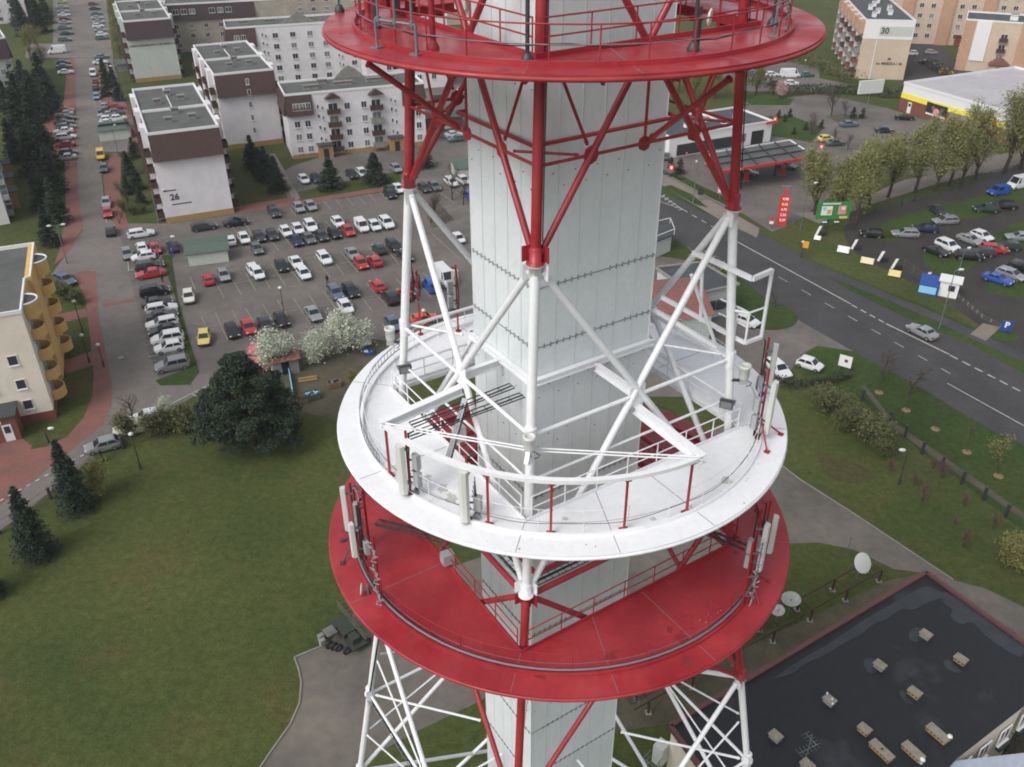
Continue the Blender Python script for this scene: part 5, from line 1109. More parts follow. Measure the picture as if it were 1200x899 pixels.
cars('in the lane beside the long grass strip', 'cars in the left lanes of the car park', DA, [(221, 347, H_, 'cream white', -65), (239, 395, H_, 'yellow', -70), (244, 327, T_, 'red', 118), (262, 322, H_, 'silver', -62), (272, 387, H_, 'black', -60), (291, 383, H_, 'red', -60), (297, 316, H_, 'white')])
cars('in the back row below the lawn', 'cars in the back row of the car park', DA, [(321, 248, E_, 'dark grey'), (350, 243, H_, 'silver'), (364, 241, H_, 'silver'), (457, 227, H_, 'black')])
cars('in the upper double row, rear half', 'cars in the upper double row of the car park', DA, [(270, 281, H_, 'white', 118), (286, 279, H_, 'white'), (304, 277, H_, 'dark grey'), (319, 275, H_, 'dark grey'), (335, 271, H_, 'white'), (349, 268, H_, 'white'), (364, 265, O_, 'white'), (396, 260, H_, 'white'), (424, 265, B_, 'white'), (439, 264, H_, 'white'), (453, 261, O_, 'white')])
cars('in the upper double row, front half', 'cars in the upper double row of the car park', DA, [(301, 291, H_, 'grey'), (347, 281, S_, 'navy blue'), (362, 279, H_, 'grey'), (377, 276, H_, 'dark grey'), (392, 273, H_, 'black'), (408, 270, H_, 'red')])
cars('in the middle rows of the car park', 'cars in the middle rows of the car park', DA, [(302, 320, H_, 'white'), (330, 311, H_, 'black'), (347, 307, S_, 'white'), (356, 320, H_, 'white'), (380, 302, E_, 'white'), (413, 297, S_, 'silver'), (423, 308, H_, 'red'), (439, 305, H_, 'red', 120), (444, 291, H_, 'dark green', 120), (461, 287, E_, 'black'), (474, 299, S_, 'dark grey')])
cars('in the lower middle rows of the car park', 'cars in the middle rows of the car park', DA, [(393, 342, E_, 'grey blue'), (405, 359, H_, 'white'), (411, 340, E_, 'black'), (442, 334, H_, 'red', 120), (457, 348, O_, 'black', 120), (475, 344, H_, 'red', 120), (482, 330, H_, 'dark red', 120), (505, 334, B_, 'blue', 118), (521, 326, L_v, 'white')])
cars('in the nearest car park row', 'cars in the nearest row of the car park', DA, [(367, 367, S_, 'silver'), (330, 374, H_, 'black'), (311, 380, H_, 'dark grey'), (461, 379, H_, 'grey blue'), (497, 373, H_, 'orange red', 25)])
cars('half hidden behind the left blossoming shrub', 'cars behind the blossom', DB, [(298, 412, E_, 'pinkish red', 100), (304, 424, H_, 'pinkish red', 110)])
cars('in front of block 24', 'cars on the lane below block 24', DA, [(356, 210, H_, 'white'), (370, 209, H_, 'navy blue'), (412, 204, H_, 'black'), (424, 202, H_, 'white'), (464, 197, H_, 'silver'), (458, 222, S_, 'dark grey'), (467, 221, H_, 'white')])
cars('between left leg and shaft', 'cars between left leg and shaft', DA, [(504, 87, H_, 'white', 20), (515, 114, H_, 'dark grey', 20), (544, 106, H_, 'white', 20), (524, 148, H_, 'white', 25), (532, 157, S_, 'white', 25), (536, 162, S_, 'teal', 205), (529, 213, E_, 'white'), (543, 211, H_, 'white'), (497, 220, H_, 'dark grey'), (509, 218, H_, 'grey'), (551, 229, H_, 'blue'), (537, 279, T_, 'white')])
AS = degrees(GA((117, 205), (117, 150)))
cars('parked along the street kerb', 'cars parked along the street kerb', AS, [(109, 86, B_, 'white', AS+180), (111.5, 95, T_, 'dark red'), (112, 102, H_, 'dark grey'), (113, 113, H_, 'light blue', AS+180), (118, 182, B_, 'golden yellow', AS+180), (121.5, 197, H_, 'teal', AS+180), (124.5, 237, H_, 'silver', AS+180), (126, 249, H_, 'red', AS+180), (129.5, 270, H_, 'black')], order='near')
AP = AS-90
cars('in the row left of the street', 'cars in the left street row', AP, [(77, 129, H_, 'red'), (75, 133, S_, 'silver', AP+180), (78, 138, S_, 'black'), (75, 143, S_, 'dark grey'), (77, 148, E_, 'grey'), (74, 153, S_, 'white', AP+180), (77, 160, E_, 'white'), (76, 169, S_, 'dark red', AP+180), (80, 178, H_, 'dark grey'), (77, 184, S_, 'silver', AP+180)], order='near')
cars('by the two part green shelter', 'cars by the split shelter', AP, [(126, 124, H_, 'silver'), (135, 125, H_, 'red'), (126, 129, S_, 'dark grey'), (136, 131, H_, 'grey'), (125, 134, S_, 'silver', AP+180), (127, 139, H_, 'white'), (139, 138, H_, 'white'), (127, 143, S_, 'white')], order='near', far=True)
cars('in the upper left street row', 'cars in the upper left street row', AP, [(72, 2, H_, 'lime'), (73, 8, S_, 'silver'), (74, 13, S_, 'silver'), (75, 17, S_, 'white'), (76, 21.5, H_, 'dark red'), (76.5, 26, S_, 'silver grey'), (76, 32, E_, 'grey'), (78, 38.5, S_, 'dark green'), (76, 46, E_, 'teal')], order='near', far=True)
cars('in the upper right street row', 'cars in the upper right street row', AP, [(109, 4, H_, 'dark red'), (111, 9.5, S_, 'dark green'), (113, 15.5, S_, 'teal'), (114, 20.5, S_, 'silver'), (116, 25.5, S_, 'silver'), (115, 30, H_, 'white'), (118, 35, S_, 'silver grey'), (119.5, 44, E_, 'teal'), (120, 40, H_, 'white')], order='near', far=True)
cars('at the crossing of the upper street', 'cars at the upper crossing', AP, [(67, 60, L_v, 'white', AP+180), (74, 73, H_, 'navy blue'), (75, 77.5, S_, 'teal'), (77, 84, S_, 'white'), (119, 66, S_, 'grey blue'), (117.5, 72.5, S_, 'white')], order='near', far=True)
cars('alone on the corner by the ochre balconies', 'single cars', -50, [(76, 327, E_, 'grey blue', -35)])
cars('parked on the lane by the lawn fence, lower left', 'cars on the lane by the lawn', 30, [(120, 521, H_, 'silver', 210), (156, 500, E_, 'cream white', 205)])
cars('parked half behind the bare bush near the lawn', 'cars on the lane by the lawn', 30, [(172, 488, H_, 'white', 205)])
ARD = degrees(GA((940, 307), (1137, 404)))
cars('driving on the main road', 'moving cars', ARD, [(1081, 388, S_, 'silver', ARD+180)], z=.05)
cars('in the yard beside the tower', 'cars in the yard', -60, [(912, 431, E_, 'white', -68), (949, 426, T_, 'white', -35), (875, 375, H_, 'white', -40), (879, 440, H_, 'dark red', -68)])
cars('in the muddy field car park', 'cars in the muddy field', 0, [(1099, 246, S_, 'dark grey', -80), (1108, 258, E_, 'silver', -172), (1061, 273, E_, 'silver', 176), (1085, 267, S_, 'navy blue', 170), (1022, 273, H_, 'black', 170), (1156, 244, E_, 'dark green', 175), (1177, 240, E_, 'black', 175), (1137, 280, S_, 'silver', -55), (1151, 276, H_, 'white', -58), (1111, 288, O_, 'white', -62), (1097, 293, S_, 'black', -52), (1136, 299, E_, 'black', -10), (1152, 295, H_, 'dark grey', 170), (1165, 291, E_, 'red', -8), (1182, 288, H_, 'dark green', 175), (1195, 277, S_, 'silver', 175), (1170, 326, S_, 'blue', -45), (1185, 321, E_, 'silver', -48), (1197, 312, H_, 'black', -50), (1170, 224, B_, 'blue', 200), (1195, 216, L_v, 'white', 205)])
cars('at the petrol station', 'cars at the petrol station', 0, [(794, 177, O_, 'orange red', -10), (842, 192, L_v, 'orange red', 160), (876, 202, S_, 'dark green', -10), (922, 193, S_, 'grey', -40), (780, 183, T_, 'dark grey', 80)])
cars('in the supermarket car park', 'cars at the supermarket', -20, [(969, 162, H_, 'yellow', 20), (979, 167, S_, 'teal', 20), (995, 145, S_, 'grey blue', 10), (1037, 152, S_, 'navy blue', -5), (1060, 137, S_, 'black', -10), (1096, 150, S_, 'silver', 30), (1055, 173, H_, 'white', 30), (1072, 166, S_, 'black', 10), (1094, 171, H_, 'white', -10), (950, 178, S_, 'grey', -10), (1117, 188, H_, 'silver', 10)], far=True)
cars('in the courtyard of the orange blocks', 'cars in the orange courtyard', -30, [(1068, 62, H_, 'white', 170), (1092, 61, H_, 'silver', -10), (1086, 73, S_, 'black', -30), (1097, 77, S_, 'grey blue', -30), (1109, 84, H_, 'golden yellow', -15), (1196, 93, E_, 'pinkish red', 0)], far=True)
cars('beyond the hedge right of the top gallery', 'cars beyond the hedge', 0, [(926, 88, L_v, 'white', 5), (945, 87, S_, 'teal', 10), (928, 97, H_, 'white', -5), (908, 97, H_, 'dark grey', 5), (905, 87, H_, 'white', 10), (882, 85, S_, 'blue', 10), (890, 83, S_, 'dark red', 10), (868, 84, H_, 'grey', 5)], far=True)
# ================================================================ plants
def fmat(name, c1, c2, trans=.25):
    m = bpy.data.materials.new(name); m.use_nodes = True; n = m.node_tree.nodes; L = m.node_tree.links; b = n['Principled BSDF']; b.inputs['Roughness'].default_value = .75
    g = n.new('ShaderNodeNewGeometry'); r = n.new('ShaderNodeValToRGB'); r.color_ramp.elements[0].color = (*c1, 1); r.color_ramp.elements[1].color = (*c2, 1)
    L.new(g.outputs['Random Per Island'], r.inputs[0]); L.new(r.outputs[0], b.inputs['Base Color']); return m
F = {'spruce': fmat('spruce_needles', (.011, .023, .013), (.032, .050, .027)), 'bluespruce': fmat('blue_spruce_needles', (.010, .022, .013), (.028, .046, .028)), 'willow': fmat('willow_leaf', (.13, .135, .04), (.25, .255, .10)), 'bud': fmat('budding_leaf', (.12, .12, .03), (.22, .21, .07)), 'shrub': fmat('shrub_leaf', (.05, .065, .02), (.12, .12, .045)), 'brown': fmat('brown_twig', (.06, .045, .035), (.12, .09, .07)), 'blossom': fmat('white_blossom', (.30, .33, .24), (.62, .64, .54)), 'pink': fmat('pink_blossom', (.35, .2, .22), (.55, .38, .38)), 'hedge': fmat('hedge_leaf', (.015, .024, .012), (.045, .055, .025)), 'reed': fmat('dry_grass', (.2, .17, .1), (.38, .33, .2)), 'rust': fmat('reddish_twig', (.07, .035, .03), (.14, .08, .06))}
BARK = mat('bark', (.10, .08, .06), .9, var=.3, scale=6, obj=True); BARKD = mat('dark_bark', (.05, .042, .036), .9, var=.3, scale=6, obj=True)
def leafquad(b, c, s, rnd, m_, flat_=0.0, long_=1.0):
    a = V((rnd.gauss(0, 1), rnd.gauss(0, 1), rnd.gauss(0, 1)*(1-flat_))).normalized(); d = a.cross(V((rnd.gauss(0, 1), rnd.gauss(0, 1), rnd.gauss(0, 1)))).normalized()
    a *= s*long_; d *= s*.6; b.add([c-a*.5-d*.5, c+a*.5-d*.35, c+a*.65+d*.3, c-a*.3+d*.6], [(0, 1, 2, 3)], m_)
def crown_conifer(seed, h=10, r=2.4, mt='spruce', n=5200, base=.06, clump=1.0, leaf=.30):
    rnd = random.Random(seed); b = MB(); m_ = F[mt]; per = 26; nb = n//per
    for i in range(nb):
        t = (rnd.random())**1.15; z = h*(base+(1-base)*t); rr = r*(1-t)**.82*(.72+.4*rnd.random())+.08; a = rnd.random()*6.283
        for j in range(per):
            u = (j+rnd.random())/per; q = rr*u**.75; w_ = (.12+.28*u)*clump*(.4+(1-t))
            c = V((q*cos(a)+rnd.gauss(0, w_*.6), q*sin(a)+rnd.gauss(0, w_*.6), z-q*.28+rnd.gauss(0, w_*.3)))
            if c.z < .1: continue
            leafquad(b, c, leaf*(.6+rnd.random()*.7), rnd, m_, .55, 1.3)
    return b.mesh('crown')
def branches(seed, h, spread, nlev=3, r0=.16, first=.25, up=.6, nb=7, droop=0.0):
    rnd = random.Random(seed); b = MB(); tips = []
    def grow(p, d, ln, r, lev):
        segs = 3; pts = [p]; q = V(p); dd = V(d)
        for i in range(segs):
            dd = (dd+V((rnd.gauss(0, .12), rnd.gauss(0, .12), rnd.gauss(0, .06)+up*.08-droop*.15*lev))).normalized(); q = q+dd*ln/segs; pts.append(V(q))
        b.path(pts, r, 5 if lev < 2 else 3, None, cap=False, radii=[r*(1-.22*i) for i in range(segs+1)])
        for i in range(1, segs+1): tips.append((V(pts[i]), lev))
        if lev < nlev:
            for k in range(nb if lev == 0 else rnd.randint(3, 4)):
                u = (first if lev == 0 else .3)+(1-(first if lev == 0 else .3))*(k+.5)/(nb if lev == 0 else 4); j = min(segs-1, int(u*segs)); s_ = lerp(pts[j], pts[j+1], u*segs-j)
                a = rnd.random()*6.283; nd = (V((cos(a)*spread, sin(a)*spread, up))*.8+dd*.5).normalized(); grow(s_, nd, ln*rnd.uniform(.38, .55)*(1.1-u*.3), r*.45, lev+1)
    grow(V((0, 0, -.1)), V((0, 0, 1)), h*.72, r0, 0)
    return b, tips
def tree_meshes(seed, h, spread, mt, n, leaf=.16, jitter=.45, bark=None, hang=0.0, minz=.2, **k):
    b, tips = branches(seed, h, spread, **k); tm = b.mesh('trunk', bark or BARKD); rnd = random.Random(seed+5); c = MB(); T = [t for t, l in tips if l >= 1 and t.z > h*minz] or [t for t, l in tips]
    for i in range(n):
        t = rnd.choice(T); v = V((t.x+rnd.gauss(0, jitter), t.y+rnd.gauss(0, jitter), t.z+rnd.gauss(0, jitter*.8)-hang*abs(rnd.gauss(0, 1))))
        if v.z > .15: leafquad(c, v, leaf*(.5+rnd.random()), rnd, F[mt], 0, 1.2+hang)
    return tm, c.mesh('crown')
def trunk_mesh(h, r, m_=None):
    b = MB(); b.tube((0, 0, -.1), (0, 0, h), r, 7, m_ or BARKD, r2=r*.25); return b.mesh('trunk')
PROT = {}
for i in range(3): PROT['spruce%d' % i] = (trunk_mesh(9, .16), crown_conifer(11+i, 10, 2.6, 'spruce'), 10)
PROT['bspruce'] = (trunk_mesh(8.5, .16), crown_conifer(31, 9.5, 2.5, 'bluespruce', 12000, .02, .8, .18), 9.5)
PROT['bspruce1'] = (trunk_mesh(8.5, .16), crown_conifer(37, 9.5, 2.7, 'bluespruce', 12000, .02, .9, .18), 9.5)
for i in range(3): PROT['willow%d' % i] = (*tree_meshes(50+i, 10, .72, 'willow', 9000, .12, .5, hang=.45, first=.12, nb=11, up=.8, r0=.24, minz=.16), 9.2)
for i in range(2): PROT['bud%d' % i] = (*tree_meshes(60+i, 7, .8, 'bud', 2200, .13, .4, first=.2, nb=8), 7)
for i in range(2): PROT['bare%d' % i] = (*tree_meshes(70+i, 7, .85, 'brown', 900, .10, .35, first=.2, nb=8), 7)
PROT['rustbare'] = (*tree_meshes(77, 4, .8, 'rust', 1100, .09, .3, first=.05, nb=8, r0=.08), 4)
PROT['shrub'] = (*tree_meshes(80, 3.2, 1.0, 'shrub', 3000, .14, .42, first=.02, nb=9, r0=.07, up=.5, minz=.05), 3.2)
PROT['yshrub'] = (*tree_meshes(81, 4.2, .8, 'bud', 3800, .13, .42, first=.02, nb=9, r0=.08, up=.7, minz=.05), 4.2)
PROT['blossom'] = (*tree_meshes(90, 4.2, 1.0, 'blossom', 8500, .11, .42, first=.05, nb=10, r0=.12, up=.55, minz=.12), 4.2)
PROT['blossom1'] = (*tree_meshes(91, 4.2, 1.1, 'blossom', 8500, .11, .45, first=.05, nb=10, r0=.12, up=.5, minz=.12), 4.2)
PROT['pinkb'] = (*tree_meshes(92, 4.2, .9, 'pink', 2500, .13, .4, first=.1, nb=8, r0=.1, minz=.15), 4.2)
PROT['sapling'] = (*tree_meshes(95, 5, .45, 'brown', 160, .07, .2, first=.45, nb=5, r0=.045), 5)
PROT['budsap'] = (*tree_meshes(96, 5.5, .75, 'bud', 700, .11, .35, first=.35, nb=7, r0=.06), 5.5)
PROT['conelet'] = (trunk_mesh(1.6, .05), crown_conifer(97, 2.2, .75, 'hedge', 1300, .0, .6, .16), 2.2)
def pine_mesh():
    rnd = random.Random(5); b = MB()
    tr = MB(); tr.tube((0, 0, -.1), (0, 0, 8), .3, 8, BARKD, r2=.1)
    cl = []
    for i in range(125):
        t = rnd.random(); z = 1.2+10.5*t; rr = 5.8*(1-t**1.8)**.6*(.45+.55*rnd.random()); a = rnd.random()*6.283; cl.append((V((rr*cos(a), rr*sin(a), z)), .75+.75*rnd.random()*(1.25-t)))
    for c, s_ in cl:
        tr.tube((0, 0, max(.5, c.z-1.4)), c, .06, 4, BARKD, r2=.02, cap=False)
        for j in range(340):
            v = V((rnd.gauss(0, 1), rnd.gauss(0, 1), rnd.gauss(0, .62))); v = v.normalized()*s_*(rnd.random()**.4)
            v.z *= .6; p = c+v
            if p.z > .1: leafquad(b, p, .2*(.6+rnd.random()*.7), rnd, F['spruce'], .3, 1.3)
    return tr.mesh('trunk'), b.mesh('crown'), 12
PROT['pine'] = pine_mesh()
def tree(kind, px, h, label, group=None, name='tree', cat='tree', wf=1.0, z=0.0):
    t = empty(name, G(px, z=z), random.random()*6.28, label, cat, group); tm, cm, h0 = PROT[kind]; s_ = h/h0
    put('trunk', tm, t, scale=(s_*wf, s_*wf, s_)); put('crown', cm, t, scale=(s_*wf, s_*wf, s_)); return t
tree('pine', (297, 522), 12, 'large dark spreading pine at the top of the lawn beside the allotment', name='pine_tree')
tree('bspruce', (45, 652), 8.6, 'dark blue green spruce at the left edge of the lawn, the lower of two', name='spruce_tree', wf=1.0)
tree('bspruce1', (91, 597), 8.8, 'tall pointed spruce on the lawn edge beside the yellowish bush', name='spruce_tree', wf=.95)
tree('bspruce', (-14, 700), 7, 'cropped dark spruce at the left border of the photo below the lawn corner', name='spruce_tree')
tree('yshrub', (113, 582), 4.2, 'yellow green budding bush right beside the pointed spruce', name='bush', cat='bush')
G1 = 'dark spruces left of the street'
def T(kind, lst, where, group, name='tree', cat='tree', wf=1.0, order='far', noun='tree'):
    lst = sorted(lst, key=lambda c: c[1] if order == 'far' else c[0])
    for i, c in enumerate(lst):
        wd = ('%s %s %s, from %s' % (ORDN[i] if i < 12 else 'last but %d' % (len(lst)-i), noun, where, 'far end' if order == 'far' else 'left')) if len(lst) > 1 else '%s %s' % (noun, where)
        if i >= 12: wd = 'nearest %s %s' % (noun, where) if i == len(lst)-1 else '%s %s, %s from near end' % (noun, where, ORDN[len(lst)-1-i])
        tree(kind+(str(i % 3) if kind in ('spruce', 'willow') else str(i % 2) if kind in ('bud', 'bare') else ''), (c[0], c[1]), c[2], wd, group, name, cat, wf if len(c) < 4 else c[3])
T('spruce', [(55, 118, 12), (35, 122, 11), (22, 118, 11), (61, 133, 11), (46, 142, 12), (30, 146, 12), (28, 168, 12), (47, 172, 12), (60, 200, 10.5), (42, 205, 10.5), (66, 226, 9.5), (52, 245, 9), (70, 262, 8.5), (60, 288, 7)], 'in the dark belt left of the street', G1, 'spruce_tree', wf=1.15, noun='spruce')
T('spruce', [(-4, 122, 11), (8, 105, 9), (16, 150, 11), (20, 190, 9)], 'in the dark group beside the balcony block', 'spruces by the balcony block', 'spruce_tree', wf=1.1, noun='spruce')
T('spruce', [(30, 42, 12), (48, 38, 12), (40, 22, 11), (56, 28, 10), (24, 30, 11)], 'in the clump at the upper left corner', 'spruces in the upper left corner', 'spruce_tree', wf=1.3, noun='spruce')
T('bud', [(36, 72, 9), (46, 62, 9), (50, 84, 8)], 'with olive buds above the white van', 'olive trees above the van', wf=1.1, noun='tree')
T('spruce', [(128, 112, 9.5), (140, 118, 6.5), (134, 100, 6)], 'in the narrow bed right of the street', 'spruces right of the street', 'spruce_tree', noun='spruce')
T('bud', [(133, 18, 6), (137, 32, 7), (138, 46, 7), (141, 60, 7), (143, 74, 6), (135, 6, 6)], 'in the brown strip beside the lettered gable', 'brown green trees beside the lettered gable', wf=1.1, noun='tree')
T('bare', [(152, 135, 5), (158, 160, 5), (150, 238, 5), (168, 190, 4)], 'standing between the street and block 26', 'bare trees beside block 26', noun='bare tree')
T('spruce', [(152, 205, 5), (161, 222, 5), (150, 228, 4), (166, 240, 4), (158, 185, 4.5)], 'in the small garden left of block 26', 'garden spruces by block 26', 'spruce_tree', wf=1.3, noun='small spruce')
T('shrub', [(146, 248, 2.4), (156, 252, 2.2), (168, 250, 2), (160, 176, 2), (147, 190, 2.2)], 'around the small garden left of block 26', 'garden shrubs by block 26', 'bush', 'bush', noun='shrub')
T('spruce', [(297, 198, 7), (313, 212, 7), (325, 224, 7), (306, 205, 5.5)], 'in the dark group on the lawn behind block 26', 'spruces on the lawn behind block 26', 'spruce_tree', wf=1.35, noun='spruce')
T('spruce', [(388, 221, 6), (440, 215, 6.2), (498, 196, 5)], 'standing alone on the green in front of block 24', 'round dark conifers before block 24', 'conifer', wf=1.9, order='left', noun='conifer')
T('bare', [(530, 235, 7), (505, 262, 6.5), (512, 262, 6), (283, 168, 5), (543, 240, 6)], 'near the garages and the shaft', 'bare trees near the garages', noun='bare tree')
T('bare', [(158, 500, 5.2), (178, 510, 4)], 'over the cars on the lane by the lawn', 'bare trees by the lawn lane', noun='bare tree')
T('shrub', [(150, 512, 3), (215, 506, 3.4), (180, 512, 3), (235, 500, 3), (196, 508, 3.2)], 'in the brushy row along the lawn fence', 'brush along the lawn fence', 'bush', 'bush', noun='shrub')
tree('blossom', (200, 498), 3.6, 'small white blossoming bush on the lane by the lawn', name='flowering_bush', cat='bush', wf=.8)
tree('blossom', (326, 432), 5.4, 'round white blossoming shrub to the left of the tiled shed', name='flowering_bush', cat='bush', wf=1.25)
tree('blossom1', (374, 424), 4.4, 'white blossoming shrub just to the right of the tiled shed', name='flowering_bush', cat='bush', wf=1.05)
tree('blossom', (410, 412), 5.6, 'largest white blossoming shrub, nearest the white gallery', name='flowering_bush', cat='bush', wf=1.35)
tree('yshrub', (414, 450), 2.2, 'dry yellowish bush under the left rim of the white gallery', name='bush', cat='bush')
tree('shrub', (78, 352), 3.2, 'olive green bush on the corner below the parked grey blue car', name='bush', cat='bush', wf=1.3); tree('shrub', (92, 357), 2.4, 'smaller bush beside the small park lamp at the street corner', name='bush', cat='bush')
T('willow', [(955, 252, 12), (982, 256, 12.5), (1003, 262, 11.5), (1018, 240, 12.5), (1040, 232, 12), (1072, 226, 13), (1095, 224, 13), (1112, 218, 12), (1126, 216, 12.5), (1143, 211, 14), (1176, 203, 16), (1195, 198, 16.5)], 'in the row of yellow green trees beside the muddy field', 'yellow green willows beside the muddy field', 'willow_tree', wf=1.0, order='left', noun='willow')
T('willow', [(795, 108, 8), (812, 116, 8.5), (838, 116, 9), (862, 118, 8), (885, 112, 8)], 'in the row above the petrol station roof', 'willows above the petrol station', 'willow_tree', wf=1.05, order='left', noun='willow')
T('bare', [(974, 136, 8.5), (990, 138, 5), (950, 150, 4), (978, 172, 4.5), (993, 176, 4)], 'around the supermarket car park', 'bare trees by the supermarket', order='left', noun='bare tree')
for px, lb in (((950, 158), 'reddish bare shrub left of the supermarket car park'), ((905, 112), 'dark reddish shrub beyond the petrol station')): tree('rustbare', px, 4, lb, name='bush', cat='bush', wf=1.2)
tree('pinkb', (915, 116), 4.5, 'pink blossoming tree beyond the petrol station', name='flowering_tree')
T('conelet', [(912, 139), (919, 142), (925, 138), (943, 152), (962, 150), (920, 156), (777, 196), (795, 203), (999, 138), (1010, 137)] and [(912, 139, 2.2), (919, 143, 2), (925, 138, 2.3), (944, 153, 2), (962, 151, 2.2), (930, 158, 1.8), (786, 197, 2.4), (796, 204, 3.4), (999, 139, 2.8), (1010, 139, 2.6)], 'among the small dark cones by the petrol station', 'small dark cone shrubs', 'cone_shrub', 'bush', order='left', noun='cone shrub')
def hedge(name, pts, wd, h, mt, label, n=900, cat='hedge', kind=None, leaf=.22):
    rnd = random.Random(len(label)); b = MB(); P = [G(p) for p in pts]; L_ = [(P[i+1]-P[i]).length for i in range(len(P)-1)]; tot = sum(L_); o0 = P[0]
    for i in range(int(n*tot*h/10)):
        s_ = rnd.random()*tot; k = 0
        while s_ > L_[k] and k < len(L_)-1: s_ -= L_[k]; k += 1
        c = lerp(P[k], P[k+1], s_/L_[k])-o0; hh = h*(.75+.25*sin(c.x*1.7)*sin(c.y*1.3+1)); v = V((c.x+rnd.gauss(0, wd*.3), c.y+rnd.gauss(0, wd*.3), hh*rnd.random()**.6)); leafquad(b, v, leaf*(.5+rnd.random()), rnd, F[mt])
    o = b.build(name, None, None, o0); return tag(o, label, cat, kind=kind)
hedge('hedge', [(910, 450), (930, 454), (975, 449), (995, 442)], 1.4, 1.3, 'hedge', 'dark low hedge between the yard cars and the lawn', 700)
hedge('hedge', [(905, 112), (960, 110), (1000, 111), (1055, 116)], 3, 3.2, 'hedge', 'tall dark hedge between the supermarket car park and the block with balconies', 160, leaf=.4)
hedge('hedge', [(1080, 100), (1140, 92), (1200, 106)], 2, 1.8, 'hedge', 'dark hedge strip behind the supermarket roof', 160, leaf=.35)
hedge('hedge', [(925, 60), (945, 75), (985, 92), (1000, 100)], 5, 3.5, 'shrub', 'green brushy slope below the balconies of the lettered block', 110, leaf=.4)
hedge('hedge', [(1085, 78), (1112, 92)], 2.5, 3, 'hedge', 'dark shrubs beside the cars in the orange courtyard', 200, leaf=.3)
hedge('hedge', [(862, 98), (905, 104)], 4, 4, 'hedge', 'dark shrubbery under the right rim of the top gallery', 110, leaf=.4)
hedge('hedge', [(1160, 905), (1200, 880), (1240, 850)], 4, 2.2, 'hedge', 'dark shrubs in the gap between the cream wall and the blue grey roof', 300)
hedge('hedge', [(775, 203), (800, 212)], 1.2, .9, 'hedge', 'low clipped hedge by the petrol station entrance sign', 400)
hedge('dry_grass', [(815, 298), (835, 310), (850, 318)], 2.4, 1.2, 'reed', 'pale dry ornamental grass beside the main road behind the right leg', 500, 'ornamental grass')
T('shrub', [(972, 482, 3.6, 1.25), (1000, 502, 3.4, 1.1), (1025, 522, 3.8, 1.3), (1035, 535, 2.8), (985, 505, 2.6), (960, 470, 2.6)], 'in the olive thicket on the right lawn', 'olive thicket on the right lawn', 'bush', 'bush', order='left', noun='bush')
T('rustbare', [(1043, 553, 1.8), (1071, 571, 2), (1080, 588, 2.4), (1103, 560, 2.2), (1130, 594, 1.8), (1118, 616, 1.2), (1128, 642, 2.4), (1164, 620, 2), (1093, 550, 1.6)], 'scattered on the lawn by the wire fence', 'small reddish shrubs on the right lawn', 'shrub', 'bush', order='left', noun='reddish shrub')
tree('yshrub', (1190, 668), 3.8, 'olive bush at the right edge above the black roof', name='bush', cat='bush', wf=1.2)
SAP = [(1030, 460, 4.8), (1062, 481, 4.8), (1096, 503, 4.6), (1133, 530, 4.8)]
T('sapling', SAP, 'in the planted line along the main road', 'staked saplings along the main road', order='left', noun='thin bare sapling')
tree('budsap', (1170, 557), 5.5, 'pale budding young tree at the right end of the sapling line'); tree('bare0', (1033, 447), 5, 'bare reddish tree on the corner of the yard and main road'); tree('bare1', (1065, 462), 5, 'wider bare tree leaning over the main road'); tree('bare1', (908, 362), 4, 'small bare tree on the grass island by the right leg'); tree('bare0', (899, 340), 4.2, 'thin bare tree at the tip of the grass island')
for i, (x, y, h) in enumerate(SAP+[(1170, 558, 0)]):
    p = G(x, y); b = MB(); b.lathe((0, 0, 0), [(.55, .0), (.5, .07), (.1, .12)], 10, M['wood']); o = b.build('mulch_ring', None, None, p+V((0, 0, .03))); tag(o, 'pale mulch ring around the foot of the %s sapling from the left' % ORDN[i], 'mulch', 'mulch rings under the saplings')
# ================================================================ street furniture, signs, fences
def lamp(px, h, label, arm=1.2, deg=0, name='street_lamp', post=None, group='street lamps', double=False):
    t = empty(name, G(px), R_(deg), label, 'lamp', group); m_ = post or M['galv']
    b = MB(); b.tube((0, 0, -.05), (0, 0, h), .09, 8, m_, r2=.05); b.tube((0, 0, 0), (0, 0, .9), .13, 8, m_); b.build('pole', None, t)
    for s_ in ((1, -1) if double else (1,)):
        if arm:
            b = MB(); b.path([(0, 0, h-.1), (s_*arm*.5, 0, h+.12), (s_*arm, 0, h+.15)], .04, 6, m_); b.build('arm', None, t)
            b = MB(); b.lathe((s_*(arm-.1), 0, h+.16), [(.05, 0), (.17, .15), (.19, .45), (.1, .7)], 10, M['antw'], axis=(s_, 0, .05)); b.build('lamp_head', None, t)
        else:
            b = MB(); b.lathe((0, 0, h), [(.08, 0), (.26, .1), (.28, .25), (.1, .38)], 12, M['antw']); b.build('lamp_head', None, t)
    return t
DP = M['dsteel']
lamp((79, 309), 6.5, 'twin headed street lamp near the corner left of the street', .8, 200, double=True)
lamp((98, 392), 5, 'leaning looking lamp on the red path by the first garden', 0, post=DP); lamp((165, 550), 4.6, 'short dark park lamp beside the brush on the lawn edge', 0, post=DP)
lamp((57, 519), 1.8, 'low lamp on the lawn by the brick entrance porch', .5, 10, post=DP); lamp((105, 425), 4, 'lamp on the lawn between the two red paths', 0, post=DP); lamp((122, 430), 3.2, 'small lamp at the bend of the red pavement', 0, post=DP)
lamp((1053, 568), 4.4, 'dark park lamp standing by the wire fence on the right lawn', .35, 180, post=DP); lamp((1100, 386), 9, 'tall grey lamp post behind the silver car on the main road', .5, 0, post=M['galv'])
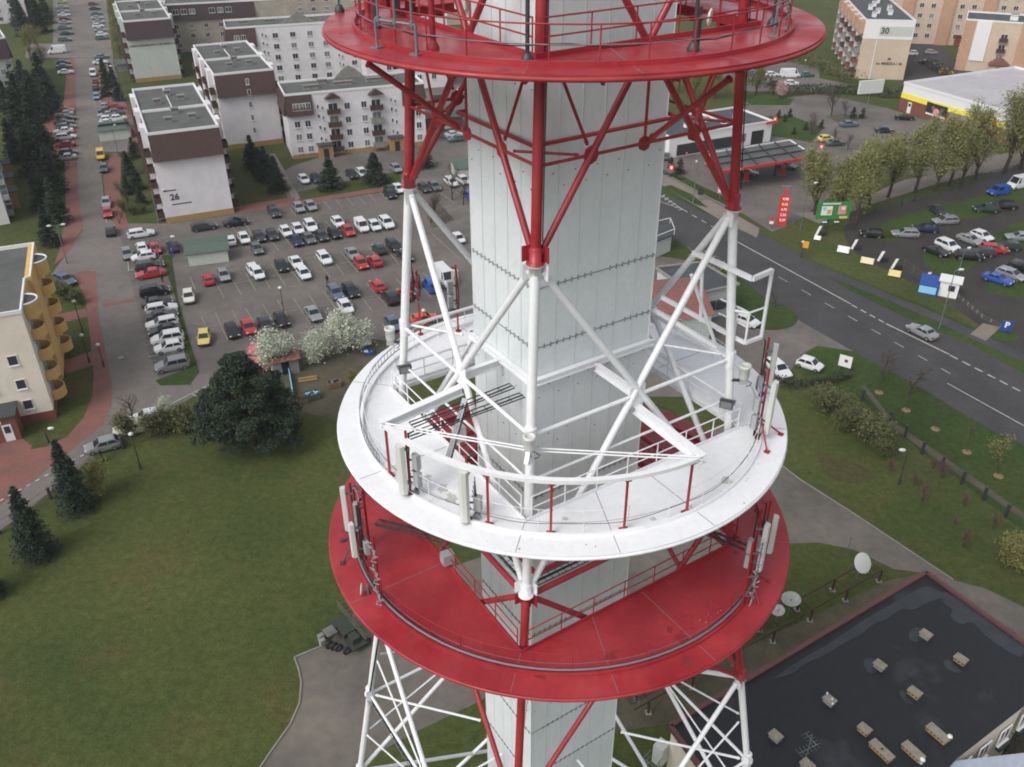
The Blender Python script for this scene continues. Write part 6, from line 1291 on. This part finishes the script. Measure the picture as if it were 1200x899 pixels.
lamp((186, 262), 6, 'street lamp beside block 26 with its arm over the car park lane', 1.8, 10); lamp((191, 322), 6, 'lamp at the top end of the long grass strip', 2.4, 20); lamp((338, 400), 8, 'rust brown lamp mast behind the left blossoming shrub', 0, post=M['rust'])
lamp((139, 182), 6, 'thin lamp in front of the two part green shelter', 1.2, 90); lamp((148, 112), 7.5, 'lamp in the narrow bed beside the lettered gable', 2, 190); lamp((938, 108), 8, 'grey lamp beyond the station at the dark hedge', 0)
lamp((812, 238), 7.5, 'pale lamp on the verge before the petrol station shop', .8, 90); lamp((938, 302), 2.6, 'yellow box on a dark post beside the footpath', 0, post=DP); lamp((938, 268), 8, 'tall pale lamp behind the red price pylon', 1.2, 20)
lamp((1123, 320), 4, 'leaning grey lamp just behind the blue and white kiosk', .5, 20); lamp((1122, 200), 8, 'white lamp post among the willows', 1, 60)
lamp((1122, 120), 5, 'lamp at the corner of the supermarket roof', 0); lamp((500, 420), 7, 'lamp in the car park beside the left rear of the gallery', 0, post=M['rust'])
# fences
def fence(pts, h, label, step=3.0, mesh_h=.9, pm=None, posth=None, name='wire_fence', low=False, postbox=.12, rails=3, group=None):
    P = [G(p) for p in pts]; t = empty(name, P[0], 0, label, 'fence', group); o0 = P[0]; pm = pm or M['dsteel']; ps = []
    for i in range(len(P)-1):
        a, c = P[i]-o0, P[i+1]-o0; n_ = max(1, int((c-a).length/step))
        ps += [lerp(a, c, j/n_) for j in range(n_)]
    ps.append(P[-1]-o0)
    b = MB()
    for i in range(len(ps)-1):
        d = ps[i+1]-ps[i]
        for r in range(rails): z = h*(.12+.85*r/(rails-1)); b.tube(ps[i]+V((0, 0, z)), ps[i+1]+V((0, 0, z)), .018, 4, pm)
        n_ = int(d.length/.35)
        for j in range(n_): c = lerp(ps[i], ps[i+1], (j+.5)/n_); b.tube(c+V((0, 0, h*.1)), c+V((0, 0, h*.97)), .008, 3, pm)
    b.build('mesh_panel', None, t)
    for p in ps[:90]: b = MB(); b.box(p+V((0, 0, h/2)), (postbox, postbox, h+.1), pm); b.build('post', None, t)
    return t
fence([(-60, 690), (0, 626), (20, 613), (60, 585), (120, 541), (145, 526), (200, 505), (262, 492)], 1.5, 'dark wire fence between the left lawn and the lane', 3.2, postbox=.22)
fence([(1010, 470), (1042, 496), (1060, 512), (1080, 532), (1103, 549), (1127, 567), (1152, 586), (1178, 606), (1240, 655)], 1.6, 'dark wire fence with thick posts across the right lawn', 5.0, postbox=.26)
fence([(965, 268), (1025, 250), (1100, 229), (1160, 209), (1200, 198), (1280, 180)], 1.4, 'thin fence along the lane behind the willows', 3)
fence([(975, 108), (1060, 112)], 1.8, 'green railing fence before the tall dark hedge', 3, pm=M['green_metal'])
fence([(1058, 315), (1080, 330), (1086, 334)], 1.5, 'green screened fence beside the kiosk', 2, pm=M['olive'])
fence([(1118, 345), (1150, 372), (1172, 384)], .5, 'low stub fence leading from the kiosk to the parking sign', 1.2, pm=M['kerb'], rails=2)
fence([(1065, 84), (1090, 83)], 1.2, 'dark red railing in front of the courtyard cars', 3, pm=M['brick'])
fence([(140, 262), (150, 235), (146, 190)], .8, 'low garden fence along the red pavement beside block 26', 3, pm=M['rust'])
# blue pipe edge in the allotment
b = MB(); b.beam(G(336, 420)+V((0, 0, .5)), G(344, 466)+V((0, 0, .5)), .12, .8, M['skyblue']); tag(b.build('plank_fence'), 'pale blue board fence running down beside the tiled shed', 'fence')
def junk(px, dims, ms, label, cat, name, deg=0):
    t = empty(name, G(px), R_(deg), label, cat)
    b = MB(); x, y, z = dims; b.b2(-x/2, x/2, -y/2, -y/2+.08, .1, z, ms[0]); b.b2(-x/2, x/2, y/2-.08, y/2, .1, z, ms[0]); b.b2(-x/2, -x/2+.08, -y/2+.081, y/2-.081, .1, z, ms[0]); b.b2(x/2-.08, x/2, -y/2+.081, y/2-.081, .1, z, ms[0]); b.b2(-x/2+.081, x/2-.081, -y/2+.081, y/2-.081, .1, .2, ms[0]); b.build('box', None, t)
    b = MB()
    for i in range(9): b.box((random.uniform(-x*.35, x*.35), random.uniform(-y*.3, y*.3), z*.7+i*.03), (random.uniform(.2, .6), random.uniform(.1, .4), .12), random.choice(ms[1:]), random.random()*3)
    b.build('contents', None, t)
junk((366, 467), (1.9, 1.3, .9), (M['green_metal'], M['concr'], M['skyblue'], M['dsteel']), 'green open crate full of scrap in the allotment', 'crate', 'scrap_crate', 25)
junk((392, 453), (1.6, 1.1, .8), (M['wood'], M['dsteel'], M['galv']), 'small brown trailer box with grey scrap in the allotment', 'crate', 'scrap_crate', 25)
junk((355, 470), (1.4, 1.2, .5), (M['wood'], M['soil'], M['rust']), 'rough brown compost box beside the green crate', 'compost box', 'compost_box', 15)
junk((428, 404), (1.5, 1.0, 1.0), (M['antw'], M['galv'], M['signw']), 'pale washing machine sized crate under the gallery rim by the blossom', 'crate', 'scrap_crate', 35)
junk((432, 415), (1.4, 1.0, .5), (M['blue'], M['blue'], M['signw']), 'blue tarpaulin heap under the gallery rim', 'tarpaulin', 'tarpaulin_heap', 10)
t = empty('plank_stack', G(361, 447), R_(20), 'low stack of pale planks on the allotment ground below the shed', 'planks')
for i in range(3): b = MB(); b.box((0, i*.3, .15+.05*i), (2.4, .22, .1), M['ybrick' if i != 1 else 'wood']); b.build('plank', None, t)
# trailer mounted machine on the concrete yard
t = empty('mast_trailer', G(409, 748), R_(-48), 'olive green trailer with a folded lattice mast and a slatted box by the lawn corner', 'trailer')
OV = mat('olive_drab_paint', (.10, .115, .08), .6, var=.3, scale=3, obj=True); OD = mat('dark_olive_paint', (.035, .042, .032), .7, var=.3, scale=3, obj=True)
b = MB(); b.b2(-2.6, 2.6, -.9, .9, .7, .9, OD); b.b2(-1.2, .6, -.8, .8, .9, 1.5, OD); b.b2(.9, 2.0, -.5, .4, .9, 1.7, OD); b.build('chassis', None, t)
b = MB()
for y in (.55, 1.5): b.beam((-3.1, y, 2.3), (3.1, y, 2.1), .1, .12, OV); b.beam((-3.1, y, 2.9), (3.1, y, 2.7), .08, .1, OV)
for i in range(10):
    x = -3.1+i*.69; b.beam((x, .55, 2.3), (x, 1.5, 2.3), .05, .05, OV); b.beam((x, .55, 2.3), (x, .55, 2.9), .05, .05, OV); b.beam((x, 1.5, 2.3), (x, 1.5, 2.9), .05, .05, OV); b.beam((x, .55, 2.9), (x, 1.5, 2.9), .05, .05, OV)
b.build('folded_mast', None, t)
b = MB()
for i in range(7): b.box((-.9+i*.0, -1.7, 1.5+.0), (1.5, 1.2, .06), OD) if i == 0 else b.box((-1.65+i*.22, -1.7, 1.56), (.1, 1.2, .06), M['concr'])
b.build('slatted_cover', None, t)
for x, y in ((-1.6, -2.5), (-.9, -2.7)): b = MB(); b.box((x, y, .45), (.5, .6, .9), M['concr']); b.build('counterweight', None, t)
for x, y in ((-.1, -2.3), (.4, -2.0), (.9, -1.7), (1.8, -1.2), (-2.0, 1.1), (2.0, 1.1)):
    b = MB(); b.lathe((x, y, .5), [(.45, -.12), (.5, -.1), (.5, .1), (.45, .12)], 14, M['tyre'], axis=(1, 0, 0)); b.lathe((x, y, .5), [(.25, -.14), (.25, .14)], 10, OV, axis=(1, 0, 0)); b.build('wheel', None, t)
t.scale = (.8, .8, .8)
# cable bridge with dishes
P0, P1 = G(1022, 676), G(735, 838); d_ = (P1-P0).normalized(); s_ = V((-d_.y, d_.x, 0)); Ln = (P1-P0).length
br = empty('cable_bridge', P0, 0, 'rusty steel cable bridge on short legs running from the lawn dish towards the tower', 'cable bridge'); b = MB()
for y in (-.75, .75):
    b.beam(s_*y+V((0, 0, 1.5)), d_*Ln+s_*y+V((0, 0, 1.5)), .1, .12, M['rust'])
n_ = int(Ln/1.5)
for i in range(n_):
    p = d_*(i*Ln/n_); b.beam(p-s_*.75+V((0, 0, 1.5)), p+s_*.75+V((0, 0, 1.5)), .07, .07, M['rust'])
    if i % 2 == 0: b.beam(p-s_*.75+V((0, 0, 1.5)), p+d_*1.5+s_*.75+V((0, 0, 1.5)), .05, .05, M['rust'])
for k_ in range(4): b.path([d_*(Ln*.45)+s_*(-.3+.2*k_)+V((0, 0, 1.6)), d_*Ln*.7+s_*(-.35+.22*k_)+V((0, 0, 1.62)), d_*Ln+s_*(-.3+.2*k_)+V((0, 0, 1.6))], .04, 5, M['cable'])
b.build('deck_frame', None, br)
for i in range(0, n_, 3):
    for y in (-.75, .75):
        p = d_*(i*Ln/n_)+s_*y; b = MB(); b.box(p+V((0, 0, .72)), (.18, .18, 1.44), M['rust']); b.box(p+V((0, 0, .05)), (.5, .5, .12), M['concr']); b.build('leg', None, br)
dish(G(1002, 684), (.39, -.65, .6), .95, 'large white dish standing at the lawn end of the cable bridge', ph=2.6)
dish(G(923, 722), (-.1, -.1, 1), .85, 'upturned grey dish lying level above the cable bridge by the gallery rim', ph=1.9, cover=False)
dish(G(908, 734), (-.2, -.2, 1), .6, 'smaller grey dish half hidden by the lower red gallery', ph=1.8, cover=False)
t = empty('park_lamp_post', G(992, 652), 0, 'thin bare pole behind the large white dish', 'pole'); b = MB(); b.tube((0, 0, 0), (0, 0, 2.4), .04, 6, M['galv']); b.build('tube', None, t); b = MB(); b.box((0, 0, 2.4), (.3, .1, .1), M['galv']); b.build('cap', None, t)
t = empty('traffic_pole', G(908, 730), 0, 'x', 'x'); bpy.data.objects.remove(t)
# price pylon
p0, p1 = G(905, 266), G(925, 262); t = empty('price_pylon', lerp(p0, p1, .5), R_(-8), 'tall red price pylon of the petrol station with white digits', 'sign')
b = MB(); b.b2(-1.0, 1.0, -.25, .25, 0, 6.4, M['redsign']); b.b2(-1.0, 1.0, -.25, .25, 6.4, 8.2, M['galv']); b.build('panel', None, t)
b = MB(); b.box((0, -.27, 7.3), (.9, .04, .9), M['redsign'], 0); b.build('emblem', None, t)
for i, s__ in enumerate(('4,98', '5,12', '4,75', '2,35', '5,29')): put_text('price_digits', s__, .7, M['text_white'], (0.1, -.27, 5.6-i*1.1), 0, t)
t.scale = (.85, .85, .88)
t = empty('road_sign', G(903, 268), R_(-10), 'small triangular red bordered sign at the foot of the price pylon', 'sign'); b = MB(); b.tube((0, 0, 0), (0, 0, 2.2), .04, 6, M['galv']); b.build('post', None, t); b = MB(); b.add([(-.5, -.05, 1.5), (.5, -.05, 1.5), (0, -.05, 2.4), (-.5, -.02, 1.5), (.5, -.02, 1.5), (0, -.02, 2.4)], [(0, 1, 2), (5, 4, 3), (0, 3, 4, 1), (1, 4, 5, 2), (2, 5, 3, 0)], M['redsign']); b.box((0, -.05, 1.15), (.7, .04, .5), M['signw']); b.build('plate', None, t)
# billboard
t = empty('billboard', G(971, 276), R_(6), 'green billboard with two collages and small lamps below, on a post among the willows', 'billboard')
b = MB(); b.b2(-3.4, 3.4, -.12, .12, 3.2, 6.4, M['bbgreen']); b.build('panel', None, t)
b = MB(); b.box((-1.4, -.14, 4.8), (2.2, .03, 1.7), M['signw']); b.box((1.7, -.14, 4.9), (1.6, .03, 1.6), M['pink']); b.box((-.9, -.17, 4.6), (.8, .02, .8), M['orange_sign']); b.box((-1.9, -.17, 5.2), (.7, .02, .6), M['skyblue']); b.box((2.2, -.15, 3.5), (1.6, .03, .4), M['signy']); b.box((-.6, -.15, 6.1), (3.6, .03, .22), M['signw']); b.box((1.9, -.17, 5.2), (.7, .02, .5), M['signw']); b.build('picture', None, t)
b = MB(); b.b2(-.7, -.4, .15, .45, 0, 6, M['dsteel']); b.build('post', None, t)
for x in (-1.8, .6): b = MB(); b.beam((x, -.1, 3.2), (x, -1.0, 3.0), .06, .06, M['dsteel']); b.box((x, -1.1, 3.0), (.9, .3, .12), M['signw']); b.build('lamp', None, t)
t.scale = (.85, .85, .95)
t = empty('billboard', G(1013, 140), R_(18), 'blank pale advertising panel on a single post in the supermarket car park', 'billboard')
p = G(1013, 119, 5.0); b = MB(); b.b2(-3.2, 3.2, -.3, .3, 6.2, 9.2, M['antw']); b.build('panel', None, t); b = MB(); b.tube((0, 0, 0), (0, 0, 6.3), .12, 8, M['galv']); b.build('post', None, t)
# little advertising boards and figures on the verge
def board(px, w_, h, m_, label, deg=-25, leanz=.35):
    t = empty('advert_board', G(px), R_(deg), label, 'advert board', 'advert boards on the verge'); b = MB()
    b.add([(-w_/2, 0, .3), (w_/2, 0, .3), (w_/2, leanz, .3+h), (-w_/2, leanz, .3+h), (-w_/2, .06, .3), (w_/2, .06, .3), (w_/2, leanz+.06, .3+h), (-w_/2, leanz+.06, .3+h)], [(0, 1, 2, 3), (7, 6, 5, 4), (0, 4, 5, 1), (2, 6, 7, 3), (1, 5, 6, 2), (3, 7, 4, 0)], m_); b.build('panel', None, t)
    b = MB()
    for x in (-w_/2+.1, w_/2-.1): b.tube((x, .12, 0), (x, .2, h), .03, 5, M['dsteel'])
    b.build('stand', None, t)
board((987, 298), 1.9, 1.0, M['signw'], 'white board on the verge, next to the second black and white marker'); board((1015, 311), 2.0, .9, mat('cream_board', (.62, .56, .36), .6), 'cream board in the middle of the verge boards'); board((1047, 326), 1.8, .9, M['signy'], 'yellow board nearest the green screened fence'); board((957, 283), 1.1, .6, M['signw'], 'small white board below the green billboard')
for px, lb in (((958, 277), 'slim white feather shaped marker below the green billboard'), ((1000, 293), 'black and white arrow shaped marker behind the white board'), ((1031, 307), 'black and white arrow shaped marker behind the cream board'), ((1047, 316), 'black and white arrow shaped marker behind the yellow board'), ((1085, 332), 'black and white marker beside the blue kiosk')):
    t = empty('feather_sign', G(px), R_(-20), lb, 'sign', 'arrow shaped markers on the verge'); b = MB(); b.add([(-.5, 0, .1), (-.1, 0, .1), (.45, .1, 1.9), (0, .1, 1.8), (-.5, .05, .1), (-.1, .05, .1), (.45, .15, 1.9), (0, .15, 1.8)], [(0, 1, 2, 3), (7, 6, 5, 4), (0, 3, 7, 4), (1, 5, 6, 2), (2, 6, 7, 3), (0, 4, 5, 1)], M['signw']); b.build('flag', None, t)
    b = MB(); b.box((.6, .3, .5), (1.1, .5, .6), M['plast'], .3); b.build('base_block', None, t)
# kiosk
k0 = G(1098, 352); t = empty('kiosk', k0+V((2.2, 2.0, 0)), R_(-25), 'white cabin with a blue fronted awning box at the entrance of the muddy field', 'kiosk')
b = MB(); b.b2(-1.3, 1.3, -1.1, 1.1, 0, 2.5, M['signw']); b.build('wall', None, t); b = MB(); b.b2(-1.6, 1.6, -1.4, 1.4, 2.5, 2.65, M['trimw']); b.build('roof', None, t); b = MB(); b.b2(-.1, .8, -1.15, -1.101, 1.1, 2.0, M['glass']); b.build('window', None, t)
b = MB(); b.b2(-4.0, -1.32, -1.6, .6, 0, 1.5, M['blue']); b.add([(-4.1, -1.7, 1.52), (-1.31, -1.7, 1.52), (-1.31, .8, 2.3), (-4.1, .8, 2.3), (-4.1, -1.7, 1.6), (-1.31, -1.7, 1.6), (-1.31, .8, 2.38), (-4.1, .8, 2.38)], [(3, 2, 1, 0), (4, 5, 6, 7), (0, 1, 5, 4), (2, 3, 7, 6), (0, 4, 7, 3), (1, 2, 6, 5)], M['blue']); b.build('awning', None, t)
b = MB(); b.b2(-4.0, -1.6, -1.68, -1.602, .3, 1.4, M['skyblue']); b.build('banner', None, t)
t = empty('parking_sign', G(1177, 391), R_(-15), 'blue parking sign board at the mouth of the field path', 'sign'); b = MB(); b.b2(-.75, .75, -.06, .06, .4, 2.0, M['blue']); b.build('panel', None, t); put_text('sign_letter', 'P', 1.2, M['text_white'], (0, -.075, 1.35), 0, t)
t = empty('info_sign', G(988, 436), R_(-30), 'white sign board with a dark emblem beside the dark hedge', 'sign'); b = MB(); b.b2(-.8, .8, -.05, .05, .8, 2.4, M['signw']); b.box((.1, -.06, 1.7), (.4, .03, .4), M['text_dark']); b.build('panel', None, t); b = MB(); b.tube((-.6, 0, 0), (-.6, 0, .8), .04, 6, M['galv']); b.tube((.6, 0, 0), (.6, 0, .8), .04, 6, M['galv']); b.build('stand', None, t)
t = empty('yellow_sign', G(940, 303), R_(-20), 'orange yellow bus stop style sign beside the footpath', 'sign'); b = MB(); b.tube((0, 0, 0), (0, 0, 2.6), .05, 6, DP); b.build('post', None, t); b = MB(); b.box((.2, -.08, 2.5), (.9, .08, 1.1), M['orange_sign']); b.build('plate', None, t)
for px, lb, m1 in (((786, 207), 'small round red sign by the petrol station entrance', M['redsign']), ((843, 234), 'pink and white poster stand left of the right leg collar', M['pink']), ((820, 236), 'dark traffic signal on the verge of the main road', M['plast']), ((907, 149), 'red flag sign on the corner of the petrol station', M['redsign']), ((961, 182), 'red pillar at the end of the station canopy', M['redsign'])):
    t = empty('small_sign', G(px), R_(-15), lb, 'sign'); b = MB(); b.tube((0, 0, 0), (0, 0, 2), .05, 6, M['galv']); b.build('post', None, t); b = MB(); b.box((0, -.08, 1.9), (1.0, .1, 1.2), m1); b.box((0, -.14, 1.9), (.5, .02, .6), M['signw'] if m1 is not M['plast'] else M['rust']); b.build('plate', None, t)
# people
def person(px, deg, top, leg_, label, z=0.0):
    t = empty('person', G(px, z=z), R_(deg), label, 'person', 'people in the car parks')
    me = bpy.data.meshes.new('body'); vs = [(0, 0, .95), (0, 0, 1.2), (0, 0, 1.42), (0, 0, 1.52), (0, -.02, 1.66), (.17, 0, 1.4), (.24, .02, 1.12), (.25, -.06, .86), (-.17, 0, 1.4), (-.24, .02, 1.12), (-.25, -.06, .86), (.1, 0, .88), (.11, -.05, .48), (.11, .02, .08), (.11, -.12, .04), (-.1, 0, .88), (-.11, .05, .48), (-.11, .14, .08), (-.11, .02, .04)]
    es = [(0, 1), (1, 2), (2, 3), (3, 4), (2, 5), (5, 6), (6, 7), (2, 8), (8, 9), (9, 10), (0, 11), (11, 12), (12, 13), (13, 14), (0, 15), (15, 16), (16, 17), (17, 18)]
    me.from_pydata(vs, es, []); o = bpy.data.objects.new('body', me); COL.objects.link(o); o.modifiers.new('s', 'SKIN'); rad = [.15, .15, .16, .06, .11, .07, .05, .04, .07, .05, .04, .1, .07, .05, .05, .1, .07, .05, .05]
    for v, r in zip(me.skin_vertices[0].data, rad): v.radius = (r, r)
    me.skin_vertices[0].data[0].use_root = True; o.modifiers.new('b', 'SUBSURF').levels = 1
    m2 = bpy.data.meshes.new_from_object(o.evaluated_get(bpy.context.evaluated_depsgraph_get())); bpy.data.objects.remove(o)
    for m_ in (top, leg_, mat('skin', (.4, .26, .2), .6), M['plast']): m2.materials.append(m_)
    for p in m2.polygons: zz = p.center.z; xx = abs(p.center.x); p.material_index = 2 if (zz > 1.5 or (xx > .21 and zz < .92)) else 0 if zz > .92 else 1 if zz > .1 else 3; p.use_smooth = True
    put('body', m2, t)
    b = MB(); b.lathe((0, .01, 1.68), [(.115, 0), (.12, .04), (.08, .1), (.02, .12)], 10, M['plast']); b.build('hair', None, t)
    b = MB(); b.box((0, -.115, 1.66), (.03, .03, .05)); b.build('nose', mat('skin', (.4, .26, .2), .6), t)
person((191, 331), 30, M['plast'], M['plast'], 'person in black standing at the end of the red saloon row by the grass strip')
person((384, 333), 60, M['plast'], M['rust'], 'person in dark clothes standing behind the grey blue estate in the car park')
person((203, 302), 20, M['blue'], M['blue'], 'person in blue standing beside the dark estate near the green shelter')
# manholes and small ground fittings
for i, (px, lb) in enumerate([((270, 313), 'square drain cover in the car park below the green shelter'), ((142, 420), 'round manhole cover on the street beside the white cars')]):
    p = G(px); b = MB(); b.lathe((0, 0, 0), [(.4, 0), (.4, .012)], 14, M['galv']); o = b.build('manhole_cover', None, None, p+V((0, 0, .1))); tag(o, lb, 'manhole cover')
for px, lb in (((1033, 188), 'x'),): pass

for o in bpy.data.objects:
    if o.parent is None and 'label' in o and len(o['label'].replace('-', ' ').split()) > 16: print('LONGLABEL', o.name, o['label'])
# ================================================================ thin air haze
b = MB(); b.b2(-420, 420, -80, 640, -1, 75, None); o = b.build('haze'); tag(o, kind='stuff')
m = bpy.data.materials.new('haze_air'); m.use_nodes = True; n = m.node_tree.nodes; n.clear(); v = n.new('ShaderNodeVolumePrincipled'); v.inputs['Density'].default_value = .00016; v.inputs['Color'].default_value = (.88, .91, .96, 1); v.inputs['Anisotropy'].default_value = .2
ou = n.new('ShaderNodeOutputMaterial'); m.node_tree.links.new(v.outputs[0], ou.inputs['Volume']); o.data.materials.clear(); o.data.materials.append(m)
